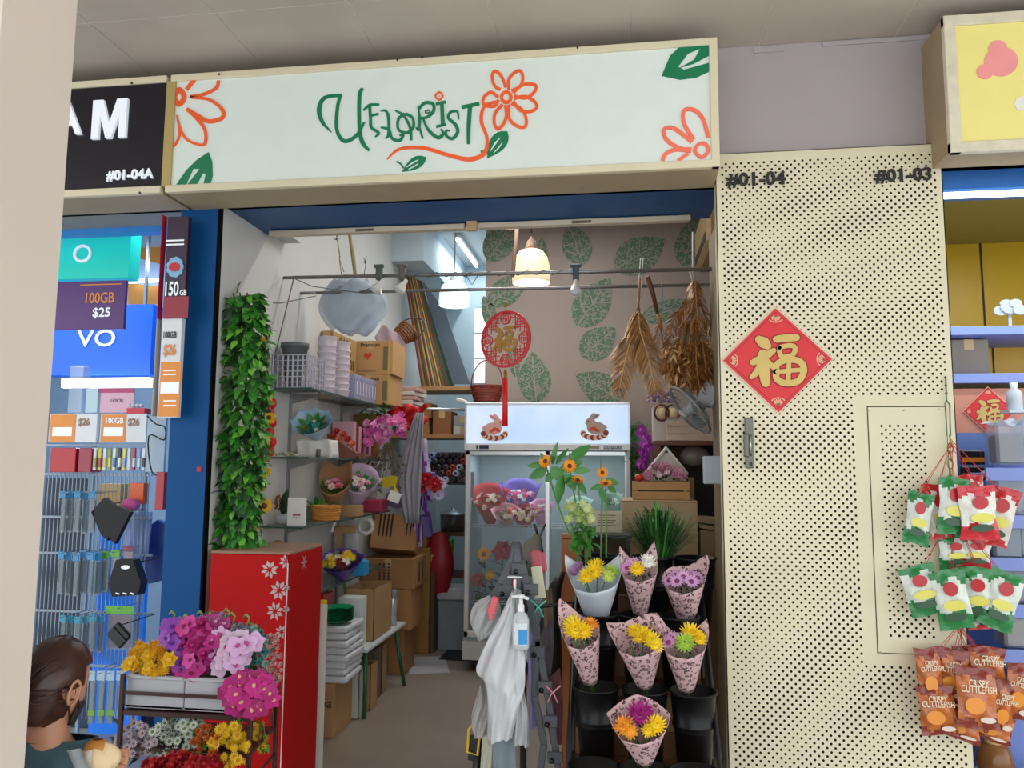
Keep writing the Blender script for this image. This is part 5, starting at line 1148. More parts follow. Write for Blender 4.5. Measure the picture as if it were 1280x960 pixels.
q = MB().m(mg); q.ball((0, 0, .178+.014), (.014, .008, .014), 6, 5); q.ball((0, -.0, -.178), (.010, .008, .012), 6, 5); q.tube([(0, 0, -.185), (0, 0, -.225)], .010, 8); o = q.build('gold_bead', None, loc=(0, 0, 0)); o.parent = t
q = MB().m(mr); q.tube([(0, 0, .16), (0, 0, at(632, 345, MY).z-c.z)], .002, 5); o = q.build('cord', None, loc=(0, 0, 0)); o.parent = t
q = MB().m(M('tassel_red', 'e2141c', rough=.5)); zb_ = at(632, 533, MY).z-c.z
for k in range(14): a = k*.45; q.tube([(.009*cos(a), .006*sin(a), -.215), (.012*cos(a), .008*sin(a), zb_+.004*(k % 3))], .005, 5)
o = q.build('tassel', None, loc=(0, 0, 0)); o.parent = t
t.rotation_euler = (0, 0, radians(-22))

# ================================================================ GOLD PALM FRONDS
gold = M('frond_gold', 'd0a670', rough=.38, metal=.1, var=.2, scale=25); gold2 = M('frond_copper', 'ac7640', rough=.4, metal=.15, var=.25, scale=25)
def frond(q, pts, L, n, mat, droop=.5, w=.006, ang=.6, both=True):
    """rachis through pts (world), needle leaflets pointing down and out"""
    q.m(mat); P_ = smooth_pts([tuple(p) for p in pts], 8); q.tube(P_, [.005]*(len(P_)-1)+[.002], 5)
    N = len(P_)
    for i in range(n):
        t_ = i/n; j = min(int(t_*(N-1)), N-2); f = t_*(N-1)-j; p = Vector(P_[j]).lerp(Vector(P_[j+1]), f); d = (Vector(P_[j+1])-Vector(P_[j])).normalized()
        side = V(d.z, 0, -d.x); side = side.normalized() if side.length > .01 else V(1, 0, 0)
        ll = L*(.45+.55*sin(pi*min(1, t_*.9+.12)))*R(.85, 1.1)
        for s in (-1, 1):
            dr = (d*ang+side*s+V(0, R(-.5, .2), -droop*.5)).normalized(); T_ = dirm(p, dr, R(-.5, .5))
            vs = [(0, -w*.4, 0), (0, w*.4, 0), (ll*.5, w*.5, -.04*ll), (ll*.5, -w*.5, -.04*ll), (ll, 0, -droop*.3*ll)]
            q.add(vs, [(0, 1, 2, 3), (3, 2, 4)], True, T_)
FYd = 4.25
for idx, (pts, lb) in enumerate((
    ([(797, 388), (795, 410), (784, 440), (774, 488)], 'left of two pale gold dried palm fronds hanging from the front rail'),
    ([(798, 388), (800, 412), (810, 445), (820, 490)], 'right of two pale gold dried palm fronds hanging from the front rail'))):
    t = T('palm_frond', lb, 'palm frond', at(797, 347, FYd), 'pale gold palm fronds on the front rail'); q = MB(); frond(q, [at(*p, FYd-.03*idx) for p in pts], .17, 130, gold, .55, w=.011, ang=.95); q.build('leaflets', t)
    q = MB().m(M('frond_stalk', '8a5a2c', rough=.5)); q.tube([at(797+idx*2, 392, FYd), at(798+idx, 370, 4.22), at(800, 347, 4.2)], .006, 5); q.build('stalk', t)
    q = MB().m(M('white_string', 'c9c6bd')); q.tube([at(796+4*idx, 385, FYd-.02), at(801+idx*3, 322, 4.2)], .003, 4); q.build('string', t)
cop = [([(868, 350), (858, 380), (842, 400), (836, 430), (830, 460)], 0), ([(868, 350), (866, 390), (862, 420), (858, 445)], 1), ([(869, 350), (872, 395), (878, 430), (884, 470)], 2), ([(870, 355), (880, 392), (896, 425), (902, 455)], 3), ([(858, 400), (850, 430), (848, 460), (846, 480)], 4), ([(870, 400), (870, 440), (872, 470), (876, 490)], 5)]
t = T('palm_frond_bunch', 'large bunch of curled copper coloured dried fronds hanging by the right wall', 'dried fronds', at(868, 340, 4.3))
for pts, i in cop:
    q = MB(); frond(q, [at(*p, 4.3-.04*(i % 3)) for p in pts], .085, 80, gold2, .9, w=.010, ang=.6); q.build('frond', t)
q = MB().m(gold2)
for k in range(1100):
    px, py = R(826, 892), R(428, 484); 
    if (px-862)**2/36**2+(py-452)**2/34**2 > 1: continue
    p = at(px, py, 4.3+R(-.08, .08)); q.m(gold2 if k % 4 else gold); leaf(q, dirm(p, (R(-1, 1), R(-1, .2), R(-1.2, .3)), R(-1, 1)), R(.03, .05), .008, .8, 2)
q.build('curled_leaflets', t)
q = MB().m(M('white_string', '')); q.tube([at(866, 352, 4.26), at(866, 290, 4.28)], .005, 5); q.tube([at(862, 338, 4.2), at(868, 358, 4.28)], .006, 5); q.build('string', t)
t = T('palm_branch', 'dark brown palm stem tied slanting from the front rail', 'palm branch', at(812, 347, 4.24)); q = MB().m(M('stem_brown', '5c3420', rough=.5)); q.tube([at(809, 345, 4.22), at(817, 370, 4.28), at(822, 392, 4.32)], [.016, .013, .010], 7); q.m(gold2); q.tube([at(822, 392, 4.32), at(827, 412, 4.34)], .011, 6); frond(q, [at(826, 405, 4.36), at(828, 425, 4.36), at(835, 455, 4.36)], .10, 26, gold2, .8); frond(q, [at(824, 405, 4.36), at(816, 430, 4.38), at(812, 458, 4.38)], .08, 24, gold2, .8); q.m(M('blue_tie', '3a8ab0')); q.tube([at(827, 350, 4.2), at(828, 372, 4.3), at(827, 395, 4.32)], .0025, 4); q.build('stem', t)
# wall air conditioner at right
q = MB().m(M('ac_tan', '8f744a', rough=.5)); q.box(XR-.22, XR, 5.1, 5.9, 3.02, 3.34, bev=.03); q.m(M('ac_slot', '1c1712')); q.box(XR-.224, XR-.218, 5.16, 5.84, 3.06, 3.12); one('air_conditioner', q, 'tan wall air conditioner high on the right wall', 'air conditioner', (XR, 5.5, 3.02))
# ================================================================ FRIDGE
FY = 5.9; fa = at(581, 506, FY); fb = at(788, 503, FY); ft = 2.03; fx0, fx1 = -1.195, .075
t = T('flower_fridge', 'white two-door glass display fridge holding bouquets with a lit blue header', 'fridge', ((fx0+fx1)/2, FY+.3, 0))
fw = M('fridge_white', 'c3c5c4', rough=.3, var=.02); fin = M('fridge_inside', '9fb2ba', rough=.5, var=.02); al = M('fridge_alu', 'e0e3e6', metal=.55, rough=.3)
zs0 = at(690, 555, FY).z; zd1 = at(690, 563, FY).z; zd0 = at(600, 797, FY).z; zbase = .09
q = MB().m(fw); q.box(fx0, fx0+.03, FY+.02, FY+.66, zbase, ft); q.box(fx1-.03, fx1, FY+.02, FY+.66, zbase, ft); q.box(fx0, fx1, FY+.63, FY+.66, zbase, ft); q.box(fx0, fx1, FY+.02, FY+.66, zs0-.04, ft); q.box(fx0, fx1, FY-.01, FY+.66, zbase, zd0-.03)
q.m(fin); q.box(fx0+.031, fx1-.031, FY+.60, FY+.629, zd0, zd1); q.box(fx0+.031, fx0+.033, FY+.05, FY+.6, zd0, zd1); q.box(fx1-.033, fx1-.031, FY+.05, FY+.6, zd0, zd1); q.box(fx0+.03, fx1-.03, FY+.05, FY+.6, zd0-.028, zd0)
q.build('body', t)
q = MB().m(al); q.box(fx0-.004, fx1+.004, FY-.012, FY+.02, ft-.012, ft+.008, bev=.003); q.box(fx0-.004, fx0+.012, FY-.012, FY+.02, zs0, ft, bev=.003); q.box(fx1-.012, fx1+.004, FY-.012, FY+.02, zs0, ft, bev=.003); q.build('header_frame', t)
q = MB().m(M('header_glow', '86b4ea', rough=.25, emit=.5, var=.25, scale=1.6, col2='e8f4ff')); q.box(fx0+.012, fx1-.012, FY-.004, FY+.02, zs0+.004, ft-.012); q.build('header_panel', t)
q = MB().m(M('header_lip', 'dfe1e2', rough=.35)); q.box(fx0-.002, fx1+.002, FY-.02, FY+.02, zd1, zs0, bev=.003); q.build('control_strip', t)
q = MB().m(M('navy_badge', '1c2742', rough=.3)); a = at(605, 559, FY-.021); q.cb((a.x, FY-.021, (zd1+zs0)/2), (.075, .003, .03)); q.cb((a.x-.055, FY-.021, (zd1+zs0)/2), (.012, .003, .03)); q.build('badge', t)
a = at(765, 559, FY-.021)
for k, bx_ in enumerate(('B', 'E', 'V', 'A', 'S')):
    q = MB().m(M('badge_blue', '3b4f74', rough=.3)); q.cb((a.x-.05+.027*k, FY-.0205, (zd1+zs0)/2), (.024, .002, .028), bev=.001); q.build('badge_tile', t); text(bx_, .024, (a.x-.05+.027*k, FY-.0225, (zd1+zs0)/2), M('badge_white', 'dfe6ee'), t, bold=.01)
q = MB().m(M('fuse_grey', '8f8c86')); q.cb((a.x-.13, FY-.021, (zd1+zs0)/2), (.07, .003, .022)); q.build('label_plate', t)
# doors: left in front, right behind
def fdoor(x0_, x1_, y, glassalpha, tint, lb):
    q = MB().m(al); w_ = .035
    q.box(x0_, x0_+w_, y, y+.03, zd0, zd1-.005, bev=.004); q.box(x1_-w_, x1_, y, y+.03, zd0, zd1-.005, bev=.004); q.box(x0_, x1_, y, y+.03, zd1-.04, zd1-.005, bev=.004); q.box(x0_, x1_, y, y+.03, zd0, zd0+.045, bev=.004)
    o = q.build('sliding_door', t); g = MB().m(glassy(tint+'_glass', tint, glassalpha*.7, .03, .25)); g.box(x0_+w_, x1_-w_, y+.012, y+.018, zd0+.045, zd1-.04); g.build('glass_pane', o); return o
xm = at(684, 600, FY).x
dl = fdoor(fx0+.006, xm+.02, FY-.004, .10, 'dfeff2', '')
dr = fdoor(xm-.02, fx1-.006, FY+.03, .28, 'b9d2cc', '')  # greenish outdoor reflection is put into this pane's tint and opacity
q = MB().m(M('door_pull', '8a8c8c', metal=.5)); q.box(fx0+.05, fx0+.075, FY-.010, FY-.003, 1.30, 1.50, bev=.003); q.build('door_handle', dl)
wire = M('shelf_wire', 'c9d3d6', rough=.3, metal=.4)
FS = [at(640, 658, FY+.2).z, at(640, 752, FY+.2).z]
for zz in FS:
    q = MB().m(wire)
    for k in range(42): x = fx0+.05+(fx1-fx0-.1)*k/41; q.tube([(x, FY+.09, zz), (x, FY+.58, zz)], .0022, 4)
    for y in (FY+.09, FY+.33, FY+.58): q.tube([(fx0+.035, y, zz), (fx1-.035, y, zz)], .004, 5)
    for k in range(30): x = fx0+.05+(fx1-fx0-.1)*k/29; q.tube([(x, FY+.085, zz), (x, FY+.085, zz+.02)], .002, 4)
    q.tube([(fx0+.035, FY+.085, zz+.02), (fx1-.035, FY+.085, zz+.02)], .003, 5); q.build('wire_shelf', t)
l = area('cabinet_light', (0, -.16, zd1-.03), 1.0, .04, 3.2, (.85, .95, 1)); l.parent = t
q = MB().m(M('fridge_tube', 'e9f6ff', emit=2.2, var=0)); q.tube([(fx0+.1, FY+.10, zd1-.02), (fx1-.1, FY+.10, zd1-.02)], .010, 8); q.build('light_tube', t)
for x in (fx0+.09, fx1-.09):
    for y in (FY+.09, FY+.56): q = MB().m(M('caster_black', '1d1d1f', rough=.5)); q.lathe([(0, -.018), (.042, -.018), (.045, 0), (.042, .018), (0, .018)], 16, T=Matrix.Translation((x, y, .045)) @ Matrix.Rotation(pi/2, 4, 'Y')); q.cb((x, y, .075), (.03, .05, .03)); q.build('caster', t)
# rabbit stickers: generic seated rabbits over a flower wreath
def rabbit(px, py, flip, lb, body, shade):
    c = at(px, py, FY-.006); t2 = T('rabbit_sticker', lb, 'sticker', (c.x, FY-.006, c.z)); k = FY/F; f = -1 if flip else 1
    def el(q, x, y, a, b_, ang, d): 
        n = 20; an = radians(ang); q.prism([(c.x+f*k*(x+a*cos(2*pi*i/n)*cos(an)-b_*sin(2*pi*i/n)*sin(an)), c.z+k*(y+a*cos(2*pi*i/n)*sin(an)+b_*sin(2*pi*i/n)*cos(an))) for i in range(n)], FY-.006-d, FY-.0045)
    q = MB()
    q.m(M('wreath_red', '8f3a30')); 
    for i in range(12): a = pi+pi*i/11; q.m(M('wreath_red', '') if i % 2 else M('wreath_pale', 'e8c9b0')); el(q, 14*cos(a), -8+6*sin(a), 3.6, 3.4, 0, .001+.0002*i)
    q.build('flower_wreath', t2); q = MB().m(M('rab_'+body, body)); el(q, 2, -2, 11.5, 8, 0, .004); el(q, -5, 5, 6.5, 5.5, 0, .0045); el(q, 1, 12, 2.4, 6.5, -60, .0042); el(q, -3, 12, 2.4, 6, -40, .0048); el(q, 12.5, -1, 3, 3, 0, .0041); q.m(M('rab_'+shade, shade)); el(q, 1, 12, 1.2, 4.5, -60, .005); q.build('rabbit', t2)
    q = MB().m(M('bow_orange', 'd4492c')); el(q, -3, -3, 5, 2, 25, .0055); el(q, 2, -4, 5, 2, -30, .0057); q.m(M('eye_dark', '2a2020')); el(q, -7.5, 6, .9, .9, 0, .0052); q.build('bow', t2)
rabbit(618, 534, True, 'pink rabbit sticker at the left of the lit fridge header', 'e0b0a8', 'c98f8a')
rabbit(743, 533, False, 'grey rabbit sticker at the right of the lit fridge header', 'b5a296', '8f7a70')
# bouquets in the fridge
z1 = FS[0]
def fb_(px, col, name, X_off, blooms, h=.24, Rr=.13, zz=None, dy=.28, rx=28):
    c = at(px, 650, FY+dy); return bouquet('fridge_bouquet', name, (c.x, FY+dy, (z1 if zz is None else zz)+.02), (radians(rx), 0), h, Rr, M('fw_'+col, col, rough=.5), rim_of([(0, .2, .6), (pi, .2, .6)], .68, .95), blooms, greens=False, stems=.0, r0=.04)
rr_ = lambda n, *cs: [(('button' if R(0, 1) < .5 else 'rose'), cs[i % len(cs)], None, .024, cos(i*2.4)*(.2+.75*(i/n)), sin(i*2.4)*(.2+.75*(i/n))) for i in range(n)]
fb_(613, 'b32a30', 'white and crimson bouquet in red paper behind the left fridge door', 0, rr_(16, 'd6cdbf', 'a81c28', 'c9c0b0'), .31, .17)
fb_(652, '5d4aa0', 'pink and white bouquet in violet paper behind the left fridge door', 0, rr_(18, 'd9a0b8', 'e24c86', 'cfd0d8', 'b8485f'), .36, .17, dy=.34)
fb_(634, 'd8a0b0', 'small red and green bouquet in pink paper low on the upper fridge shelf', 0, rr_(12, 'b06a60', '8a9a70', 'd9c5b0'), .15, .12, dy=.16, rx=40)
fb_(657, 'c0303a', 'white and dark red bouquet in red paper low on the upper fridge shelf', 0, rr_(14, '7c1a24', 'd6cfae', 'd9c5c0'), .15, .12, dy=.17, rx=40)
fb_(678, 'dc9fcc', 'pink paper bouquet at the right edge of the left fridge door', 0, rr_(10, 'd890b8', 'c9d0c0'), .2, .10, dy=.2)
for px, py, col, r_, kind, lb in ((605, 693, 'e09a1e', .06, 'sun', 'orange gerbera in the lower part of the fridge'), (613, 720, 'e0b420', .05, 'mum', 'yellow bloom below the orange gerbera in the fridge'), (628, 690, '9c1842', .085, 'rose', 'deep crimson bloom in the middle of the fridge'), (645, 700, 'a01a48', .07, 'rose', 'crimson bloom right of the deep crimson one in the fridge'), (597, 725, 'b03a4c', .06, 'rose', 'dusky red bloom at the left edge of the fridge'), (650, 735, 'b8324a', .055, 'rose', 'red bloom low in the middle of the fridge')):
    c = at(px, py, FY+.15); t2 = T('cut_flower', lb, 'flower', (c.x, c.y, zd0)); inst(bloom(kind, col, '6a3a1a' if kind == 'sun' else None, r_), 'flower_head', t2, (0, 0, c.z-zd0), face_to((R(-.3, .3), -1, .35)))
    q = MB().m(STEM); q.tube([(c.x, c.y+.02, c.z), (c.x+R(-.04, .04), c.y+.08, zd0+.05)], .005, 5); q.m(DKGREEN)
    for k in range(6): leaf(q, dirm((c.x, c.y+.03, c.z-.06-.05*k), (R(-1, 1), R(-.8, .3), R(-.2, .7))), .12, .03)
    q.build('stem', t2)
for px, lb in ((608, 'left dark vase of cut stems in the fridge'), (640, 'right dark vase of cut stems in the fridge')):
    c = at(px, 770, FY+.22); q = MB().m(M('vase_dark', '2f3a44', rough=.3)); q.lathe([(0, 0), (.07, 0), (.10, .22), (.105, .25), (.09, .25)], 20, T=Matrix.Translation((c.x, FY+.22, zd0+.001))); one('vase', q, lb, 'vase', (c.x, FY+.22, zd0+.001))
for px, py, col, w_, h_, lb in ((725, 625, 'a8c9c4', .18, .22, 'pale tissue bouquet behind the right fridge door'), (765, 600, '9fc0b2', .14, .28, 'pale green film bouquet behind the right fridge door'), (712, 720, 'c9d9d4', .12, .16, 'white wrapped stems low behind the right fridge door')):
    c = at(px, py, FY+.3); zz = z1 if py < 660 else FS[1]; bouquet('fridge_bouquet', lb, (c.x, FY+.3, zz+.02), (radians(25), 0), h_, w_*.6, M('fw_'+col, col, rough=.4), rim_of([(0, .2, .6), (pi, .2, .6)], .7, .95), rr_(8, 'dfe6da', '3f7a50', 'c9d8c0'), stems=0, r0=.035)
# ================================================================ RIGHT BACK: cupboard, crate, birdhouse, fan
def cw(px0, py0, px1, py1, Y): a = at(px0, py1, Y); b = at(px1, py0, Y); return min(a.x, b.x), max(a.x, b.x), a.z, b.z
KY = 4.5
x0_, x1_, z0_, z1_ = cw(778, 626, 872, 690, KY)
t = T('wooden_cupboard', 'pale tan wooden cupboard standing behind the grass plant', 'cupboard', ((x0_+x1_)/2, KY+.2, 0)); q = MB().m(M('tan_board', 'b59a72', rough=.55, var=.06)); q.box(x0_, x1_, KY, KY+.40, 0, z1_, bev=.004); q.build('body', t); q = MB().m(M('tan_board_dark', '8a6a46')); q.box(x0_-.002, x1_+.004, KY-.004, KY, z0_-.14, z0_-.13); q.box(x0_+.002, x1_-.002, KY-.003, KY, z1_-.012, z1_-.006); q.build('door', t); cup_top = z1_
x0_, x1_, _, zt = cw(791, 602, 862, 626, KY-.0)
t = T('flower_crate', 'small natural wood crate of pink roses on the tan cupboard', 'crate', ((x0_+x1_)/2, KY+.1, cup_top)); q = MB().m(M('crate_pine', 'b98a52', rough=.6, var=.1)); hh = zt-cup_top
for k in range(2):
    za_ = cup_top+.002+hh*(.0+.52*k); zb_ = za_+hh*.44
    q.box(x0_, x1_, KY+.01, KY+.02, za_, zb_); q.box(x0_, x1_, KY+.19, KY+.20, za_, zb_); q.box(x0_, x0_+.01, KY+.02, KY+.19, za_, zb_); q.box(x1_-.01, x1_, KY+.02, KY+.19, za_, zb_)
for x in (x0_+.012, x1_-.03): q.box(x, x+.018, KY+.021, KY+.035, cup_top+.001, zt)
q.box(x0_, x1_, KY+.01, KY+.2, cup_top+.0005, cup_top+.004); q.build('slats', t)
q = MB().m(M('crate_inner_brown', '6a4a2c')); q.box(x0_+.02, x1_-.02, KY+.04, KY+.18, cup_top+.004, zt-.01); q.build('liner', t)  # darker brown block filling the crate behind its slats
for k in range(34):
    px = 806+R(0, 50); py = 597-14*sin(pi*(px-800)/62)*R(.1, 1.2); c = at(px, py, KY+.05+R(0, .09)); inst(bloom('rose', ['d9a3b3', 'c98aa2', 'e6c3cb', 'b97a92'][k % 4], None, .026 if k % 2 else .018), 'flower_head', t, c-t.location, face_to((R(-.5, .5), -1, R(0, .8)), k))
q = MB().m(DKGREEN)
for k in range(30): c = at(800+R(0, 62), 598+R(-6, 4), KY+.05+R(0, .1)); leaf(q, dirm(c, (R(-1, 1), -.6, R(-.3, .8))), .035, .009)
q.build('leaves', t)
q = MB().m(M('berry_red', 'c9301c', rough=.3)); c = at(799, 597, KY+.03); q.ball(c, (.026, .026, .024), 10, 6); q.m(DKGREEN)
for k in range(5): leaf(q, dirm(c+V(0, 0, .022), (cos(k*1.25), sin(k*1.25), .2)), .016, .005)
one('toy_strawberry', q, 'small red artificial strawberry at the left of the rose crate', 'fruit', c-V(0, 0, .024))
BY = KY+.22; a = at(833, 558, BY); bl = at(812, 604, BY); br = at(855, 604, BY)
t = T('birdhouse', 'white wooden birdhouse with a pitched roof behind the pink roses', 'birdhouse', ((bl.x+br.x)/2, BY+.05, cup_top)); q = MB().m(M('birdhouse_white', 'c5c0b6', rough=.6)); e_ = at(812, 583, BY).z
q.prism([(bl.x, cup_top+.001), (br.x, cup_top+.001), (br.x, e_), ((bl.x+br.x)/2, a.z-.01), (bl.x, e_)], BY, BY+.12); q.build('house_body', t)
xm_ = (bl.x+br.x)/2
for s in (-1, 1): q = MB().m(M('birdhouse_roof', 'd6d2c9', rough=.6)); ex = xm_+s*(br.x-bl.x)*.62; q.prism([(xm_, a.z), (ex, e_-.035), (ex, e_-.05), (xm_, a.z-.018)][::s], BY-.02, BY+.14); q.build('roof_panel', t)
q = MB().m(M('hole_dark', '2a2220')); c = at(833, 565, BY); q.prism([(c.x+.008*cos(k*pi/4), c.z+.008*sin(k*pi/4)) for k in range(8)], BY-.003, BY); q.build('entrance_hole', t)
# brown shelf with boxes behind
SY2 = 5.1; x0_, x1_, _, zt = cw(818, 551, 900, 556, SY2)
t = T('brown_rack', 'dark brown wooden rack in the right back corner', 'rack', (.5, SY2+.2, 0)); q = MB().m(M('mahogany', '5a3018', rough=.5)); x1_ = XR-.01; q.box(x0_, x1_, SY2, SY2+.4, zt-.03, zt, bev=.003); q.box(x0_, x0_+.04, SY2, SY2+.4, 0, zt-.03); q.box(x1_-.04, x1_, SY2, SY2+.4, 0, zt-.03); q.build('frame', t)
q = MB().m(M('rack_back', '6b4a33', rough=.7)); q.box(x0_+.04, x0_+.22, SY2+.36, SY2+.38, .8, zt-.03); q.m(M('rack_dark', '251b16')); q.box(x0_+.22, x1_-.04, SY2+.36, SY2+.38, .2, zt-.03); q.box(x0_+.04, x1_-.04, SY2+.02, SY2+.36, 1.2, 1.22); q.build('back_board', t)
q = MB().m(M('clear_sack', '8a8078', alpha=.85, rough=.3, bump=.6)); c = at(868, 570, SY2+.15); q.ball(c, (.10, .08, .07), 12, 8); one('clear_sack', q, 'grey plastic sack inside the brown rack', 'sack', c-V(0, 0, .07))
x0b, x1b, _, zb2 = cw(806, 509, 848, 551, SY2); q = MB().m(M('white_case', 'bdb6ae', rough=.5)); q.box(x0_, x1b+.02, SY2+.14, SY2+.36, zt+.001, zb2+.02, bev=.004); one('white_box', q, 'white box standing on the brown rack behind the lattice crate', 'box', (x0b, SY2+.2, zt))
t = T('pine_crate', 'pine slat crate wrapped in film on the brown rack', 'crate', (.6, SY2+.05, zt)); xa_, xb_, _, zc2 = cw(834, 525, 893, 551, SY2); q = MB().m(M('crate_pine', ''))
for k in range(3): q.box(xa_, xb_, SY2+.01, SY2+.02, zt+.004+.046*k, zt+.04+.046*k)
q.box(xa_, xa_+.012, SY2+.02, SY2+.12, zt+.001, zt+.135); q.box(xb_-.012, xb_, SY2+.02, SY2+.12, zt+.001, zt+.135); q.box(xa_, xb_, SY2+.1, SY2+.11, zt+.001, zt+.135); q.build('slats', t)
q = MB().m(glassy('crate_film', 'd9dde0', .2, .1)); q.box(xa_-.005, xb_+.005, SY2, SY2+.004, zt+.001, zt+.15); q.build('film', t)
t = T('egg_figures', 'pair of cream egg shaped ornaments in a brown ring on the pine crate', 'ornament', at(833, 524, SY2+.05)); q = MB().m(M('egg_cream', 'd9c39a', rough=.4))
for px in (827, 841): c = at(px, 516, SY2+.05); q.ball(c, (.038, .03, .045), 10, 7)
q.build('eggs', t); q = MB().m(M('ring_brown', '5a1c14'))
for px in (827, 841): c = at(px, 516, SY2+.03); q.tube([(c.x+.046*cos(k*pi/8), c.y, c.z+.052*sin(k*pi/8)) for k in range(17)], .007, 5, cap=False)
q.build('rings', t)
# orchid spray hanging, lavender
t = T('orchid_spray', 'hanging spray of vivid magenta orchids at the right of the fridge', 'orchid', at(806, 535, 5.5)); q = MB().m(STEM); q.tube([at(809, 530, 5.5), at(806, 548, 5.45), at(803, 582, 5.45)], .004, 5); q.build('stem', t)
for k in range(16): v = k/15; c = at(808-5*v+R(-7, 7)*(1-.4*v), 536+47*v, 5.42+R(-.03, .03)); inst(bloom('orchid', '94289a', 'c86ac4', .036), 'flower_head', t, c-t.location, face_to((R(-.7, .7), -1, R(-.3, .2)), R(-1, 1)))
q = MB().m(GREEN)
for k in range(40): c = at(790+R(-5, 7), 545+R(-15, 45), 5.98+R(-.05, .05)); leaf(q, dirm(c, (R(-1, 1), -.5, R(-1, .5))), .06, .016)
one('hanging_vine', q, 'dark trailing leaves behind the magenta orchid spray', 'vine', at(792, 590, 5.98))
q = MB()
for k in range(90): q.m(M(['lav_a', 'lav_b'][k % 2], ['8a6a9c', 'a68ab5'][k % 2])); q.ball(at(828+R(-18, 16), 495+R(-6, 8), 5.2+R(-.05, .05)), .012, 5, 3)
one('lavender_bunch', q, 'lavender dried blossoms below the gold palm fronds', 'dried flowers', at(828, 505, 5.2))
# fan
t = T('wall_fan', 'grey wall fan tilted downwards near the right wall', 'fan', at(868, 520, 4.25)); c = at(862, 512, 4.25); d = V(-.75, -.15, -.62).normalized(); TT = Matrix.Translation(c) @ d.to_track_quat('Z', 'Y').to_matrix().to_4x4()
cage = M('cage_grey', '8d8f90', metal=.3, rough=.35); Rf = .155
q = MB().m(cage); q.tube([TT @ V(Rf*cos(k*pi/16), Rf*sin(k*pi/16), 0) for k in range(33)], .009, 6, cap=False)
for k in range(36): a = 2*pi*k/36; q.tube([TT @ V(.03*cos(a), .03*sin(a), .045), TT @ V(Rf*.7*cos(a), Rf*.7*sin(a), .035), TT @ V(Rf*cos(a), Rf*sin(a), 0), TT @ V(Rf*.7*cos(a), Rf*.7*sin(a), -.04), TT @ V(.03*cos(a), .03*sin(a), -.05)], .0014, 3, cap=False)
q.build('cage', t)
q = MB().m(M('fan_blade', '6f8087', alpha=.85, rough=.3))
for k in range(3): a = k*2.094; q.add([TT @ V(.02*cos(a), .02*sin(a), -.01), TT @ V(.13*cos(a-.35), .13*sin(a-.35), .015), TT @ V(.14*cos(a+.1), .14*sin(a+.1), .0), TT @ V(.12*cos(a+.6), .12*sin(a+.6), -.02)], [(0, 1, 2, 3)])
q.build('blades', t, solid=.003)
q = MB().m(M('motor_white', 'a8aaac', rough=.4)); q.lathe([(0, .055), (.03, .05), (.032, -.05), (.05, -.055), (.05, -.13), (.03, -.15), (0, -.15)], 16, T=TT); q.build('motor', t)
q = MB().m(M('motor_white', '')); e = TT @ V(0, 0, -.13); q.tube([e, (e.x+.08, e.y, e.z-.02), (XR, e.y+.02, e.z-.03)], .018, 8); q.cb((XR-.015, e.y+.02, e.z-.03), (.03, .10, .12), bev=.01); q.cb(e+V(-.0, .0, .0), (.11, .11, .11), ry=.5, bev=.01); q.build('bracket', t)
x0_, x1_, z0_, z1_ = cw(880, 570, 898, 605, 4.0); q = MB().m(M('pale_blue_box', 'b5c3cc', rough=.3)); q.box(x0_, x1_+.05, 4.0, 4.05, z0_, z1_, bev=.006); q.m(M('box_side', '7d8386')); q.box(x1_+.05, .5, 4.01, 4.05, z0_+.03, z1_-.03); one('control_box', q, 'small pale blue box fixed at the inner edge of the pillar', 'box', ((x0_+x1_)/2, 4.02, z0_))
t = T('wooden_stand', 'stack of pale wooden slats beside the cupboard at the right edge', 'stand', (at(885, 700, 4.4).x, 4.5, 0)); q = MB().m(M('old_wood', '8f7350', rough=.6)); 
q.box(*[at(868, 600, 4.55).x, at(876, 600, 4.55).x], 4.95, 4.99, 0, at(870, 598, 4.6).z); q.cb(at(888, 650, 4.5), (.14, .2, .03), ry=.1); q.cb(at(888, 658, 4.5), (.12, .2, .02), ry=.1); q.box(at(876, 700, 4.5).x, at(896, 700, 4.5).x, 4.44, 4.56, 0, at(888, 660, 4.5).z-.01); q.build('slats', t)
# ================================================================ FLOWER RACK WITH BLACK BUCKETS
rows = [(2.80, .22, .30), (3.08, .42, .29), (3.32, .66, .28), (3.56, .86, .29)]     # Y centre, tier height, bucket height
t = T('flower_rack', 'stepped black metal flower rack with brown wooden tiers at the front right', 'rack', (.05, 3.2, 0))
rxa, rxb = at(706, 900, 2.75).x, at(884, 900, 2.75).x
blk = M('rack_black', '17171a', rough=.45)
for s, x in ((0, rxa), (1, rxb+.06)):
    q = MB().m(blk)
    for (y, z, h) in rows: q.tube([(x, y-.10, 0), (x, y-.10, z)], .010, 6); q.tube([(x, y-.10, z), (x, y+.10, z)], .010, 6)
    q.tube([(x, 2.70, .0), (x, 2.70, .28), (x, 3.60, 1.12), (x, 3.60, 0)], .011, 6)
    q.build('side_frame', t)
for (y, z, h) in rows:
    q = MB().m(M('tier_wood', '7a5230', rough=.6, var=.12, scale=6)); q.box(rxa+.012, rxb+.045, y-.11, y+.11, z-.02, z, bev=.003); q.box(rxa+.012, rxb+.045, y+.10, y+.115, z, z+.10, bev=.002); q.build('wooden_tier', t)
bm = M('bucket_black', '0c0c0e', rough=.4, spec=.3)
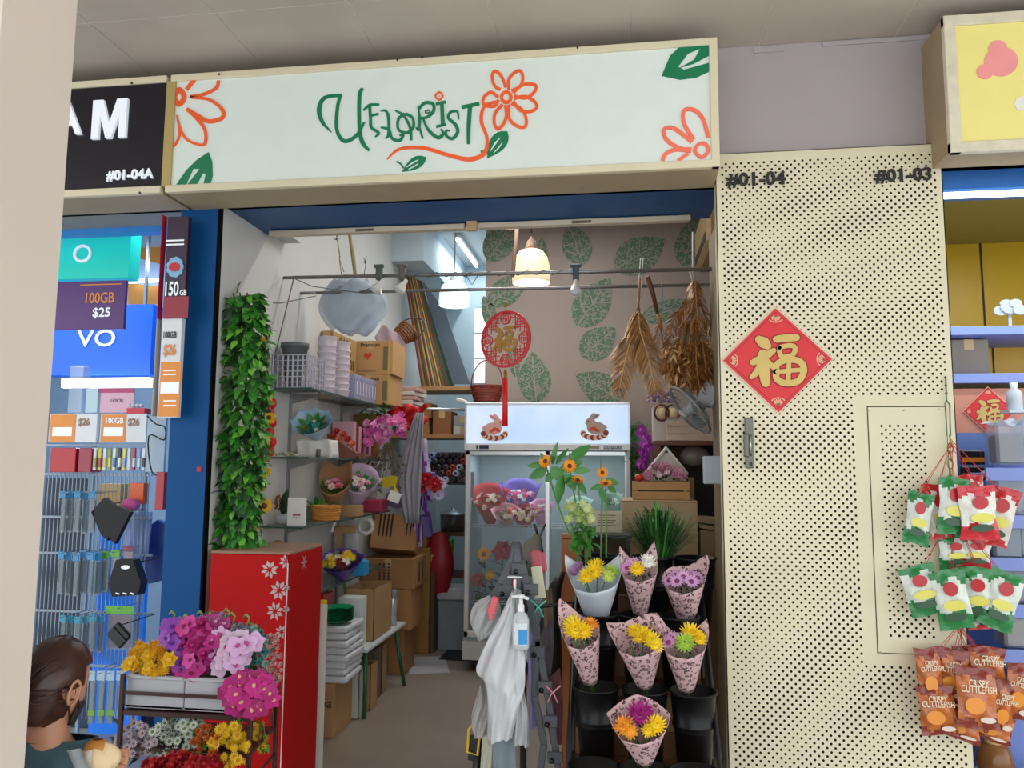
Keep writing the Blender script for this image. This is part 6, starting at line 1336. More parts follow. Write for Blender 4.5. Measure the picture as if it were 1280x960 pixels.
def bucket(x, y, z, h, r1, label, group='black flower buckets on the rack'):
    q = MB().m(bm); q.lathe([(0, .001), (r1*.68, .001), (r1*.70, 0), (r1*.82, h*.55), (r1*.90, h*.56), (r1*.92, h*.60), (r1*.86, h*.62), (r1*.97, h*.97), (r1*1.04, h*.98), (r1*1.04, h), (r1*.95, h), (r1*.84, h*.6), (r1*.66, .012), (0, .012)], 26)
    q.v = [Vector((p.x+x, p.y+y, p.z+z)) for p in q.v]
    return one('flower_bucket', q, label, 'bucket', (x, y, z), group)
colx = {0: [at(742, 930, 2.8).x, at(803, 930, 2.8).x, at(868, 930, 2.8).x], 1: [at(745, 855, 3.08).x, at(806, 855, 3.08).x, at(866, 855, 3.08).x], 2: [at(748, 770, 3.32).x, at(800, 770, 3.32).x, at(848, 770, 3.32).x], 3: [at(752, 700, 3.56).x, at(815, 700, 3.56).x, at(868, 700, 3.56).x]}
nm = {0: 'front row of the rack', 1: 'second row of the rack', 2: 'third row of the rack', 3: 'top row of the rack'}; cn = ['left', 'middle', 'right']
for j, (y, z, h) in enumerate(rows):
    for i, x in enumerate(colx[j]): bucket(x, y, z, h, .088 if j != 3 else .095, f'{cn[i]} black bucket in the {nm[j]}')
leo = leopard()
def rimf(peaks, low, back): return rim_of(peaks, low, back)
def rb(px_tip, py_tip, px_top, py_top, Y, wpx, wrapm, rim, blooms, label, h_fac=1.0, tilt=26, r0=.028, zr=0):
    """bouquet whose paper tip sits at the first pixel point and whose top reaches the second"""
    b = at(px_tip, py_tip, Y); tp = at(px_top, py_top, Y); h = (tp.z-b.z)*1.06*h_fac; Rr = wpx/2*Y/F*1.05; rx = radians(tilt); ry = atan2(tp.x-b.x, tp.z-b.z)
    return bouquet('wrapped_bouquet', label, b, (rx, ry), h, Rr, wrapm, rim, [(k_, a_, b2_, round(r_*1.36, 4), x_*.92, y_*.92) for k_, a_, b2_, r_, x_, y_ in blooms], open_=1.12, r0=r0, group='wrapped bouquets on the rack', stems=.12, zrot=zr, greens=False)
Yl, Pk, Wt, Og, Gn, Mg, Lv = 'f0cf1e', 'c77fb0', 'e9e6dc', 'ea9a26', 'a9c84a', 'a5217e', 'b58ab8'
h2 = pi/2
rb(746, 775, 742, 692, 3.38, 70, M('pale_blue_paper', 'c6d0da', rough=.5), rimf([(pi*.85, .30, .75), (pi*.15, .30, .75)], .66, .72), [('mum', Yl, None, .036, 0, -.1), ('mum', Yl, None, .032, .1, .5), ('mum', Yl, None, .030, -.3, -.45), ('button', Lv, 'd9b0d0', .028, -.75, .1), ('button', Lv, 'd9b0d0', .024, -.6, .6), ('mum', Gn, None, .030, .7, .15), ('mum', 'c9d66a', None, .024, .6, -.3)], 'bouquet of yellow mums in plain pale blue paper, left of the top row', r0=.045)
rb(800, 768, 797, 682, 3.38, 50, leo, rimf([(pi*.80, .28, .7), (pi*.25, .34, .7)], .66, .74), [('daisy', 'd9a8cc', '8a2f6a', .024, -.6, .2), ('daisy', 'd9a8cc', '8a2f6a', .022, -.3, .6), ('daisy', 'c98abf', '8a2f6a', .022, -.7, -.2), ('mum', Yl, None, .028, -.1, -.5), ('mum', Wt, None, .032, .5, .2), ('mum', Wt, None, .022, .5, .7)], 'leopard paper bouquet with white, lilac and yellow blooms in the top row')
rb(858, 782, 850, 698, 3.40, 56, leo, rimf([(pi*.12, .30, .9)], .70, .84), [('daisy', 'c99ac8', '7a2a5c', .024, .75*cos(k*1.05), .5*sin(k*1.05)+.1) for k in range(7)]+[('daisy', 'd3a6cf', '7a2a5c', .024, 0, 0)], 'leopard paper bouquet of lilac daisies only, right of the top row')
rb(738, 852, 722, 752, 3.05, 52, leo, rimf([(pi*.72, .34, .9)], .62, .80), [('mum', Yl, None, .040, -.15, -.25), ('mum', 'eed94a', None, .030, -.4, .25), ('mum', Yl, None, .028, .25, -.5), ('mum', Og, None, .026, .6, .3), ('button', Lv, None, .02, .1, .7)], 'leopard paper bouquet with yellow and orange mums, left of the middle row')
rb(806, 858, 795, 772, 3.05, 66, leo, rimf([(pi*.9, .2, .8), (pi*.25, .16, 1.2)], .74, .90), [('mum', Yl, None, .030, -.1, .55), ('mum', Yl, None, .034, .25, .25), ('mum', Yl, None, .030, .55, -.15), ('mum', 'f5dc3a', None, .026, .7, -.45), ('mum', 'e6c020', None, .024, .05, .0)], 'leopard paper bouquet of bright yellow mums only, centre of the middle row')
rb(858, 862, 850, 768, 3.05, 60, leo, rimf([(pi*.82, .28, .75), (pi*.15, .28, .75)], .66, .72), [('mum', Yl, None, .036, .35, .35), ('mum', Yl, None, .026, .7, .0), ('daisy', 'd9a8cc', '8a2f6a', .022, -.6, .3), ('daisy', 'c98abf', '8a2f6a', .022, -.75, -.1), ('mum', Gn, None, .032, .0, -.45), ('mum', 'bcd45c', None, .024, .0, -.4)], 'leopard paper bouquet with a lime bloom in front, right of the middle row')
rb(806, 952, 797, 875, 2.78, 74, leo, rimf([(pi*.95, .16, .9), (pi*.05, .05, .9), (h2, .12, 1.2)], .68, .86), [('mum', Mg, None, .042, .05, .3), ('mum', 'b52a8c', None, .03, .25, .05), ('mum', Og, None, .030, -.6, -.2), ('mum', 'f0b030', None, .024, -.4, -.5), ('mum', Yl, None, .030, .6, -.25), ('mum', Yl, None, .022, .3, -.5)], 'leopard paper bouquet with a magenta bloom, alone in the front row')

# plants in the top row: sunflowers, green mums, grass
t = T('sunflower_bunch', 'tall bunch of small sunflowers with broad leaves above the rack', 'sunflowers', (colx[3][0], 3.56, .87)); bx_ = colx[3][0]
sf = [(682, 577, .034, (-.35, -1, .3)), (712, 583, .034, (.05, -1, .25)), (753, 591, .028, (.1, -1, .3)), (722, 601, .034, (.3, -.6, 1.1)), (757, 605, .034, (.1, -.6, 1.0))]
q = MB().m(M('fresh_stem', '5c8a3c', rough=.5))
for px, py, r_, d in sf:
    c = at(px, py, 3.5); base = V(bx_+R(-.03, .03), 3.56, .92); mid = (c+base)/2+V((c.x-bx_)*.2, .03, .04); q.tube(smooth_pts([tuple(base), tuple(mid), (c.x, c.y+.02, c.z-.02)], 5), .0045, 6)
q.build('stems', t)
for px, py, r_, d in sf: inst(bloom('sun', 'e9961e', '5c1c14', r_), 'flower_head', t, at(px, py, 3.49)-t.location, face_to(d, 1))
LF = M('sunflower_leaf', '3f7a36', rough=.42, var=.2, scale=9)
def px_leaf(q, base, tip, w, Y=3.5, droop=.05):
    a, b_ = at(base[0], base[1], Y), at(tip[0], tip[1], Y+R(-.03, .03)); leaf(q, dirm(a, b_-a, pi/2+R(-.5, .3)), (b_-a).length, w, droop, 6, .15)
for base, tip, w in (((690, 580), (696, 553), .018), ((695, 580), (710, 560), .015), ((680, 580), (659, 583), .016), ((684, 584), (662, 598), .03), ((690, 584), (705, 602), .03), ((712, 575), (738, 556), .028), ((716, 588), (738, 588), .018), ((700, 588), (728, 576), .03), ((704, 595), (696, 630), .034), ((722, 600), (733, 618), .02), ((752, 592), (750, 567), .018), ((757, 600), (774, 604), .018), ((752, 606), (738, 612), .014), ((726, 600), (708, 606), .02), ((760, 606), (770, 616), .018), ((706, 592), (720, 612), .028), ((683, 578), (675, 566), .012), ((716, 578), (712, 566), .014), ((690, 592), (682, 602), .02), ((750, 610), (756, 628), .018)):
    q = MB().m(LF); px_leaf(q, base, tip, w); q.build('leaf', t)
t = T('green_mum_bunch', 'bunch of pale green button mums in the left black bucket of the top row', 'flowers', (bx_-.05, 3.44, .95))
for k in range(20):
    px, py = 724+R(-18, 16), 641+R(-11, 12); c = at(px, py, 3.40+R(-.03, .04)); inst(bloom('mum', ['b9c880', 'cdd6a0', '9fb562'][k % 3], None, .024 if k % 2 else .020), 'flower_head', t, c-t.location, face_to((R(-.6, .6), -1, R(.1, .9)), k))
q = MB().m(M('fresh_stem', ''))
for k in range(7): q.tube([(bx_-.06+R(-.02, .03), 3.5, .93), at(724+R(-8, 14), 665, 3.44), at(724+R(-14, 14), 650, 3.44)], .003, 4)
q.m(GREEN)
for k in range(46): c = at(728+R(-16, 14), 665+R(-10, 20), 3.44+R(-.03, .03)); leaf(q, dirm(c, (R(-1, 1), R(-1, 0), R(-.6, .6))), R(.04, .06), .014, .3)
q.build('foliage', t)
t = T('grass_plant', 'dark green grassy plant with long thin blades in the top row of the rack', 'plant', (colx[3][1]+.03, 3.56, .95)); q = MB(); c0 = t.location
for k in range(420):
    a = R(0, 2*pi); rr = R(0, .05); b_ = V(c0.x+rr*cos(a), 3.56+rr*sin(a)*.6, 1.12+R(0, .03)); sp = R(.05, .24)*(.55+.8*abs(cos(a))); hh = R(.09, .25)*(1.15-sp)
    q.m((DKGREEN, GREEN, M('grass_mid', '35602c', rough=.5, var=.2))[k % 3]); m_ = b_+V(cos(a)*sp*.45, sin(a)*sp*.35, hh*.9); e = b_+V(cos(a)*sp, sin(a)*sp*.6, hh*R(.6, 1.05)); w_ = .0035; n_ = V(-sin(a), cos(a), 0)*w_
    q.add([b_-n_, b_+n_, m_+n_*.9, m_-n_*.9, e], [(0, 1, 2, 3), (3, 2, 4)], True)
q.build('blades', t)
# wooden chair back and cards behind
q = MB().m(M('orange_wood', '9c5a24', rough=.4, var=.12, scale=5)); a = at(702, 672, 3.9); b_ = at(728, 672, 3.9); q.box(a.x, b_.x, 3.88, 3.92, .0, a.z, bev=.006); q.box(a.x, b_.x+.02, 3.86, 3.94, a.z, a.z+.02, bev=.004)
one('wooden_post', q, 'orange-brown wooden post standing behind the green mums', 'post', ((a.x+b_.x)/2, 3.9, 0))
t = T('printed_card', 'small beige card with printed lines propped behind the green mums', 'card', at(758, 668, 4.1)); a = at(743, 666, 4.1); b_ = at(777, 639, 4.1); q = MB().m(M('card_beige', 'c2b39c', rough=.6)); q.box(a.x, b_.x, 4.10, 4.106, a.z, b_.z); q.build('card', t); q = MB().m(M('card_ink', '4a4a50'))
for k in range(5): q.box(a.x+.02, b_.x-.03-.01*(k % 2), 4.098, 4.0995, b_.z-.02-.013*k, b_.z-.024-.013*k)
q.build('printed_line', t)
q = MB().m(M('black_shelf', '1c1b1d', rough=.4)); a = at(722, 667, 4.0); b_ = at(790, 670, 4.0); q.box(a.x, b_.x, 3.95, 4.35, a.z-.015, a.z, bev=.002); q.box(a.x, a.x+.02, 3.95, 4.35, 0, a.z-.016); q.box(b_.x-.03, b_.x-.01, 3.95, 4.35, 0, a.z-.016); q.m(M('card_board_dark', '7a6044')); q.box(a.x+.02, b_.x-.03, 4.2, 4.22, .2, a.z-.02); one('side_table', q, 'narrow black topped table behind the flower rack', 'table', ((a.x+b_.x)/2, 4.1, 0))
# ================================================================ BAG STAND IN THE MIDDLE
BY_ = 3.15
t = T('bag_stand', 'dark grey floor stand of straps carrying bags and papers', 'stand', (at(655, 900, BY_).x, 3.3, 0))
q = MB().m(M('strap_grey', '4c4f55', rough=.6)); 
for pts in ([(645, 685), (648, 720), (642, 800)], [(652, 700), (672, 800), (690, 900), (700, 985)], [(640, 700), (625, 730), (612, 760)], [(672, 800), (668, 870), (680, 930), (672, 985)]):
    P_ = [at(*p, BY_) for p in pts]; 
    for a, b_ in zip(P_, P_[1:]): d_ = (b_-a); q.cb((a+b_)/2, (.028, .012, d_.length), ry=atan2(d_.x, d_.z), bev=.003)
q.build('strap', t)
for px, py in ((645, 714), (668, 818), (677, 862), (684, 905), (690, 950), (660, 740), (628, 742)):
    c = at(px, py, BY_-.02); q = MB().m(M('strap_grey', '')); q.cb(c+V(.012, 0, .01), (.06, .012, .045), bev=.004); q.build('strap_tab', t); q = MB().m(M('snap_black', '0f0f12', rough=.25)); q.lathe([(.010, 0), (.010, .008), (0, .010)], 12, T=Matrix.Translation(c+V(0, -.006, 0)) @ Matrix.Rotation(pi/2, 4, 'X')); q.build('snap_button', t)
q = MB().m(M('pole_black', '18181b', rough=.4)); c = at(655, 700, 3.3); q.tube([(c.x, 3.3, 0), (c.x, 3.3, c.z)], .014, 8); q.tube([(c.x, 3.3, 1.0), (c.x+.03, 3.7, 1.0)], .012, 6); q.tube([(c.x+.2, 3.5, 0), (c.x+.2, 3.5, .95), (c.x, 3.3, .95)], .012, 6); q.box(c.x-.16, c.x+.22, 3.2, 3.55, .02, .04); q.build('pole', t)
q = MB().m(M('knob_dark', '3d4047', rough=.4)); c = at(645, 690, BY_+.02); q.lathe([(0, -.09), (.030, -.09), (.034, -.03), (.024, 0), (.022, .03), (.012, .045), (0, .045)], 14, T=Matrix.Translation(c)); q.m(M('white_hanger', 'dfe2e2', rough=.3)); q.lathe([(0, -.105), (.04, -.10), (.04, -.095), (0, -.09)], 16, T=Matrix.Translation(c)); q.cb(c+V(0, -.03, -.13), (.012, .01, .05), bev=.003); q.build('clip_knob', t)
# umbrella-like items behind
q = MB().m(M('grey_umbrella', '5d5a50', rough=.7)); a = at(672, 668, 3.5); b_ = at(655, 715, 3.5); q.tube([a, a.lerp(b_, .3), b_], [.012, .045, .055], 10); q.m(M('pole_black', '')); q.tube([at(668, 655, 3.5), a], .006, 5); q.tube([at(682, 655, 3.5), at(675, 670, 3.5), at(678, 690, 3.5)], .005, 5); one('folded_umbrella', q, 'folded grey umbrella hanging behind the dark strap knob', 'umbrella', b_)
t = T('pink_tag_holder', 'small pink fabric key pouch hanging above the hanging price tag', 'pouch', at(673, 705, 3.25)); c = at(671, 703, 3.25); q = MB().m(M('pink_pouch', 'a8505a', rough=.6)); q.cb(c, (.045, .02, .10), ry=-.12, bev=.012); q.cb(c+V(.025, .01, .0), (.03, .02, .085), ry=-.1, bev=.01); q.build('pouch', t)
q = MB().m(M('tag_cream', 'c5c3a8', rough=.5)); q.cb(at(673, 728, 3.22), (.045, .004, .13), ry=-.15, bev=.002); one('price_tag', q, 'long cream price tag hanging beside the sanitizer bottle', 'tag', at(675, 746, 3.22))
q = MB().m(M('red_strip', 'a01420')); q.cb(at(642, 730, 3.2), (.02, .01, .12), bev=.003); one('red_strip', q, 'short red strap hanging above the white plastic bags', 'strap', at(642, 748, 3.2))
for px, py, c_, lb in ((673, 760, '4fb89a', 'green rubber band knotted on the strap beside the sanitizer'), (691, 867, 'd98a98', 'pink rubber band knotted on the lower strap')):
    c = at(px, py, BY_-.03); q = MB().m(M('band_'+c_, c_, rough=.5)); 
    for s in (-1, 1): q.tube([c+V(-.03*s, 0, .03), c+V(.005*s, -.004, 0), c+V(.02*s, 0, -.035)], .0035, 5)
    one('rubber_band', q, lb, 'band', c-V(0, 0, .035))
# white bags
film = M('white_film', 'cdd0d2', rough=.2, alpha=.93, bump=.6, scale=9, coat=.3)
film2 = M('clear_white_film', 'c3c4c4', rough=.2, alpha=.62, bump=.5, scale=10)
def outline_bag(name, label, left, right, Y, mat, wob=.018, depth=.05, nu=16):
    """sheet filling the strip between two pixel polylines given top to bottom"""
    L_ = smooth_pts(left, 5); R_ = smooth_pts(right, 5); n = min(len(L_), len(R_)); L_, R_ = L_[:n], R_[:n]
    q = MB().m(mat)
    def mk(sgn):
        def f(u, v):
            k = min(int(v*(n-1)), n-2); g = v*(n-1)-k; lx = L_[k][0]+(L_[k+1][0]-L_[k][0])*g; ly = L_[k][1]+(L_[k+1][1]-L_[k][1])*g; rx = R_[k][0]+(R_[k+1][0]-R_[k][0])*g; ry = R_[k][1]+(R_[k+1][1]-R_[k][1])*g
            p = at(lx+(rx-lx)*u, ly+(ry-ly)*u, Y); crease = wob*sin(9*u+3*v)+wob*.7*abs(sin(5*u-6*v+1))+wob*.5*sin(23*u+11*v)
            return (p.x, p.y+crease+sgn*depth*sin(pi*u), p.z)
        return f
    q.grid(mk(-1), nu, 26); q.grid(mk(.6), nu, 26); b_ = at((left[-1][0]+right[-1][0])/2, max(left[-1][1], right[-1][1]), Y)
    return one(name, q, label, 'bag', b_)
outline_bag('plastic_bag', 'large crumpled white plastic bag hanging at the front of the stand', [(640, 738), (625, 770), (594, 836), (606, 860), (609, 925)], [(646, 738), (652, 790), (657, 850), (650, 880), (640, 922)], 3.02, film)
outline_bag('plastic_bag', 'second white plastic bag hanging right behind the large crumpled one', [(645, 738), (642, 790), (640, 840), (642, 880), (640, 925)], [(650, 740), (660, 800), (655, 850), (660, 890), (662, 932)], 3.07, M('white_film3', 'bfc3c6', rough=.25, alpha=.9, bump=.5), .02)
outline_bag('plastic_bag', 'small clear white bag bulging at the left of the plastic bags', [(612, 744), (592, 756), (587, 780), (600, 798)], [(622, 748), (626, 765), (622, 785), (604, 799)], 3.12, film2, .012)
outline_bag('plastic_bag', 'long clear bag trailing at the lower left of the stand', [(602, 850), (594, 875), (588, 900), (592, 918)], [(606, 850), (612, 880), (610, 900), (606, 920)], 3.16, film2, .01)
q = MB().m(M('pink_bow', 'd8606a', rough=.5)); c = at(617, 757, 3.04); q.cb(c, (.03, .012, .07), ry=.25, bev=.006); q.cb(c+V(-.012, 0, -.03), (.02, .01, .05), ry=-.2, bev=.004); one('pink_tape', q, 'small pink tape tying the clear bag', 'tape', c-V(0, 0, .05))
t = T('sanitizer_bottle', 'clear hand sanitizer bottle with a white pump and blue label', 'bottle', at(651, 813, 2.96)); c = at(651, 788, 2.96); kk = 2.96/F; w_ = 10*kk; zt = at(651, 768, 2.96).z; zb_ = at(651, 812, 2.96).z
q = MB().m(M('clear_plastic', 'cfd6d8', rough=.08, alpha=.6, spec=.8)); q.lathe([(0, zb_), (w_*.9, zb_), (w_*1.05, zb_+.01), (w_*1.05, zt-.02), (w_*.8, zt), (w_*.35, zt+.012), (w_*.35, zt+.02)], 20, T=Matrix.Translation((c.x, c.y, 0)) @ Matrix.Diagonal((1, .6, 1, 1))); q.build('bottle_body', t)
q = MB().m(M('pump_white', 'e4e6e6', rough=.3)); q.lathe([(w_*.42, zt+.012), (w_*.42, zt+.035), (.008, zt+.038), (.008, zt+.06), (.014, zt+.062), (.014, zt+.072), (0, zt+.073)], 14, T=Matrix.Translation((c.x, c.y, 0))); q.tube([(c.x, c.y, zt+.067), (c.x-.035, c.y-.01, zt+.066)], .006, 6); q.tube([(c.x, c.y, zt+.067), (c.x+.03, c.y-.01, zt+.060)], .006, 6); q.build('pump', t)
ym = c.y-w_*.64
q = MB().m(M('label_white', 'd3dbe0', rough=.4)); q.grid(lambda u, v: (c.x+w_*1.06*sin(-.9+1.8*u), c.y-.64*w_*cos(-.9+1.8*u), zb_+.02+(zt-zb_-.05)*v), 8, 1); q.build('label_sheet', t)
q = MB().m(M('label_blue', '2a8fd0', rough=.4)); q.grid(lambda u, v: (c.x+w_*1.08*sin(-.2+1.1*u), c.y-.66*w_*cos(-.2+1.1*u), zb_+.022+.055*v), 8, 1); q.build('blue_label', t)
# hanging fabrics and papers
for (l_, r_, Y, c_, lb) in (([(658, 790), (660, 840), (661, 914)], [(668, 790), (672, 850), (676, 905)], 3.20, '8f86b8', 'lilac paper sheet hanging on the stand'), ([(664, 790), (663, 830), (661, 870)], [(672, 790), (676, 840), (672, 880)], 3.24, '7d3a6a', 'plum coloured sheet hanging on the stand'), ([(676, 790), (674, 830), (680, 870)], [(690, 775), (692, 810), (688, 850)], 3.34, '5a5258', 'dark grey fabric bag hanging on the right of the stand'), ([(684, 850), (682, 890), (688, 930)], [(700, 835), (704, 880), (702, 930)], 3.28, '6a3a3c', 'dark red fabric bag low on the right of the stand'), ([(678, 740), (680, 800), (672, 860)], [(690, 735), (692, 790), (686, 830)], 3.42, '6f5a44', 'brown sheet hanging behind the straps'), ([(614, 920), (616, 960), (616, 1010)], [(642, 920), (645, 960), (642, 1010)], 3.14, '7c8a94', 'blue-grey sheet below the white bags'), ([(603, 918), (600, 960), (596, 1010)], [(616, 918), (614, 960), (612, 1010)], 3.15, 'b5b5a2', 'cream floral sheet below the white bags')):
    o = outline_bag('hanging_sheet', lb, l_, r_, Y, M('sheet2_'+c_, c_, rough=.65), .008, .012, 8); o['category'] = 'sheet'
t = T('folding_trolley', 'black folding trolley with a yellow handle at the foot of the stand', 'trolley', at(596, 960, 3.25)); q = MB().m(M('yellow_handle', 'd9b02c', rough=.4)); q.tube([at(592, 905, 3.2), at(586, 912, 3.2), at(584, 940, 3.2), at(597, 944, 3.2), at(600, 915, 3.2)], .006, 6); q.build('handle', t); q = MB().m(M('pole_black', '')); q.cb(at(594, 935, 3.22), (.05, .02, .10), ry=.1, bev=.004); q.tube([at(597, 940, 3.22), at(592, 1010, 3.22)], .018, 6); q.tube([at(610, 920, 3.22), at(602, 1010, 3.22)], .018, 6); q.build('frame', t)
q = MB().m(M('black_dustpan', '161619', rough=.5)); a = at(680, 745, 3.7); q.tube([at(703, 715, 3.75), at(694, 735, 3.7), at(688, 780, 3.7), at(690, 860, 3.7)], [.015, .03, .05, .05], 8); one('black_tool', q, 'black handled tool standing between the stand and the rack', 'tool', at(690, 860, 3.7))

# ================================================================ FLOWER STAND AT FRONT LEFT
FYs = 2.75; xa_ = at(152, 880, FYs).x; xb_ = at(342, 880, FYs).x; 
t = T('flower_stand', 'dark brown metal two-tier plant stand at the front left', 'stand', ((xa_+xb_)/2, FYs+.15, 0)); bd = M('stand_brown', '3a1a18', rough=.4)
zr1 = at(200, 868, FYs).z; zr2 = at(200, 893, FYs).z; xpost = at(313, 900, FYs).x
def bq(*a): q = MB().m(bd); q.box(*a, bev=.002); return q
for x, y, ztop in ((xa_, FYs, at(152, 842, FYs).z), (xpost, FYs, at(313, 868, FYs).z), (xa_, FYs+.30, at(152, 842, FYs).z), (at(345, 900, FYs+.3).x, FYs+.30, at(345, 850, FYs+.3).z)): bq(x-.008, x+.008, y-.008, y+.008, 0, ztop).build('post', t)
q = MB().m(bd); q.box(xa_, xpost, FYs-.004, FYs+.004, zr1-.006, zr1+.006); q.box(xa_, xpost, FYs-.004, FYs+.004, zr2-.008, zr2+.008); xr = at(345, 900, FYs+.3).x
for zz in (zr1, zr2, .62, .40): q.tube([(xpost, FYs, zz), (xr, FYs+.30, zz)], .006, 5)
q.build('rail', t)
q = MB().m(bd); q.add([(xa_, FYs, zr2), (xpost, FYs, zr2), (xr, FYs+.3, zr2), (xa_, FYs+.3, zr2)], [(0, 1, 2, 3)]); q.add([(xa_, FYs, .50), (xpost, FYs, .50), (xr, FYs+.3, .50), (xa_, FYs+.3, .50)], [(0, 1, 2, 3)]); q.build('tier', t, solid=.012)
q = MB().m(M('stand_wire', '5a3a30', rough=.5))
for k in range(4): x0 = xpost+(xr-xpost)*(.3+.2*k); y0 = FYs+.3*(.3+.2*k); q.tube([(x0, y0, .50), (x0+.012*(-1)**k, y0, .60), (x0, y0, zr2)], .003, 4)
q.build('scroll_wire', t)
# white planter box (two joined)
px0, px1 = at(159, 880, FYs+.03).x, at(288, 880, FYs+.03).x; zt = at(220, 846, FYs+.02).z; mid = at(231, 880, FYs+.03).x
wp = M('planter_white', 'b9bbc0', rough=.45, var=.03)
for a, b_, lb in ((px0, mid-.002, 'left half of the white plastic planter box on the flower stand'), (mid+.002, px1, 'right half of the white plastic planter box on the flower stand')):
    t = T('planter_box', lb, 'planter', ((a+b_)/2, FYs+.12, zr2+.01)); z0_ = zr2+.012
    q = MB().m(wp); q.box(a, b_, FYs+.02, FYs+.032, z0_, zt, bev=.003); q.box(a, b_, FYs+.20, FYs+.212, z0_, zt, bev=.003); q.box(a, a+.01, FYs+.032, FYs+.20, z0_, zt); q.box(b_-.01, b_, FYs+.032, FYs+.20, z0_, zt); q.box(a, b_, FYs+.02, FYs+.21, z0_, z0_+.01); q.box(a-.001, b_+.001, FYs+.012, FYs+.02, zt-.012, zt, bev=.002); q.build('trough', t)
    q = MB().m(M('foam_green', '2c4a33', rough=.9)); q.box(a+.011, b_-.011, FYs+.033, FYs+.199, z0_+.011, zt-.012); q.build('floral_foam', t)
def bunch(name, label, spots, Y, kinds, base, leafn=0, dvec=(0, -1, .35), cat='artificial flowers', stemto=None, jit=.05, lmat=None, spread=None):
    t = T(name, label, cat, base); base = Vector(base)
    for i, (px, py) in enumerate(spots):
        k, c1, c2, r_ = kinds[i % len(kinds)]; c = at(px, py, Y+R(-jit, jit)); d = V(c.x-base.x, 0, 0)*2.2+V(*dvec)+V(R(-.3, .3), 0, R(-.2, .3))
        inst(bloom(k, c1, c2, r_), 'flower_head', t, c-base, face_to(d, R(0, 6)))
    q = MB().m(STEM)
    for i, (px, py) in enumerate(spots[::3]): c = at(px, py, Y+.02); q.tube([c, (c+base)/2+V(0, .02, .01), base+V(R(-.03, .03), 0, 0)], .0025, 4)
    q.m(lmat or GREEN)
    for i in range(leafn): px, py = random.choice(spots); c = at(px+R(-6, 6), py+R(-6, 6), Y+.04); leaf(q, dirm(c, (R(-1, 1), R(-1, .2), R(-.5, 1))), R(.03, .06), .012, .3)
    q.build('stems_and_leaves', t); return t
def blob(cx, cy, rx, ry, n, seed=1, mind=.0):
    rs = random.Random(seed); out = []; tries = 0
    while len(out) < n and tries < 6000:
        tries += 1; x, y = rs.uniform(-1, 1), rs.uniform(-1, 1)
        if x*x+y*y > 1: continue
        p = (cx+x*rx, cy+y*ry)
        if all(hypot(p[0]-o[0], p[1]-o[1]) > mind for o in out): out.append(p)
    return out
zt_ = zt-.02
B1 = at(185, 846, FYs+.10); bunch('artificial_flowers', 'bunch of yellow artificial roses at the left of the white planter', blob(187, 826, 26, 22, 22, 3, 7)+[(165, 830), (170, 838), (205, 838)], FYs+.06, [('mum', 'e9b91c', None, .030), ('rose', 'f0c42a', None, .030), ('mum', 'dba015', None, .026)], (B1.x, FYs+.1, zt_), 18)
B2 = at(218, 846, FYs+.12); bunch('artificial_flowers', 'bunch of purple artificial orchids beside the yellow roses', blob(216, 810, 14, 34, 24, 4, 6), FYs+.08, [('orchid', '8f3fae', '5a1f86', .034), ('orchid', 'a65ac0', '6a2a90', .030)], (B2.x, FYs+.12, zt_), 10)
B3 = at(246, 846, FYs+.12); bunch('artificial_flowers', 'bunch of magenta artificial orchids in the middle of the planter', blob(243, 812, 24, 36, 44, 5, 6), FYs+.07, [('orchid', 'c22a86', '8a1450', .036), ('orchid', 'd4489c', '9c1a60', .032), ('rose', 'b82478', None, .028)], (B3.x, FYs+.12, zt_), 22)
B4 = at(275, 846, FYs+.12); bunch('artificial_flowers', 'bunch of magenta artificial orchids standing high at the back of the planter', blob(272, 782, 22, 12, 14, 6, 6), FYs+.16, [('orchid', 'b83a8a', 'd8b0c8', .030)], (B4.x, FYs+.16, zt_), 16, lmat=GREEN2)
bunch('artificial_flowers', 'spray of pale pink moth orchids with deep pink centres', [(276, 795), (288, 800), (296, 808), (283, 812), (272, 815), (290, 820), (300, 818), (280, 826), (294, 830), (275, 835), (310, 806), (306, 822), (318, 803), (302, 798)], FYs+.03, [('orchid', 'd9b0d8', 'c0468c', .042), ('orchid', 'e6c6e2', 'c0468c', .038)], (B4.x+.02, FYs+.10, zt_), 8)
B5 = at(315, 846, FYs+.14); bunch('artificial_flowers', 'bunch of teal and mint artificial blossoms at the right of the planter', blob(314, 815, 22, 30, 46, 8, 4), FYs+.12, [('button', '4f9c96', '2f6a6c', .020), ('button', '9cc4b8', '6a9a80', .020), ('daisy', '2f7f88', '1f5a60', .018)], (at(288, 846, FYs+.14).x, FYs+.14, zt_), 26, lmat=DKGREEN)
t = bunch('artificial_flowers', "spray of tiny pink baby's breath at the right end of the planter", blob(337, 830, 15, 38, 95, 9, 3), FYs+.12, [('button', 'd0a0a0', '9c5a5c', .010), ('button', 'dbb6b2', 'a86a6a', .011)], (at(290, 846, FYs+.14).x, FYs+.16, zt_), 0)
bunch('artificial_flowers', 'spray of small white and lilac blossoms high at the back of the planter', blob(303, 790, 14, 9, 22, 10, 4)+blob(270, 772, 16, 4, 10, 10, 4), FYs+.16, [('button', 'b9b0bd', '8a7a94', .016)], (at(285, 846, FYs+.16).x, FYs+.17, zt_), 12)
bunch('artificial_flowers', 'bunch of deep magenta orchids hanging over the right end of the planter', blob(312, 868, 30, 24, 34, 11, 7)+[(281, 866), (292, 884)], FYs-.02, [('orchid', 'c01f80', 'e8b090', .036), ('orchid', 'a81a6c', 'e8b090', .032)], (at(288, 846, FYs+.05).x, FYs+.06, zt_), 12)
t = T('curly_stems', 'pale green curly tips rising from the back of the planter', 'stems', (B3.x, FYs+.18, zt_)); q = MB().m(M('curly_green', '7f9a52', rough=.5))
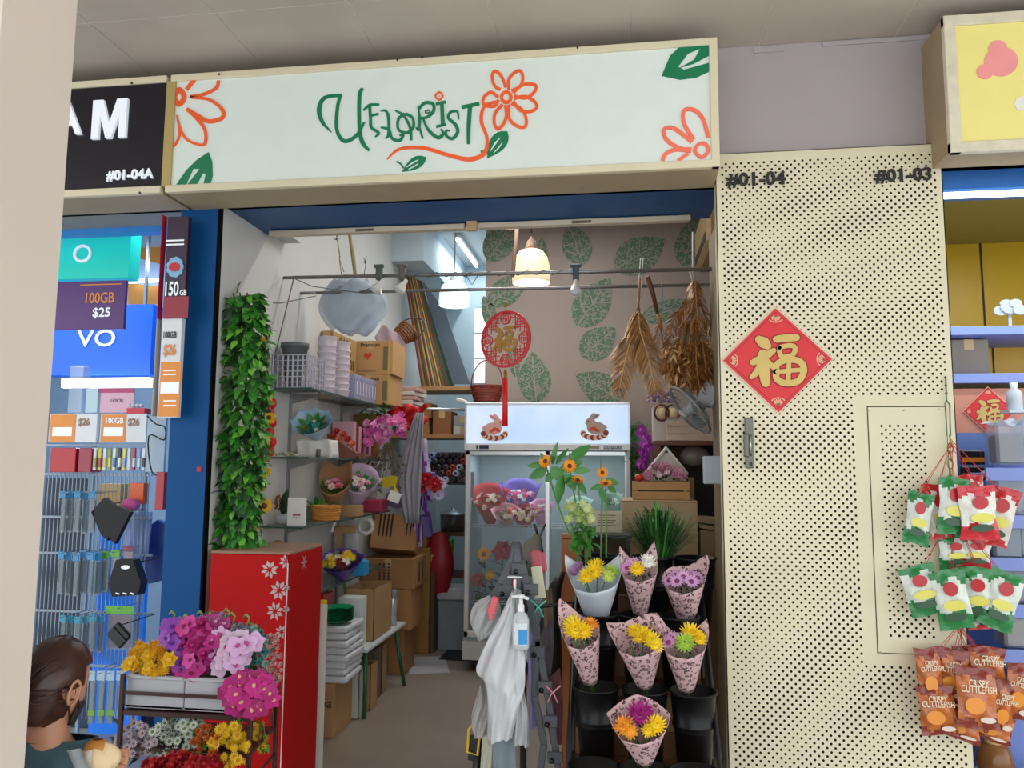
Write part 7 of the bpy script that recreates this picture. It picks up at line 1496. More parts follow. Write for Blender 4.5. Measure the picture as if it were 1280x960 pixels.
for px, py in ((215, 768), (232, 772), (250, 768), (263, 770), (283, 765), (290, 770), (308, 772), (240, 775)):
    c = at(px, py, FYs+.18); q.tube([c+V(.0, 0, -.12), c+V(.004, 0, -.03), c+V(.012, 0, 0), c+V(-.002, 0, .012), c+V(-.012, 0, 0)], [.003, .003, .004, .006, .004], 5)
q.build('stems', t)
# lower tier: white daisies, lilac daisies, yellow, orange, red
zl = .51
bunch('artificial_flowers', 'mass of small white and green-centred daisies on the lower tier', blob(228, 925, 42, 26, 80, 12, 6), FYs+.05, [('daisy', 'bcc4b4', '5e7a4a', .019), ('daisy', 'cdd2c6', '6c8654', .018)], (at(225, 960, FYs+.12).x, FYs+.12, zl), 60, lmat=DKGREEN)
bunch('artificial_flowers', 'mass of pale lilac small daisies at the left of the lower tier', blob(170, 926, 24, 22, 34, 13, 6), FYs+.03, [('daisy', 'b5a6ae', '7a6a6c', .018)], (at(180, 960, FYs+.12).x, FYs+.12, zl), 24, lmat=DKGREEN)
bunch('artificial_flowers', 'cluster of bright yellow small daisies on the lower tier', blob(286, 932, 24, 26, 46, 14, 6), FYs+.03, [('daisy', 'e6b81a', 'c98a14', .021), ('mum', 'e9c424', None, .018)], (at(285, 960, FYs+.12).x, FYs+.12, zl), 24)
bunch('artificial_flowers', 'cluster of small orange blossoms between the white and yellow daisies', blob(258, 930, 16, 24, 22, 15, 6), FYs+.0, [('button', 'c8661c', 'a84a14', .018), ('button', 'd97a24', 'a84a14', .016)], (at(258, 960, FYs+.1).x, FYs+.1, zl), 14)
bunch('artificial_flowers', 'bright red artificial roses at the front of the lower tier', blob(232, 958, 48, 11, 24, 16, 7), FYs-.05, [('rose', 'b8161c', None, .032), ('rose', '9c1018', None, .03)], (at(235, 975, FYs-.02).x, FYs-.02, zl), 8)
bunch('artificial_flowers', 'few yellow daisies at the right end of the lower tier', [(326, 908), (331, 925), (322, 920), (328, 935), (318, 910)], FYs+.15, [('daisy', 'd9b21c', 'a87a14', .024)], (at(325, 950, FYs+.15).x, FYs+.16, zl), 14)
# ================================================================ FORTUNE DIAMONDS
def diamond(name, label, px, py, r_px, Y, fs=1.0):
    c = at(px, py, Y); r_ = r_px*Y/F; t = T(name, label, 'poster', c); y = Y-.003
    def dq(q, s, y0, y1, w=None):
        q.prism([(c.x-s, c.z), (c.x, c.z-s), (c.x+s, c.z), (c.x, c.z+s)], y0, y1)
    q = MB().m(M('poster_pale_edge', 'd9b7a0', rough=.5)); dq(q, r_, y-.001, y+.001); q.m(M('poster_red', 'd0101e', rough=.4, var=.02)); dq(q, r_*.965, y-.0018, y-.001); q.m(M('poster_line', '8f0c14')); dq(q, r_*.90, y-.0021, y-.0018); q.m(M('poster_red', '')); dq(q, r_*.885, y-.0025, y-.002); q.build('red_sheet', t)
    q = MB().m(M('poster_line', '')); fu(q, c.x, c.z, r_*.98*fs, y-.0030, y-.0024, grow=12); q.m(M('poster_gold', 'c2a85c', rough=.4, metal=.15)); fu(q, c.x, c.z, r_*.98*fs, y-.004, y-.003); q.build('gold_character', t)
    q = MB().m(M('corner_gold', 'd9a886', rough=.5))
    for k in range(4):
        a = k*pi/2
        for j in range(-3, 4):
            aa = a+pi+j*.26; L = r_*(.15-.012*abs(j)); x0 = r_*.86*cos(a); z0 = r_*.86*sin(a)
            q.ribbon([(c.x+x0+cos(aa)*r_*.04, c.z+z0+sin(aa)*r_*.04), (c.x+x0+cos(aa)*L, c.z+z0+sin(aa)*L)], r_*.022, y-.003, y-.0024)
        q.ribbon([(c.x+r_*.86*cos(a)+r_*.16*cos(a+pi+j_*.26), c.z+r_*.86*sin(a)+r_*.16*sin(a+pi+j_*.26)) for j_ in (-3.2, -2, -1, 0, 1, 2, 3.2)], r_*.018, y-.003, y-.0024)
    q.build('corner_ornament', t); return t
diamond('fortune_poster', 'large red diamond poster with a gold character on the perforated panel', 971, 450, 66, PY)
# ================================================================ SNACK STRINGS
NY = 3.30
t = T('hanging_chain', 'green wire and chain hanging down the right edge of the perforated panel', 'chain', at(1188, 640, 3.36)); q = MB().m(M('green_wire', '4a6a4c', rough=.5)); q.tube([at(1182, 470, 3.39), at(1183, 500, 3.385), at(1187, 506, 3.38), at(1188, 545, 3.37)], .003, 5); q.tube([at(1183, 500, 3.385), at(1181, 505, 3.37), at(1184, 545, 3.36)], .002, 5); q.build('wire', t)
q = MB().m(M('chain_olive', '7d8a4c', rough=.35, metal=.4))
for k in range(9): c = at(1188, 550+10*k, 3.36); q.tube([c+V(.012*cos(a)*(1 if k % 2 else .3), .010*sin(a+1)*(.3 if k % 2 else 1), .020*sin(a)) for a in [pi*j/4 for j in range(9)]], .003, 5, cap=False)
q.build('chain_links', t)
STR = M('red_string', 'c2202a', rough=.5)
foilc = {'g': ('1c7a3c', 'cfd6cc'), 'r': ('b8141e', 'd6cfc6'), 'w': ('c2182a', 'dcdcd4'), 'b': ('7d2410', 'b5622a')}
def snack(px, py, w, h, rz, typ, label, Y=NY, group='hanging seaweed snack bags', cat='snack bag', words=None, strings=True):
    c = at(px, py, Y); kk = Y/F; W_, H_ = w*kk, h*kk; t = T('snack_bag', label, cat, c, group)
    c1, c2 = foilc[typ]; top, body = M('foil_'+c1, c1, rough=.25, var=.12, scale=30, coat=.3, bump=.8), M('foil_'+c2, c2, rough=.25, var=.12 if typ != 'b' else .38, scale=25, coat=.3, bump=.8)
    q = MB(); nu, nv = 12, 16; ph = R(0, 6)
    for sg in (-1, 1):
        def f(u, v):
            x = (u-.5)*W_*(1-.10*sin(pi*v)+.03*sin(9*v+ph)); z = (v-.5)*H_+.006*sin(5*u+ph)*(1-abs(2*v-1)*.3); b = sin(pi*u)**.6*sin(pi*min(1, max(0, (v-.08)/.84)))**.6 if 0 < u < 1 and .08 < v < .92 else 0
            return (x, sg*(.020*b+.0008)+.005*sin(9*u+11*v+ph)*(1 if b > 0 else .3)+.004*abs(sin(7*u-9*v+ph)), z+.003*sin(8*u+ph)*(v-.5))
        o = len(q.v); q.m(body); q.grid(f, nu, nv)
        base = len(q.f)-nu*nv; q.m(top); kt = q.k
        for j in range(nv):
            for i in range(nu):
                vv = (j+.5)/nv+.05*sin(i*.9+ph); 
                if vv > .82 or vv < (.30 if typ in 'gw' else .14): q.mi[base+j*nu+i] = kt
    o = q.build('foil_bag', None, loc=(0, 0, 0)); o.parent = t
    def patch(cx, cz, a, b_, mat, y):
        q = MB().m(mat); q.prism([(cx*W_+a*W_*cos(k*pi/8), cz*H_+b_*H_*sin(k*pi/8)) for k in range(16)], y, y+.002); return q
    if typ in 'gwr':
        for nm_, args in (('printed_patch', (0, .20, .20, .12, M('print_red', 'b3202a', rough=.3), -.0245)), ('printed_band', (.02, -.08, .30, .09, M('print_yellow', 'd6cf5c', rough=.3), -.0240)), ('printed_leaf', (0, -.27, .30, .07, M('print_dkgreen', '1f4a2c', rough=.3), -.0205))):
            o = patch(*args).build(nm_, None, loc=(0, 0, 0)); o.parent = t
    else:
        for nm_, args in (('printed_patch', (-.1, -.12, .24, .14, M('print_amber', 'd98a2c', rough=.3), -.0245)), ('printed_label', (.2, -.34, .18, .05, M('print_pale', 'd9c8bc', rough=.3), -.017))):
            o = patch(*args).build(nm_, None, loc=(0, 0, 0)); o.parent = t
        if words:
            for i, wd_ in enumerate(words.split('/')):
                o = inst(text_mesh(wd_, W_*.19, .004, .0005), 'lettering', t, (0, -.026, H_*(.24-.10*i)), (pi/2, 0, 0), (.8, 1.25, 1)); o.data = o.data.copy(); o.data.materials.clear(); o.data.materials.append(M('print_cream', 'e9dcc0'))
    t.rotation_euler = (R(-.1, .1), radians(-rz), R(-.25, .25))
    return t
def strings(spots, px0, py0, Y, label):
    q = MB().m(STR)
    for px, py in spots: q.tube([at(px0+R(-3, 3), py0+R(-6, 6), 3.35), at(px, py, Y)], .0014, 3, cap=False); q.tube([at(px0+R(-4, 4), py0, 3.35), at(px+3, py+2, Y)], .0014, 3, cap=False)
    one('red_string', q, label, 'string', at(px0, max(p[1] for p in spots), 3.33))
strings([(1146, 618), (1172, 605), (1190, 600), (1222, 608), (1248, 612)], 1188, 552, NY, 'red strings holding the top tier of snack bags')
strings([(1150, 712), (1188, 718), (1222, 715), (1250, 715), (1190, 678), (1218, 680)], 1192, 640, NY+.02, 'red strings holding the middle tier of snack bags')
strings([(1165, 820), (1190, 822), (1225, 815), (1255, 850), (1222, 850), (1200, 870)], 1200, 785, NY+.02, 'red strings holding the bottom tier of snack bags')
for a in ((1148, 648, 28, 60, -10, 'g', 'narrow green and white seaweed bag, leftmost of the top tier', NY), (1172, 640, 26, 64, 6, 'r', 'red seaweed bag second from the left in the top tier', NY+.04), (1191, 633, 32, 66, -6, 'g', 'green seaweed bag beside the chain in the top tier', NY-.02), (1223, 641, 44, 62, 4, 'w', 'large red and white seaweed bag in the middle of the top tier', NY-.05), (1247, 646, 36, 68, -16, 'r', 'red seaweed bag, rightmost of the top tier', NY+.01), (1215, 618, 34, 44, 4, 'r', 'red seaweed bag behind the large red and white one', NY+.05),
          (1192, 690, 34, 38, 3, 'g', 'small green bag tucked between the top and middle tiers at left', NY+.05), (1218, 690, 40, 36, -5, 'w', 'red-white bag tucked between the top and middle tiers at right', NY+.06),
          (1153, 738, 40, 56, 14, 'g', 'green seaweed bag, leftmost of the middle tier', NY), (1190, 750, 38, 66, 8, 'g', 'green seaweed bag second from the left in the middle tier', NY-.04), (1221, 744, 36, 62, -2, 'g', 'green seaweed bag third from the left in the middle tier', NY-.01), (1252, 750, 36, 66, -18, 'g', 'green seaweed bag, rightmost of the middle tier', NY-.03), (1232, 768, 46, 30, 8, 'r', 'crumpled red bag at the bottom of the middle tier', NY+.04)):
    snack(*a[:7], Y=a[7])
W_1 = 'CRISPY/CUTTLEFISH'
for i, (px, py, w, h, rz, dy, lb) in enumerate(((1163, 845, 30, 62, 4, 0, 'upper left brown cuttlefish bag of the bottom tier'), (1190, 845, 34, 60, -3, .02, 'upper second brown cuttlefish bag of the bottom tier'), (1213, 832, 34, 44, 2, .04, 'upper middle brown cuttlefish bag of the bottom tier'), (1234, 834, 40, 44, -3, .01, 'upper right brown cuttlefish bag of the bottom tier'), (1172, 888, 40, 54, 3, -.03, 'lower left brown cuttlefish bag of the bottom tier'), (1221, 872, 44, 66, -2, -.06, 'foremost brown cuttlefish bag with readable print'), (1252, 885, 32, 60, -8, -.01, 'brown cuttlefish bag right of the foremost one'), (1274, 865, 30, 62, -10, .0, 'rightmost brown cuttlefish bag cut by the frame'), (1200, 905, 44, 34, -10, .0, 'brown cuttlefish bag lying low in the middle of the bottom tier'), (1238, 908, 46, 30, -14, .01, 'brown cuttlefish bag lying lowest of the bottom tier'))):
    snack(px, py, w, h, rz, 'b', lb, Y=NY+dy, group='hanging cuttlefish snack bags', words=W_1 if h > 43 else None)
# ================================================================ SNACK SHOP BEHIND
peri = M('periwinkle', '7f93d6', rough=.4, var=.04); BX = 4.5; XA = .92
def hshelf(py0, py1, Y, dep, label):
    a = at(1200, py1, Y); b_ = at(1200, py0, Y); t = T('shop_shelf', label, 'shelf', (2.2, Y+dep/2, a.z)); q = MB().m(peri); q.box(XA, 3.4, Y, Y+dep, a.z, b_.z, bev=.003); q.build('board', t); return b_.z
zA = hshelf(408, 419, BX, .5, 'upper periwinkle blue shelf in the snack shop'); zB = hshelf(467, 479, BX, .5, 'lower periwinkle blue shelf in the snack shop')
q = MB().m(M('yellow_bright', 'd9a81e', rough=.35, var=.05)); q.box(XA, 3.4, BX+.5, BX+.52, zB, zA); q.m(M('seam_black', '1c1810')); a = at(1240, 440, BX+.5); q.box(a.x, a.x+.008, BX+.495, BX+.5, zB, zA-.05); one('yellow_board', q, 'yellow board between the two periwinkle shelves', 'board', (2, BX+.51, zB))  # board in a brighter yellow than the back wall
q = MB().m(M('seam_black', '')); 
for px in (1222, 1330): a, b_ = at(px, 250, 5.598), at(px+8, 500, 5.598); q.box(a.x-.006, a.x+.006, 5.595, 5.598, b_.z, a.z)
a = at(1200, 300, 5.59); q.m(M('yellow_line', 'a88a20')); q.box(1.2, 4, 5.592, 5.598, a.z, a.z+.01); S('trim_yellow_wall', q)
carton('cardboard_box', 'grey printed carton on the lower periwinkle shelf', at(1187, 440, BX+.1).x, at(1236, 440, BX+.1).x, BX+.1, BX+.4, zB, zB+.205, col='8e8478', text_=None)
q = MB().m(M('tree_white', 'a4adb8', rough=.5)); c = at(1262, 387, BX+.06); kk = BX/F
for dx, dz, r_ in ((0, 3, 11), (-10, -1, 8), (10, -1, 8), (-4, 7, 7), (6, 7, 7)): q.prism([(c.x+(dx+r_*cos(a*pi/6))*kk, c.z+(dz+r_*.75*sin(a*pi/6))*kk) for a in range(12)], BX+.05-.0006*dx, BX+.058+.0004*r_)
q.box(c.x-.008, c.x+.008, BX+.061, BX+.068, zA, c.z); one('tree_cutout', q, 'flat white tree cut-out standing on the upper periwinkle shelf', 'cut-out', (c.x, BX+.05, zA))
q = MB().m(M('salmon_panel', 'c98873', rough=.5)); a = at(1190, 541, BX+.02); b_ = at(1190, 486, BX+.02); q.box(XA, 3.4, BX+.02, BX+.04, a.z, b_.z); q.m(M('peri_dark', '5f7ab8', rough=.45)); q.box(XA, 3.4, BX+.02, BX+.06, .0, a.z); one('backing_board', q, 'salmon and blue backing board of the snack shelves', 'board', (2.1, BX+.04, 0))
diamond('fortune_poster', 'small red diamond poster with a gold character inside the snack shop', 1236, 514, 29, BX+.018)
q = MB()
for k in range(2):
    for j in range(3): q.m(M('pack_black', '201c1a', rough=.3)); c = at(1213+5*k, 572+20*j, BX-.06+.03*k); q.cb(c, (.10, .02, .075), bev=.004); q.m(M('pack_orange', 'd8851e', rough=.3)); q.cb(c+V(0, -.003, -.012), (.092, .018, .025))
one('snack_packet_strip', q, 'hanging strip of black and orange snack packets inside the snack shop', 'packets', at(1215, 620, BX-.06))
a = at(1268, 498, 4.2); q = MB().m(M('white_bottle', 'cdd6e0', rough=.3)); q.lathe([(0, -.06), (.035, -.06), (.035, .03), (.015, .05), (.018, .08), (0, .08)], 14, T=Matrix.Translation(a)); q.box(a.x-.05, a.x+.05, a.y-.05, a.y+.05, a.z-.075, a.z-.06); one('pump_bottle', q, 'white bottle at the top of the clear tub display', 'bottle', a-V(0, 0, .075))
tubm = M('tub_clear', 'b9cbe0', rough=.1, alpha=.4, spec=.8); snk = ['6b4a34', '8a6a4a', '3f3a44', '7a5a6a', '9c7a52']
for k, (px, py) in enumerate(((1262, 555), (1292, 552), (1262, 618), (1292, 616), (1258, 670), (1290, 668), (1268, 725), (1298, 722), (1272, 780), (1298, 778))):
    Y = 4.05; c = at(px, py, Y); t = T('snack_tub', ('clear plastic tub of brown snacks with film on top, row %s from the top, %s' % (['one', 'two', 'three', 'four', 'five'][k//2], ['left', 'right'][k % 2])), 'tub', (c.x, Y, c.z-.10)); q = MB().m(tubm); q.box(c.x-.085, c.x+.045, Y-.06, Y+.06, c.z-.10, c.z+.10, bev=.012); q.build('tub', t)
    q = MB().m(M('snk_'+snk[k//2], snk[k//2], rough=.6, var=.3, scale=40)); q.box(c.x-.078, c.x+.038, Y-.05, Y+.05, c.z-.095, c.z+.04, bev=.01); q.build('contents', t)
    q = MB().m(M('tub_film', 'd3deea', rough=.12, alpha=.6, bump=.5)); q.grid(lambda u, v: (c.x-.10+.16*u, Y-.07+.14*v, c.z+.10+.02*sin(9*u)*cos(7*v)), 10, 6); q.build('film', t)
for k in range(5): 
    a = at(1250, [590, 648, 700, 757, 812][k], 4.05); t = T('tub_shelf', ['first', 'second', 'third', 'fourth', 'fifth'][k]+' blue plastic shelf from the top under the clear tubs', 'shelf', (a.x+.3, 4.05, a.z-.02)); q = MB().m(peri); q.box(a.x-.10, a.x+.9, 3.97, 4.15, a.z-.025, a.z-.005, bev=.003); q.box(a.x-.10, a.x+.9, 3.965, 3.975, a.z-.04, a.z+.02); q.build('tray', t)
q = MB().m(peri); a = at(1244, 700, 4.16); q.box(a.x+.02, a.x+.9, 4.155, 4.17, 0, at(1244, 540, 4.1).z); one('tub_rack', q, 'periwinkle backing rack of the clear tub display', 'rack', (a.x+.4, 4.16, 0))
for k in range(3): c = at(1262+14*k, 842, 4.0); q = MB().m(M('bottle_navy', '27406f', rough=.3)); q.lathe([(0, -.09), (.032, -.09), (.032, .03), (.014, .06), (.014, .09), (0, .09)], 14, T=Matrix.Translation(c)); q.m(M('cap_white2', 'c5d2e6')); q.lathe([(.016, .07), (.016, .092), (0, .093)], 12, T=Matrix.Translation(c)); one('drink_bottle', q, 'dark blue bottle below the tubs, %s in its row' % ['leftmost', 'middle', 'rightmost'][k], 'bottle', c-V(0, 0, .09), 'dark blue bottles')
q = MB().m(peri); a = at(1262, 868, 4.0); q.box(a.x-.06, a.x+.6, 3.93, 4.08, a.z-.02, a.z+.0, bev=.003); q.box(a.x-.06, a.x+.6, 4.08, 4.10, 0, a.z); one('bottle_shelf', q, 'low blue shelf holding the dark blue bottles', 'shelf', (a.x+.2, 4.0, a.z-.02))
c = at(1243, 942, 3.75); q = MB().m(M('amber_jar', '8a5a2c', rough=.15, alpha=.85)); q.lathe([(0, -.10), (.06, -.10), (.075, -.04), (.06, .03), (.03, .05)], 18, T=Matrix.Translation(c)); q.m(M('jar_cap', 'c9a86a')); q.lathe([(.035, .045), (.035, .075), (0, .077)], 14, T=Matrix.Translation(c)); q.m(M('crate_blue', '4a66a8', rough=.5)); q.box(c.x-.08, c.x+.4, c.y-.08, c.y+.08, 0, c.z-.10); one('amber_jar', q, 'amber jar with a gold lid at the right foot of the panel', 'jar', (c.x, c.y, 0))

# ================================================================ PHONE SHOP AT LEFT
def panel_px(px0, py0, px1, py1, Y, mat, d=.02):
    a = at(px0, py1, Y); b_ = at(px1, py0, Y); q = MB().m(mat); q.box(min(a.x, b_.x), max(a.x, b_.x), Y, Y+d, a.z, b_.z, bev=.002); return q, min(a.x, b_.x), max(a.x, b_.x), a.z, b_.z
def ptxt(body, px, py, hpx, Y, mat, t, bold=.02, sx=1): c = at(px, py, Y); return text(body, hpx*Y/F*1.38, (c.x, Y-.0015, c.z), mat, t, bold=bold, sx=sx)
white = M('print_white', 'e9eef2', rough=.4, emit=.15, var=0); orange = M('print_orange', 'e08a2c', rough=.4)
q, *_b = panel_px(60, 288, 164, 350, 4.0, M('teal_light', '18b8a4', rough=.3, emit=.35, var=.02), .10)
t = T('light_box', 'glowing teal light box with a white ring at the far left', 'light box', at(110, 350, 4.0)); q.build('face', t)
q, *_ = panel_px(60, 272, 165, 287, 3.99, M('box_grey', '7f8688', rough=.5), .12); q.box(at(80, 272, 4.0).x, at(82, 272, 4.0).x, 4.0, 4.02, at(80, 275, 4.0).z, 3.1); q.box(at(150, 272, 4.0).x, at(152, 272, 4.0).x, 4.0, 4.02, at(150, 275, 4.0).z, 3.1); q.build('housing', t)
q = MB().m(white); c = at(103, 317, 3.995); q.ribbon([(c.x+.050*cos(k*pi/12), c.z+.046*sin(k*pi/12)) for k in range(24)], .016, 3.992, 3.999, True); q.box(at(60, 289, 3.99).x, at(164, 289, 3.99).x, 3.992, 3.999, at(110, 290, 3.99).z, at(110, 287, 3.99).z); q.build('ring', t)
t = T('price_board', 'purple price board reading 100GB $25 below the teal light box', 'board', at(120, 413, 3.98)); q, *_ = panel_px(50, 350, 158, 413, 3.98, M('purple_board', '4f1c6c', rough=.35)); q.build('board', t)
ptxt('100GB', 124, 373, 15, 3.98, orange, t, sx=.8); ptxt('$25', 127, 391, 13, 3.98, white, t); q, *_ = panel_px(100, 354, 152, 357, 3.978, orange, .002); q.build('small_print', t)
t = T('light_box', 'large glowing blue phone light box with white letters', 'light box', at(140, 490, 4.5)); q, *_ = panel_px(20, 380, 192, 470, 4.5, M('blue_light', '0a55d0', rough=.4, emit=.35, var=.1, scale=1.5), .12); q.build('face', t); ptxt('VO', 121, 424, 24, 4.495, white, t, bold=.01, sx=1.25)
q = MB().m(M('tube_glow', '')); a, b_ = at(80, 472, 4.48), at(188, 484, 4.48); q.box(a.x, b_.x, 4.46, 4.5, b_.z, b_.z+.06); q.build('tube', t); q = MB().m(M('hook_steel', '9aa0a6', metal=.8, rough=.3)); [q.box(at(p_, 385, 4.55).x-.008, at(p_, 385, 4.55).x+.008, 4.55, 4.57, at(p_, 385, 4.55).z, 3.1) for p_ in (90, 180)]; q.build('hanger_rod', t); l = area('box_light', (0, -.1, -.05), .7, .05, 7, (.85, .93, 1)); l.parent = t
q = MB().m(M('wall_orange', 'c8862f', rough=.5)); Yw = 5.0
for pts in ([(160, 289), (200, 305), (200, 330), (160, 318)], [(160, 354), (200, 358), (200, 400), (160, 380)]): q.prism([(at(x, y, Yw).x, at(x, y, Yw).z) for x, y in pts][::-1], Yw, Yw+.02)
q.m(M('wall_pale', 'a9c4e4', rough=.5)); a = at(150, 430, Yw+.03); b_ = at(232, 262, Yw+.03); q.box(a.x, b_.x, Yw+.02, Yw+.05, a.z, b_.z+.3); one('wall_graphic', q, 'orange and pale blue wall graphic behind the phone light boxes', 'wall graphic', (a.x+.3, Yw, a.z))
q = MB().m(M('tube_glow', '')); a, b_ = at(162, 352, 4.95), at(198, 350, 4.95); q.tube([a, b_], .014, 8); one('fluorescent_tube', q, 'short white tube lit below the orange wall graphic', 'light', a)
# narrow posters at the blue jamb
t = T('poster_box', 'narrow dark poster box with a red edge reading 150GB', 'poster', at(216, 398, 3.36)); q, *_ = panel_px(203, 270, 236, 398, 3.36, M('poster_navy', '231a3a', rough=.35, col2='3a1c34'), .03); q.build('face', t); q, *_ = panel_px(196, 268, 203, 398, 3.358, M('poster_red_edge', 'd0182c', rough=.4), .04); q.build('red_edge', t); q, *_ = panel_px(203, 370, 236, 398, 3.358, M('poster_red_foot', '8f1a30', rough=.4), .002); q.build('red_foot', t)
ptxt('150', 214, 362, 20, 3.357, white, t, sx=.55); ptxt('GB', 229, 366, 8, 3.357, white, t, sx=.7); [panel_px(207, 299+5*k_, 230, 302+5*k_, 3.357, white, .002)[0].build('small_print', t) for k_ in range(2)]
q = MB().m(M('splash_blue', '7fb4d8', rough=.4)); c = at(219, 334, 3.357)
for k in range(9): a = k*.7; q.prism([(c.x+.028*cos(a)+.018*cos(j*pi/4), c.z+.034*sin(a)+.018*sin(j*pi/4)) for j in range(8)], 3.352+.0005*k, 3.359)
q.m(M('splash_red', 'c22a3a')); q.prism([(c.x+.03*cos(j*pi/6), c.z+.022*sin(j*pi/6)) for j in range(12)], 3.350, 3.352); q.build('splash_print', t)
t = T('poster_box', 'narrow white and orange poster box reading 100GB $26', 'poster', at(210, 522, 3.37)); q, *_ = panel_px(196, 393, 228, 522, 3.37, M('poster_white', 'd9dde0', rough=.35), .03); q.build('face', t); q, *_ = panel_px(190, 393, 196, 520, 3.372, M('poster_beige_edge', 'b9ae98', rough=.5), .04); q.build('side_edge', t); q, *_ = panel_px(197, 452, 227, 521, 3.369, orange, .004); q.build('orange_foot', t)
ptxt('100GB', 212, 419, 9, 3.367, M('print_charcoal', '33363c'), t, sx=.58); ptxt('$26', 212, 438, 15, 3.367, orange, t, sx=.58)
q, *_ = panel_px(200, 477, 224, 492, 3.366, white, .003); q.build('white_grid', t)
for k in range(4): panel_px(204, 462+[0, 5, 38, 44][k], 220, 464+[0, 5, 38, 44][k], 3.366, white, .002)[0].build('small_print', t)
# display signs and rack
RY = 3.95
for px0, px1, lb, flag in ((60, 122, 'orange and white $26 sign at the left above the hooks', 0), (124, 184, 'orange and white 100GB $26 sign at the right above the hooks', 1)):
    t = T('price_board', lb, 'sign', at((px0+px1)/2, 555, RY)); q, *_ = panel_px(px0, 517, px1, 553, RY, M('poster_white', '')); q.build('board', t); q, *_ = panel_px(px0+1, 518, px0+(px1-px0)*.57, 552, RY-.002, orange, .003); q.build('orange_field', t)
    ptxt('$26', px1-17, 528, 10, RY-.002, M('print_tan', '9a7a62'), t, sx=.8)
    if flag: ptxt('100GB', 143, 526, 8, RY-.003, white, t, sx=.9)
    q, *_ = panel_px(px0+5, 534, px0+30, 545, RY-.004, white, .002); q.build('white_grid', t)
def simple(name, label, cat, px0, py0, px1, py1, Y, mat, d=.06, group=None):
    q, xa, xb, za, zb = panel_px(px0, py0, px1, py1, Y, mat, d); return one(name, q, label, cat, ((xa+xb)/2, Y+d/2, za), group)
simple('clear_case', 'clear acrylic case standing above the $26 signs', 'case', 84, 457, 105, 516, RY+.02, M('acrylic', 'b9cce0', alpha=.5, rough=.1))
simple('info_card', 'pale blue information card above the $26 signs', 'card', 106, 485, 123, 516, RY+.02, M('card_pale_blue', 'bcd6e2'), .01)
t = T('info_card', 'pink and white header card reading LOCK above the $26 signs', 'card', at(145, 516, RY+.03)); q, *_ = panel_px(124, 486, 168, 516, RY+.03, M('card_pink', 'dcb4c6'), .01); q.build('card', t); q, *_ = panel_px(124, 485, 168, 491, RY+.027, M('card_magenta', 'b84a78'), .004); q.build('stripe', t); ptxt('LOCK', 146, 501, 5, RY+.027, M('print_grey_txt', '6a5a66'), t, 0)
q, xa, xb, za, zb = panel_px(158, 510, 181, 517, RY+.0, M('tray_red', 'c8203c', rough=.4), .06)
for k in range(4): q.m(M('sugar_white', 'd9dde6')); q.ball(at(162+5*k, 507, RY+.03), (.013, .013, .011), 8, 5)
one('candy_tray', q, 'red tray of small white items beside the header card', 'tray', at(170, 517, RY+.03))
for px0, px1, c_, lb in ((62, 95, 'b01826', 'bright red box under the left $26 sign'), (97, 115, '96283c', 'dark red box beside the bright red box')): simple('red_box', lb, 'box', px0, 560, px1, 590, RY-.02, M('rb_'+c_, c_, rough=.3), .1)
pal = ['d6dde0', 'c9c23c', 'd8dcdc', '8f9a4a', 'e0dfc0', '2a3440', 'd9cf52', 'c6d0d6', 'b3303a', '7fa0c8', 'cfd8e4', '4f7fc0']
for k in range(12):
    px = 118+6.1*k; t = T('blister_pack', 'small hanging blister pack, %s in the row under the $26 signs' % ['first', 'second', 'third', 'fourth', 'fifth', 'sixth', 'seventh', 'eighth', 'ninth', 'tenth', 'eleventh', 'twelfth'][k], 'pack', at(px, 590, RY), 'small blister packs under the signs'); q, *_ = panel_px(px-2.8, 560, px+2.8, 588, RY-.01, M('bp_'+pal[k], pal[k], rough=.3), .01); q.build('card', t); q, *_ = panel_px(px-2, 572, px+2, 584, RY-.02, M('bp_'+pal[(k*5+3) % 12], pal[(k*5+3) % 12], rough=.2), .012); q.build('blister', t)
# wire frame of the rack
t = T('display_rack', 'white wire display rack of the phone accessory shop', 'rack', (at(100, 700, RY+.1).x, RY+.15, 0)); q = MB().m(M('rack_white', '93a3b4', rough=.4)); 
for py in (556, 592, 645, 690, 762, 828): a, b_ = at(40, py, RY+.06), at(190, py, RY+.06); q.box(a.x, b_.x, RY+.055, RY+.067, a.z-.008, a.z+.004)
q.m(M('peg_dark', '2c3a4c', rough=.6)); q.box(at(50, 700, RY+.07).x, at(104, 700, RY+.07).x, RY+.07, RY+.075, at(80, 835, RY+.07).z, at(80, 598, RY+.07).z); q.m(M('rack_white', ''))
for px in range(64, 190, 5): a, b_ = at(px, 560, RY+.06), at(px, 900, RY+.06); q.box(a.x-.002, a.x+.002, RY+.055, RY+.059, b_.z, a.z)
for px in (119, 184): a = at(px, 540, RY+.07); q.box(a.x-.008, a.x+.008, RY+.068, RY+.085, 0, a.z)
q.build('frame', t)
q, *_ = panel_px(105, 655, 186, 990, RY+.30, M('blue_back', '1a70d8', rough=.4, emit=.28, var=.06), .03); one('blue_backlit_panel', q, 'bright blue backlit panel behind the hanging pouches', 'panel', at(150, 990, RY+.3)); 
simple('yellow_box', 'yellow box on the phone rack', 'box', 122, 605, 151, 633, RY+.10, M('yellow_pack', 'c99a1c', rough=.35), .08); simple('orange_case', 'orange folded case on the phone rack', 'case', 160, 604, 180, 630, RY+.02, M('orange_pack', 'd95a1c', rough=.35), .04)
simple('red_box', 'tall red box beside the blue jamb', 'box', 193, 590, 206, 637, 3.6105, M('rb_b01826', ''), .05); simple('white_pipe_panel', 'pale panel with cables beside the blue jamb', 'panel', 181, 520, 208, 590, 3.9, M('pale_panel', 'a9bccb'), .02)
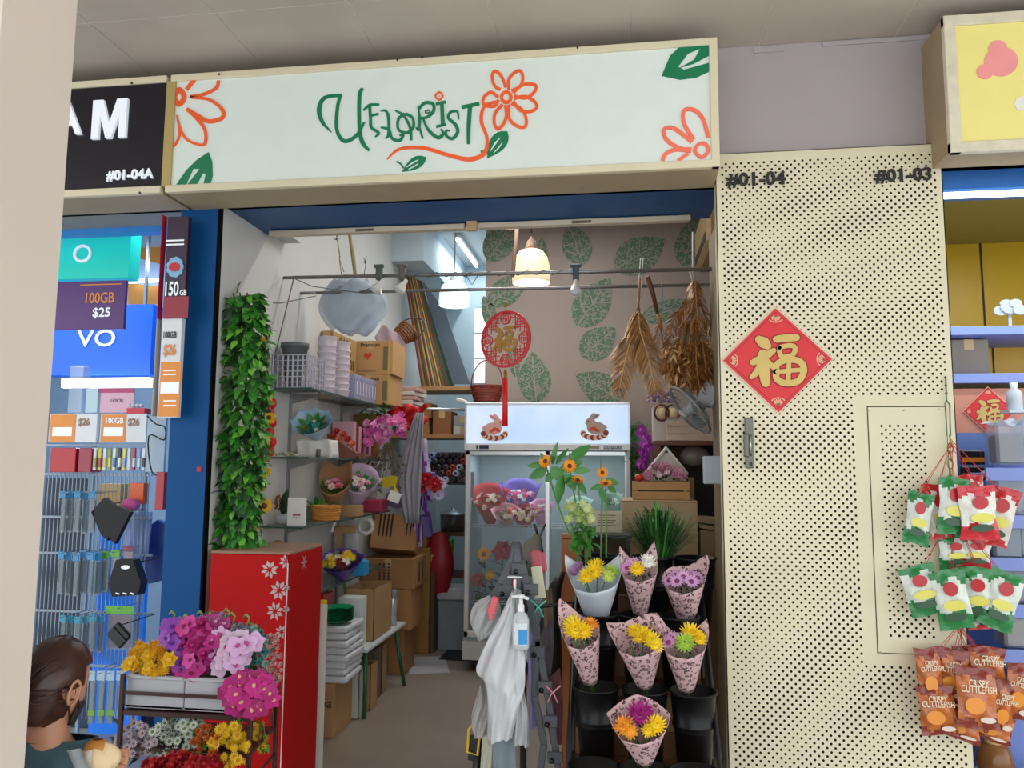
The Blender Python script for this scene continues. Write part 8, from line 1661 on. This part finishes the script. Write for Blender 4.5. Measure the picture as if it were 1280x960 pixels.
q = MB().m(M('pink_fluff', 'd9609a', rough=.7)); c = at(163, 631, RY-.02); q.ball(c, (.055, .04, .035), 12, 7); one('pink_pouch', q, 'bright pink pouch on the phone rack', 'pouch', c-V(0, 0, .035))
q = MB().m(M('cable_black', '15151a')); q.tube(smooth_pts([tuple(at(*p, 3.85)) for p in ((184, 520), (195, 530), (206, 534), (205, 550), (186, 545), (190, 590), (206, 592))], 4), .004, 5); one('black_cable', q, 'black cable looping beside the blue jamb', 'cable', at(198, 592, 3.85))
# fabric pouches, packs
def poly_item(name, label, cat, pts, Y, mat, d=.03, group=None):
    q = MB().m(mat); P_ = [(at(x, y, Y).x, at(x, y, Y).z) for x, y in pts]; q.prism(P_, Y, Y+d); a = at(sum(x for x, y in pts)/len(pts), min(y for x, y in pts)+8, Y); q.tube([(a.x, Y+d, a.z), (a.x, RY+.056, a.z)], .003, 4); cy = max(y for x, y in pts); cx_ = sum(x for x, y in pts)/len(pts); return one(name, q, label, cat, at(cx_, cy, Y), group)
blkf = M('black_fabric', '101114', rough=.7)
poly_item('black_pouch', 'black square pouch hanging by its corner', 'pouch', [(130, 622), (146, 635), (134, 676), (126, 668), (114, 640)], 3.80, blkf); poly_item('black_pouch', 'black long pouch hanging beside the square one', 'pouch', [(146, 632), (163, 640), (143, 680), (133, 668)], 3.78, blkf)
t = T('black_bag', 'black hexagonal waist bag with a white logo patch', 'bag', at(156, 746, 3.7)); q = MB().m(blkf); q.prism([(at(x, y, 3.7).x, at(x, y, 3.7).z) for x, y in [(145, 700), (166, 700), (176, 728), (172, 744), (140, 746), (135, 730)]], 3.7, 3.76); a = at(156, 706, 3.7); q.tube([(a.x, 3.75, a.z), (a.x, RY+.056, a.z)], .003, 4); q.build('bag_body', t); q = MB().m(white)
for dx in range(3): q.cb(at(147+9*dx, 742, 3.697), (.02, .004, .007), ry=.2)
c = at(157, 709, 3.697); q.prism([(c.x+.024*cos(j*pi/6), c.z+.010*sin(j*pi/6)) for j in range(12)], 3.693, 3.70); q.build('logo_patch', t)
t = T('black_wallet', 'black leather wallet hanging turned on its corner', 'wallet', at(149, 813, 3.7)); q = MB().m(M('wallet_leather', '16171a', rough=.35)); q.cb(at(149, 794, 3.7), (.105, .02, .092), ry=radians(42), bev=.008); a = at(149, 782, 3.7); q.tube([(a.x, 3.705, a.z), (a.x, RY+.056, a.z)], .003, 4); q.build('wallet_body', t); q = MB().m(M('wallet_seam', '2c2e30')); q.cb(at(149, 793, 3.685), (.100, .004, .006), ry=radians(42)); q.cb(at(142, 787, 3.684), (.004, .004, .02), ry=radians(42)); q.build('zip', t)
hk = M('strap_clear', '8fa0a8', rough=.12, alpha=.45, spec=.8); 
def cable_pack(px, py, w, h, Y, hd, inner, label, group):
    t = T('hanging_pack', label, 'pack', at(px, py+h/2, Y), group); q, *_ = panel_px(px-w/2, py-h/2, px+w/2, py-h/2+h*.18, Y, M('hd_'+hd, hd, rough=.3), .004); q.build('header_card', t); q, *_ = panel_px(px-w/2, py-h/2+h*.18, px+w/2, py+h/2, Y, hk, .016); q.build('clear_sleeve', t); q, *_ = panel_px(px-w*.40, py-h*.28, px+w*.40, py+h*.45, Y+.004, M('in_'+inner, inner, rough=.4), .008); q.build('contents', t)
    q = MB().m(M('hook_steel', '9aa0a6', metal=.8, rough=.3)); a = at(px, py-h/2+2, Y); q.tube([(a.x, Y-.03, a.z), (a.x, RY+.055, a.z)], .002, 4); q.build('hook', t)
n = 0
for row, (py, h, x0, cnt, hd, inn) in enumerate(((640, 52, 78, 5, '2c7fae', '2a323c'), (717, 54, 76, 6, '2c86c0', '23262c'), (792, 46, 78, 6, '2f8fae', '33393e'))):
    for k in range(cnt): cable_pack(x0+9.2*k, py+R(-2, 2), 8.4, h, 3.80+.03*(k % 2), hd, inn, 'clear hanging pack with a blue header, place %s from the left in %s' % (['one', 'two', 'three', 'four', 'five', 'six'][k], ['the upper row', 'the middle row', 'the lower row'][row]), 'clear packs with blue headers')
for k, (px, py, w, h, hd, inn) in enumerate(((131, 715, 12, 52, '4f9a34', '6a7a6a'), (144, 712, 12, 48, '58a83c', '8a9090'), (150, 785, 36, 54, '5fae3a', '7a2a4a'), (160, 700, 14, 34, '8a1f4a', 'a83a5a'))): cable_pack(px, py, w, h, 3.86, hd, inn, ['narrow green headed pack left of the black waist bag', 'green headed pack just left of the black waist bag', 'wide green headed pack behind the black wallet', 'magenta headed pack above the black waist bag'][k], 'green and magenta headed packs')
for k in range(4): cable_pack(114+12*k, 872, 10.5, 66, 3.80, 'a9c4d6', '8fa0a4', 'long clear pouch with a green band below the wallet, %s from the left' % ['first', 'second', 'third', 'fourth'][k], 'long clear pouches')
for k in range(4): simple('green_band', 'green band across the long clear pouch, %s from the left' % ['first', 'second', 'third', 'fourth'][k], 'band', 109+12*k, 888, 118.5+12*k, 895, 3.792, M('band_green', '7aa83c'), .004, 'green bands on the long pouches')
for k in range(3):
    c = at(120+0*k, 560, 3.9)
q = MB().m(M('deep_blue_bag', '1a3f86', rough=.4)); q.prism([(at(x, y, 4.1).x, at(x, y, 4.1).z) for x, y in [(176, 690), (184, 660), (196, 650), (206, 655), (206, 725), (186, 730)]], 4.1, 4.14); one('blue_bag', q, 'dark blue bag hanging at the back beside the jamb', 'bag', at(190, 730, 4.1))
q = MB().m(M('lilac_sheen', '9fb2e0', rough=.2, alpha=.8)); q.grid(lambda u, v: (at(150+38*u, 640+55*v, 4.05).x, 4.05+.02*sin(8*u+3*v), at(150+38*u, 640+55*v, 4.05).z), 10, 6); one('clear_poncho', q, 'pale lilac plastic poncho packs behind the black pouches', 'plastic pack', at(168, 695, 4.05), solid=.002)
q = MB().m(M('counter_dark', '2b3a52', rough=.5)); a, b_ = at(0, 830, 4.32), at(186, 830, 4.32); q.box(a.x, b_.x, 4.32, 4.72, 0, b_.z, bev=.004); one('counter', q, 'dark counter at the back of the phone shop', 'counter', ((a.x+b_.x)/2, 4.5, 0))
# ================================================================ PERSON EATING BREAD
skin = M('skin', 'b98468', rough=.5, var=.04); HY = 1.83
hc = at(66, 858, HY); fdir = V(.16, .94, -.30).normalized()
person = T('person', 'seated person with tied-back brown hair and a dark face mask holding bread', 'person', (hc.x-.02, HY, 0))
Mh = Matrix.Translation(hc) @ fdir.to_track_quat('X', 'Z').to_matrix().to_4x4() @ Matrix.Scale(.92, 4)
sh_l = hc+V(-.17, .0, -.20); sh_r = hc+V(.125, -.01, -.21)
def skin_body(name, joints, edges, mat, parent, sub=2):
    me = bpy.data.meshes.new(name); off = V(0, 0, 0); q_ = parent
    while q_ is not None: off = off+q_.location; q_ = q_.parent
    me.from_pydata([tuple(Vector(j[0])-off) for j in joints], edges, []); me.materials.append(mat)
    o = bpy.data.objects.new(name, me); COL.objects.link(o); o.parent = parent
    o.modifiers.new('skin', 'SKIN'); me.skin_vertices.new() if not me.skin_vertices else None
    for i, j in enumerate(joints): r_ = j[1]; me.skin_vertices[0].data[i].radius = (r_, r_) if not isinstance(r_, tuple) else r_
    me.skin_vertices[0].data[0].use_root = True
    s_ = o.modifiers.new('sub', 'SUBSURF'); s_.levels = s_.render_levels = sub
    for p in me.polygons: p.use_smooth = True
    o.modifiers['skin'].use_smooth_shade = True; return o
pel = V(hc.x-.01, HY+.0, .50); hand = at(150, 950, 1.86); elb = hc+V(.19, .05, -.40)
lelb = hc+V(-.22, .10, -.46); lhand = hand+V(-.07, .03, -.03)
J = [(pel, .13), (pel+V(.01, .01, .16), .115), (hc+V(-.02, -.03, -.34), .13), (hc+V(-.015, -.015, -.19), .075), (hc+V(-.005, -.01, -.115), .052), (hc+V(0, 0, -.03), .06),
     (sh_r, .046), (elb, .042), (hand+V(-.045, -.01, -.01), .026), (sh_l, .046), (lelb, .042), (lhand, .028),
     (pel+V(.09, .04, -.01), .085), (pel+V(.14, .40, .0), .062), (pel+V(.15, .42, -.40), .042), (pel+V(.16, .52, -.46), .035),
     (pel+V(-.09, .04, -.01), .085), (pel+V(-.10, .42, .0), .062), (pel+V(-.10, .44, -.40), .042), (pel+V(-.10, .54, -.46), .035)]
Ed = [(0, 1), (1, 2), (2, 3), (3, 4), (4, 5), (3, 6), (6, 7), (7, 8), (3, 9), (9, 10), (10, 11), (0, 12), (12, 13), (13, 14), (14, 15), (0, 16), (16, 17), (17, 18), (18, 19)]
skin_body('body', J, Ed, skin, person)
def headf(u, v):
    a = 2*pi*u; e = -pi/2+pi*v; cx_, cy_, cz_ = cos(e)*cos(a), cos(e)*sin(a), sin(e)
    x, y, z = .096*cx_, .074*cy_, .112*cz_
    if cz_ < 0: y *= 1-.28*(-cz_)**1.2; x = x*(1-.10*-cz_)+.022*-cz_
    if cx_ > .6: x += .010*max(0, 1-abs(cz_+.15)*5)*max(0, 1-abs(cy_)*6)+.0
    if cx_ > .75 and -.05 < cz_ < .25: x -= .004
    return (x, y, z)
q = MB().m(skin); q.grid(headf, 28, 20, True, T=Mh, cu=True)
ear = Mh @ V(-.004, -.078, -.012)
q.grid(lambda u, v: tuple(Mh @ V(-.006+(.018*cos(2*pi*u))*(.35+.65*v)+.004*sin(2*pi*u), -.072-.012*v, -.010+(.032*sin(2*pi*u))*(.35+.65*v))), 14, 3, cu=True); q.tube([Mh @ V(-.006+.017*cos(a), -.084, -.010+.031*sin(a)) for a in [pi*k/8 for k in range(-4, 12)]], .0042, 6); q.tube([Mh @ V(-.002+.009*cos(a), -.080, -.012+.018*sin(a)) for a in [pi*k/6 for k in range(-2, 8)]], .003, 5)
q.build('head', person)
hm = M('brown_hair', '3a1d14', rough=.38, var=.35, scale=30); 
def hairf(u, v):
    a = 2*pi*u; e = -pi*.30+pi*.80*v; cx_, cy_, cz_ = cos(e)*cos(a), cos(e)*sin(a), sin(e)
    g = 1.10+.012*sin(26*a+4*e)+.01*sin(9*a); x, y, z = .100*cx_*g, .079*cy_*g, .116*cz_*g
    front = max(0, cx_-.15); 
    if cz_ < .45: k = min(1, front*2.2); x *= 1-.22*k; y *= 1-.22*k
    if cz_ < -.0 and cx_ > -.35: x *= .80; y *= .80
    return tuple(Mh @ V(x-.004, y, z+.004))
q = MB().m(hm); q.grid(hairf, 44, 20, cu=True)
for k in range(60):
    a = R(.25, 2*pi-.25)*1.0; e0 = R(-.3, .9); p0 = V(.108*cos(e0)*cos(a), .087*cos(e0)*sin(a), .127*sin(e0)); p1 = V(-.115, R(-.02, .02), R(-.05, .0)); 
    if p0.x > .02: continue
    m_ = (p0+p1)/2; m_ = m_.normalized()*.122; q.tube([Mh @ p0, Mh @ m_, Mh @ p1], .0022, 3, cap=False)
q.ball(Mh @ V(-.128, 0, -.035), (.035, .034, .04), 12, 8); q.build('hair', person)
q = MB().m(M('mask_dark', '221a20', rough=.6)); q.grid(lambda u, v: tuple(Mh @ V(.014+.090*cos((u-.5)*2.6)*(1-.10*(1-v)), .070*sin((u-.5)*2.6)*(.78+.27*v), -.092+.062*v)), 16, 6)
for s in (-1, 1): q.tube([Mh @ V(.045, s*.068, -.05), Mh @ V(.01, s*.078, -.01), Mh @ V(-.004, s*.082, .024), Mh @ V(-.016, s*.080, .0)], .0018, 4); q.tube([Mh @ V(.035, s*.062, -.09), Mh @ V(.0, s*.074, -.045), Mh @ V(-.012, s*.080, -.03)], .0018, 4)
q.build('face_mask', person, solid=.0015)
shirt = M('teal_print_shirt', '1e3a48', rough=.7, var=.3, scale=22, col2='4a6a74')
skin_body('shirt', [(pel+V(0, 0, .02), .142), (pel+V(.01, .01, .16), .128), (hc+V(-.02, -.03, -.34), .142), (hc+V(-.015, -.02, -.175), .112), (sh_r+V(0, 0, .02), .072), (sh_r.lerp(elb, .45), .056), (sh_l+V(0, 0, .02), .072), (sh_l.lerp(lelb, .45), .056), (hc+V(-.01, -.015, -.118), .062)], [(0, 1), (1, 2), (2, 3), (3, 4), (4, 5), (3, 6), (6, 7), (3, 8)], shirt, person)
skin_body('trousers', [(pel, .142), (pel+V(.09, .04, -.01), .095), (pel+V(.14, .40, .0), .072), (pel+V(.15, .42, -.36), .052), (pel+V(-.09, .04, -.01), .095), (pel+V(-.10, .42, .0), .072), (pel+V(-.10, .44, -.36), .052)], [(0, 1), (1, 2), (2, 3), (0, 4), (4, 5), (5, 6)], M('dark_trousers', '20232c', rough=.8), person)
# right hand: palm and five fingers curled round the bread
for hnm, hp, sg in (('right_hand', hand, 1), ('left_hand', lhand, -1)):
    Jh = [(hp+V(-.04*sg, -.008, -.01), .022), (hp+V(-.012*sg, -.008, .0), (.030, .018)), (hp+V(.008*sg, -.008, .004), (.030, .014))]; Eh = [(0, 1), (1, 2)]
    for k in range(4):
        b0 = hp+V(.018*sg, -.008-.004*k, .026-.017*k); i0 = len(Jh); l_ = [.040, .046, .043, .034][k]
        Jh += [(b0, .0088), (b0+V(-.004*sg, -.026, .004), .0082), (b0+V(-.020*sg, -.014-l_*.5, .002), .0076), (b0+V(-.034*sg, -.004-l_*.45, -.002), .0068)]; Eh += [(2, i0), (i0, i0+1), (i0+1, i0+2), (i0+2, i0+3)]
    i0 = len(Jh); Jh += [(hp+V(-.02*sg, -.028, .02), .0105), (hp+V(-.030*sg, -.048, .034), .0095), (hp+V(-.045*sg, -.058, .038), .008)]; Eh += [(1, i0), (i0, i0+1), (i0+1, i0+2)]
    skin_body(hnm, Jh, Eh, skin, person, 1)
t = T('bread_bun', 'torn cream bread bun in clear wrap held by the seated person', 'bread', at(126, 955, 1.80)); c = at(127, 948, 1.80); q = MB().m(M('bread_crumb', 'dcc49a', rough=.8, bump=.4, scale=40)); 
def bun(u, v):
    a = 2*pi*u; e = -pi/2+pi*v; g = 1+.10*sin(3*a+2*e)+.06*sin(7*a); return (c.x+.042*g*cos(e)*cos(a), c.y+.030*g*cos(e)*sin(a), c.z+.038*g*sin(e))
q.grid(bun, 18, 12, cu=True); q.build('crumb', t); q = MB().m(M('bread_crust', 'b5762e', rough=.5)); q.grid(lambda u, v: (c.x-.012+.036*cos(2*pi*u)*cos(v*1.2), c.y+.024*sin(2*pi*u)*cos(v*1.2), c.z+.014+.030*sin(v*1.4)), 14, 5, cu=True); q.build('crust', t)
q = MB().m(M('wrap_clear', 'cfd4d8', rough=.1, alpha=.4)); q.grid(lambda u, v: (c.x-.045+.06*u-.02*v, c.y-.034+.008*sin(9*u+4*v), c.z-.05+.08*v), 8, 6); q.build('wrap', t)
q = MB().m(M('stool_blue', '2a4f8c', rough=.5)); q.lathe([(.13, 0), (.15, 0), (.14, .33), (.15, .34), (.15, .36), (0, .365)], 20, T=Matrix.Translation((pel.x, pel.y, 0))); one('stool', q, 'blue plastic stool under the seated person', 'stool', (pel.x, pel.y, 0))
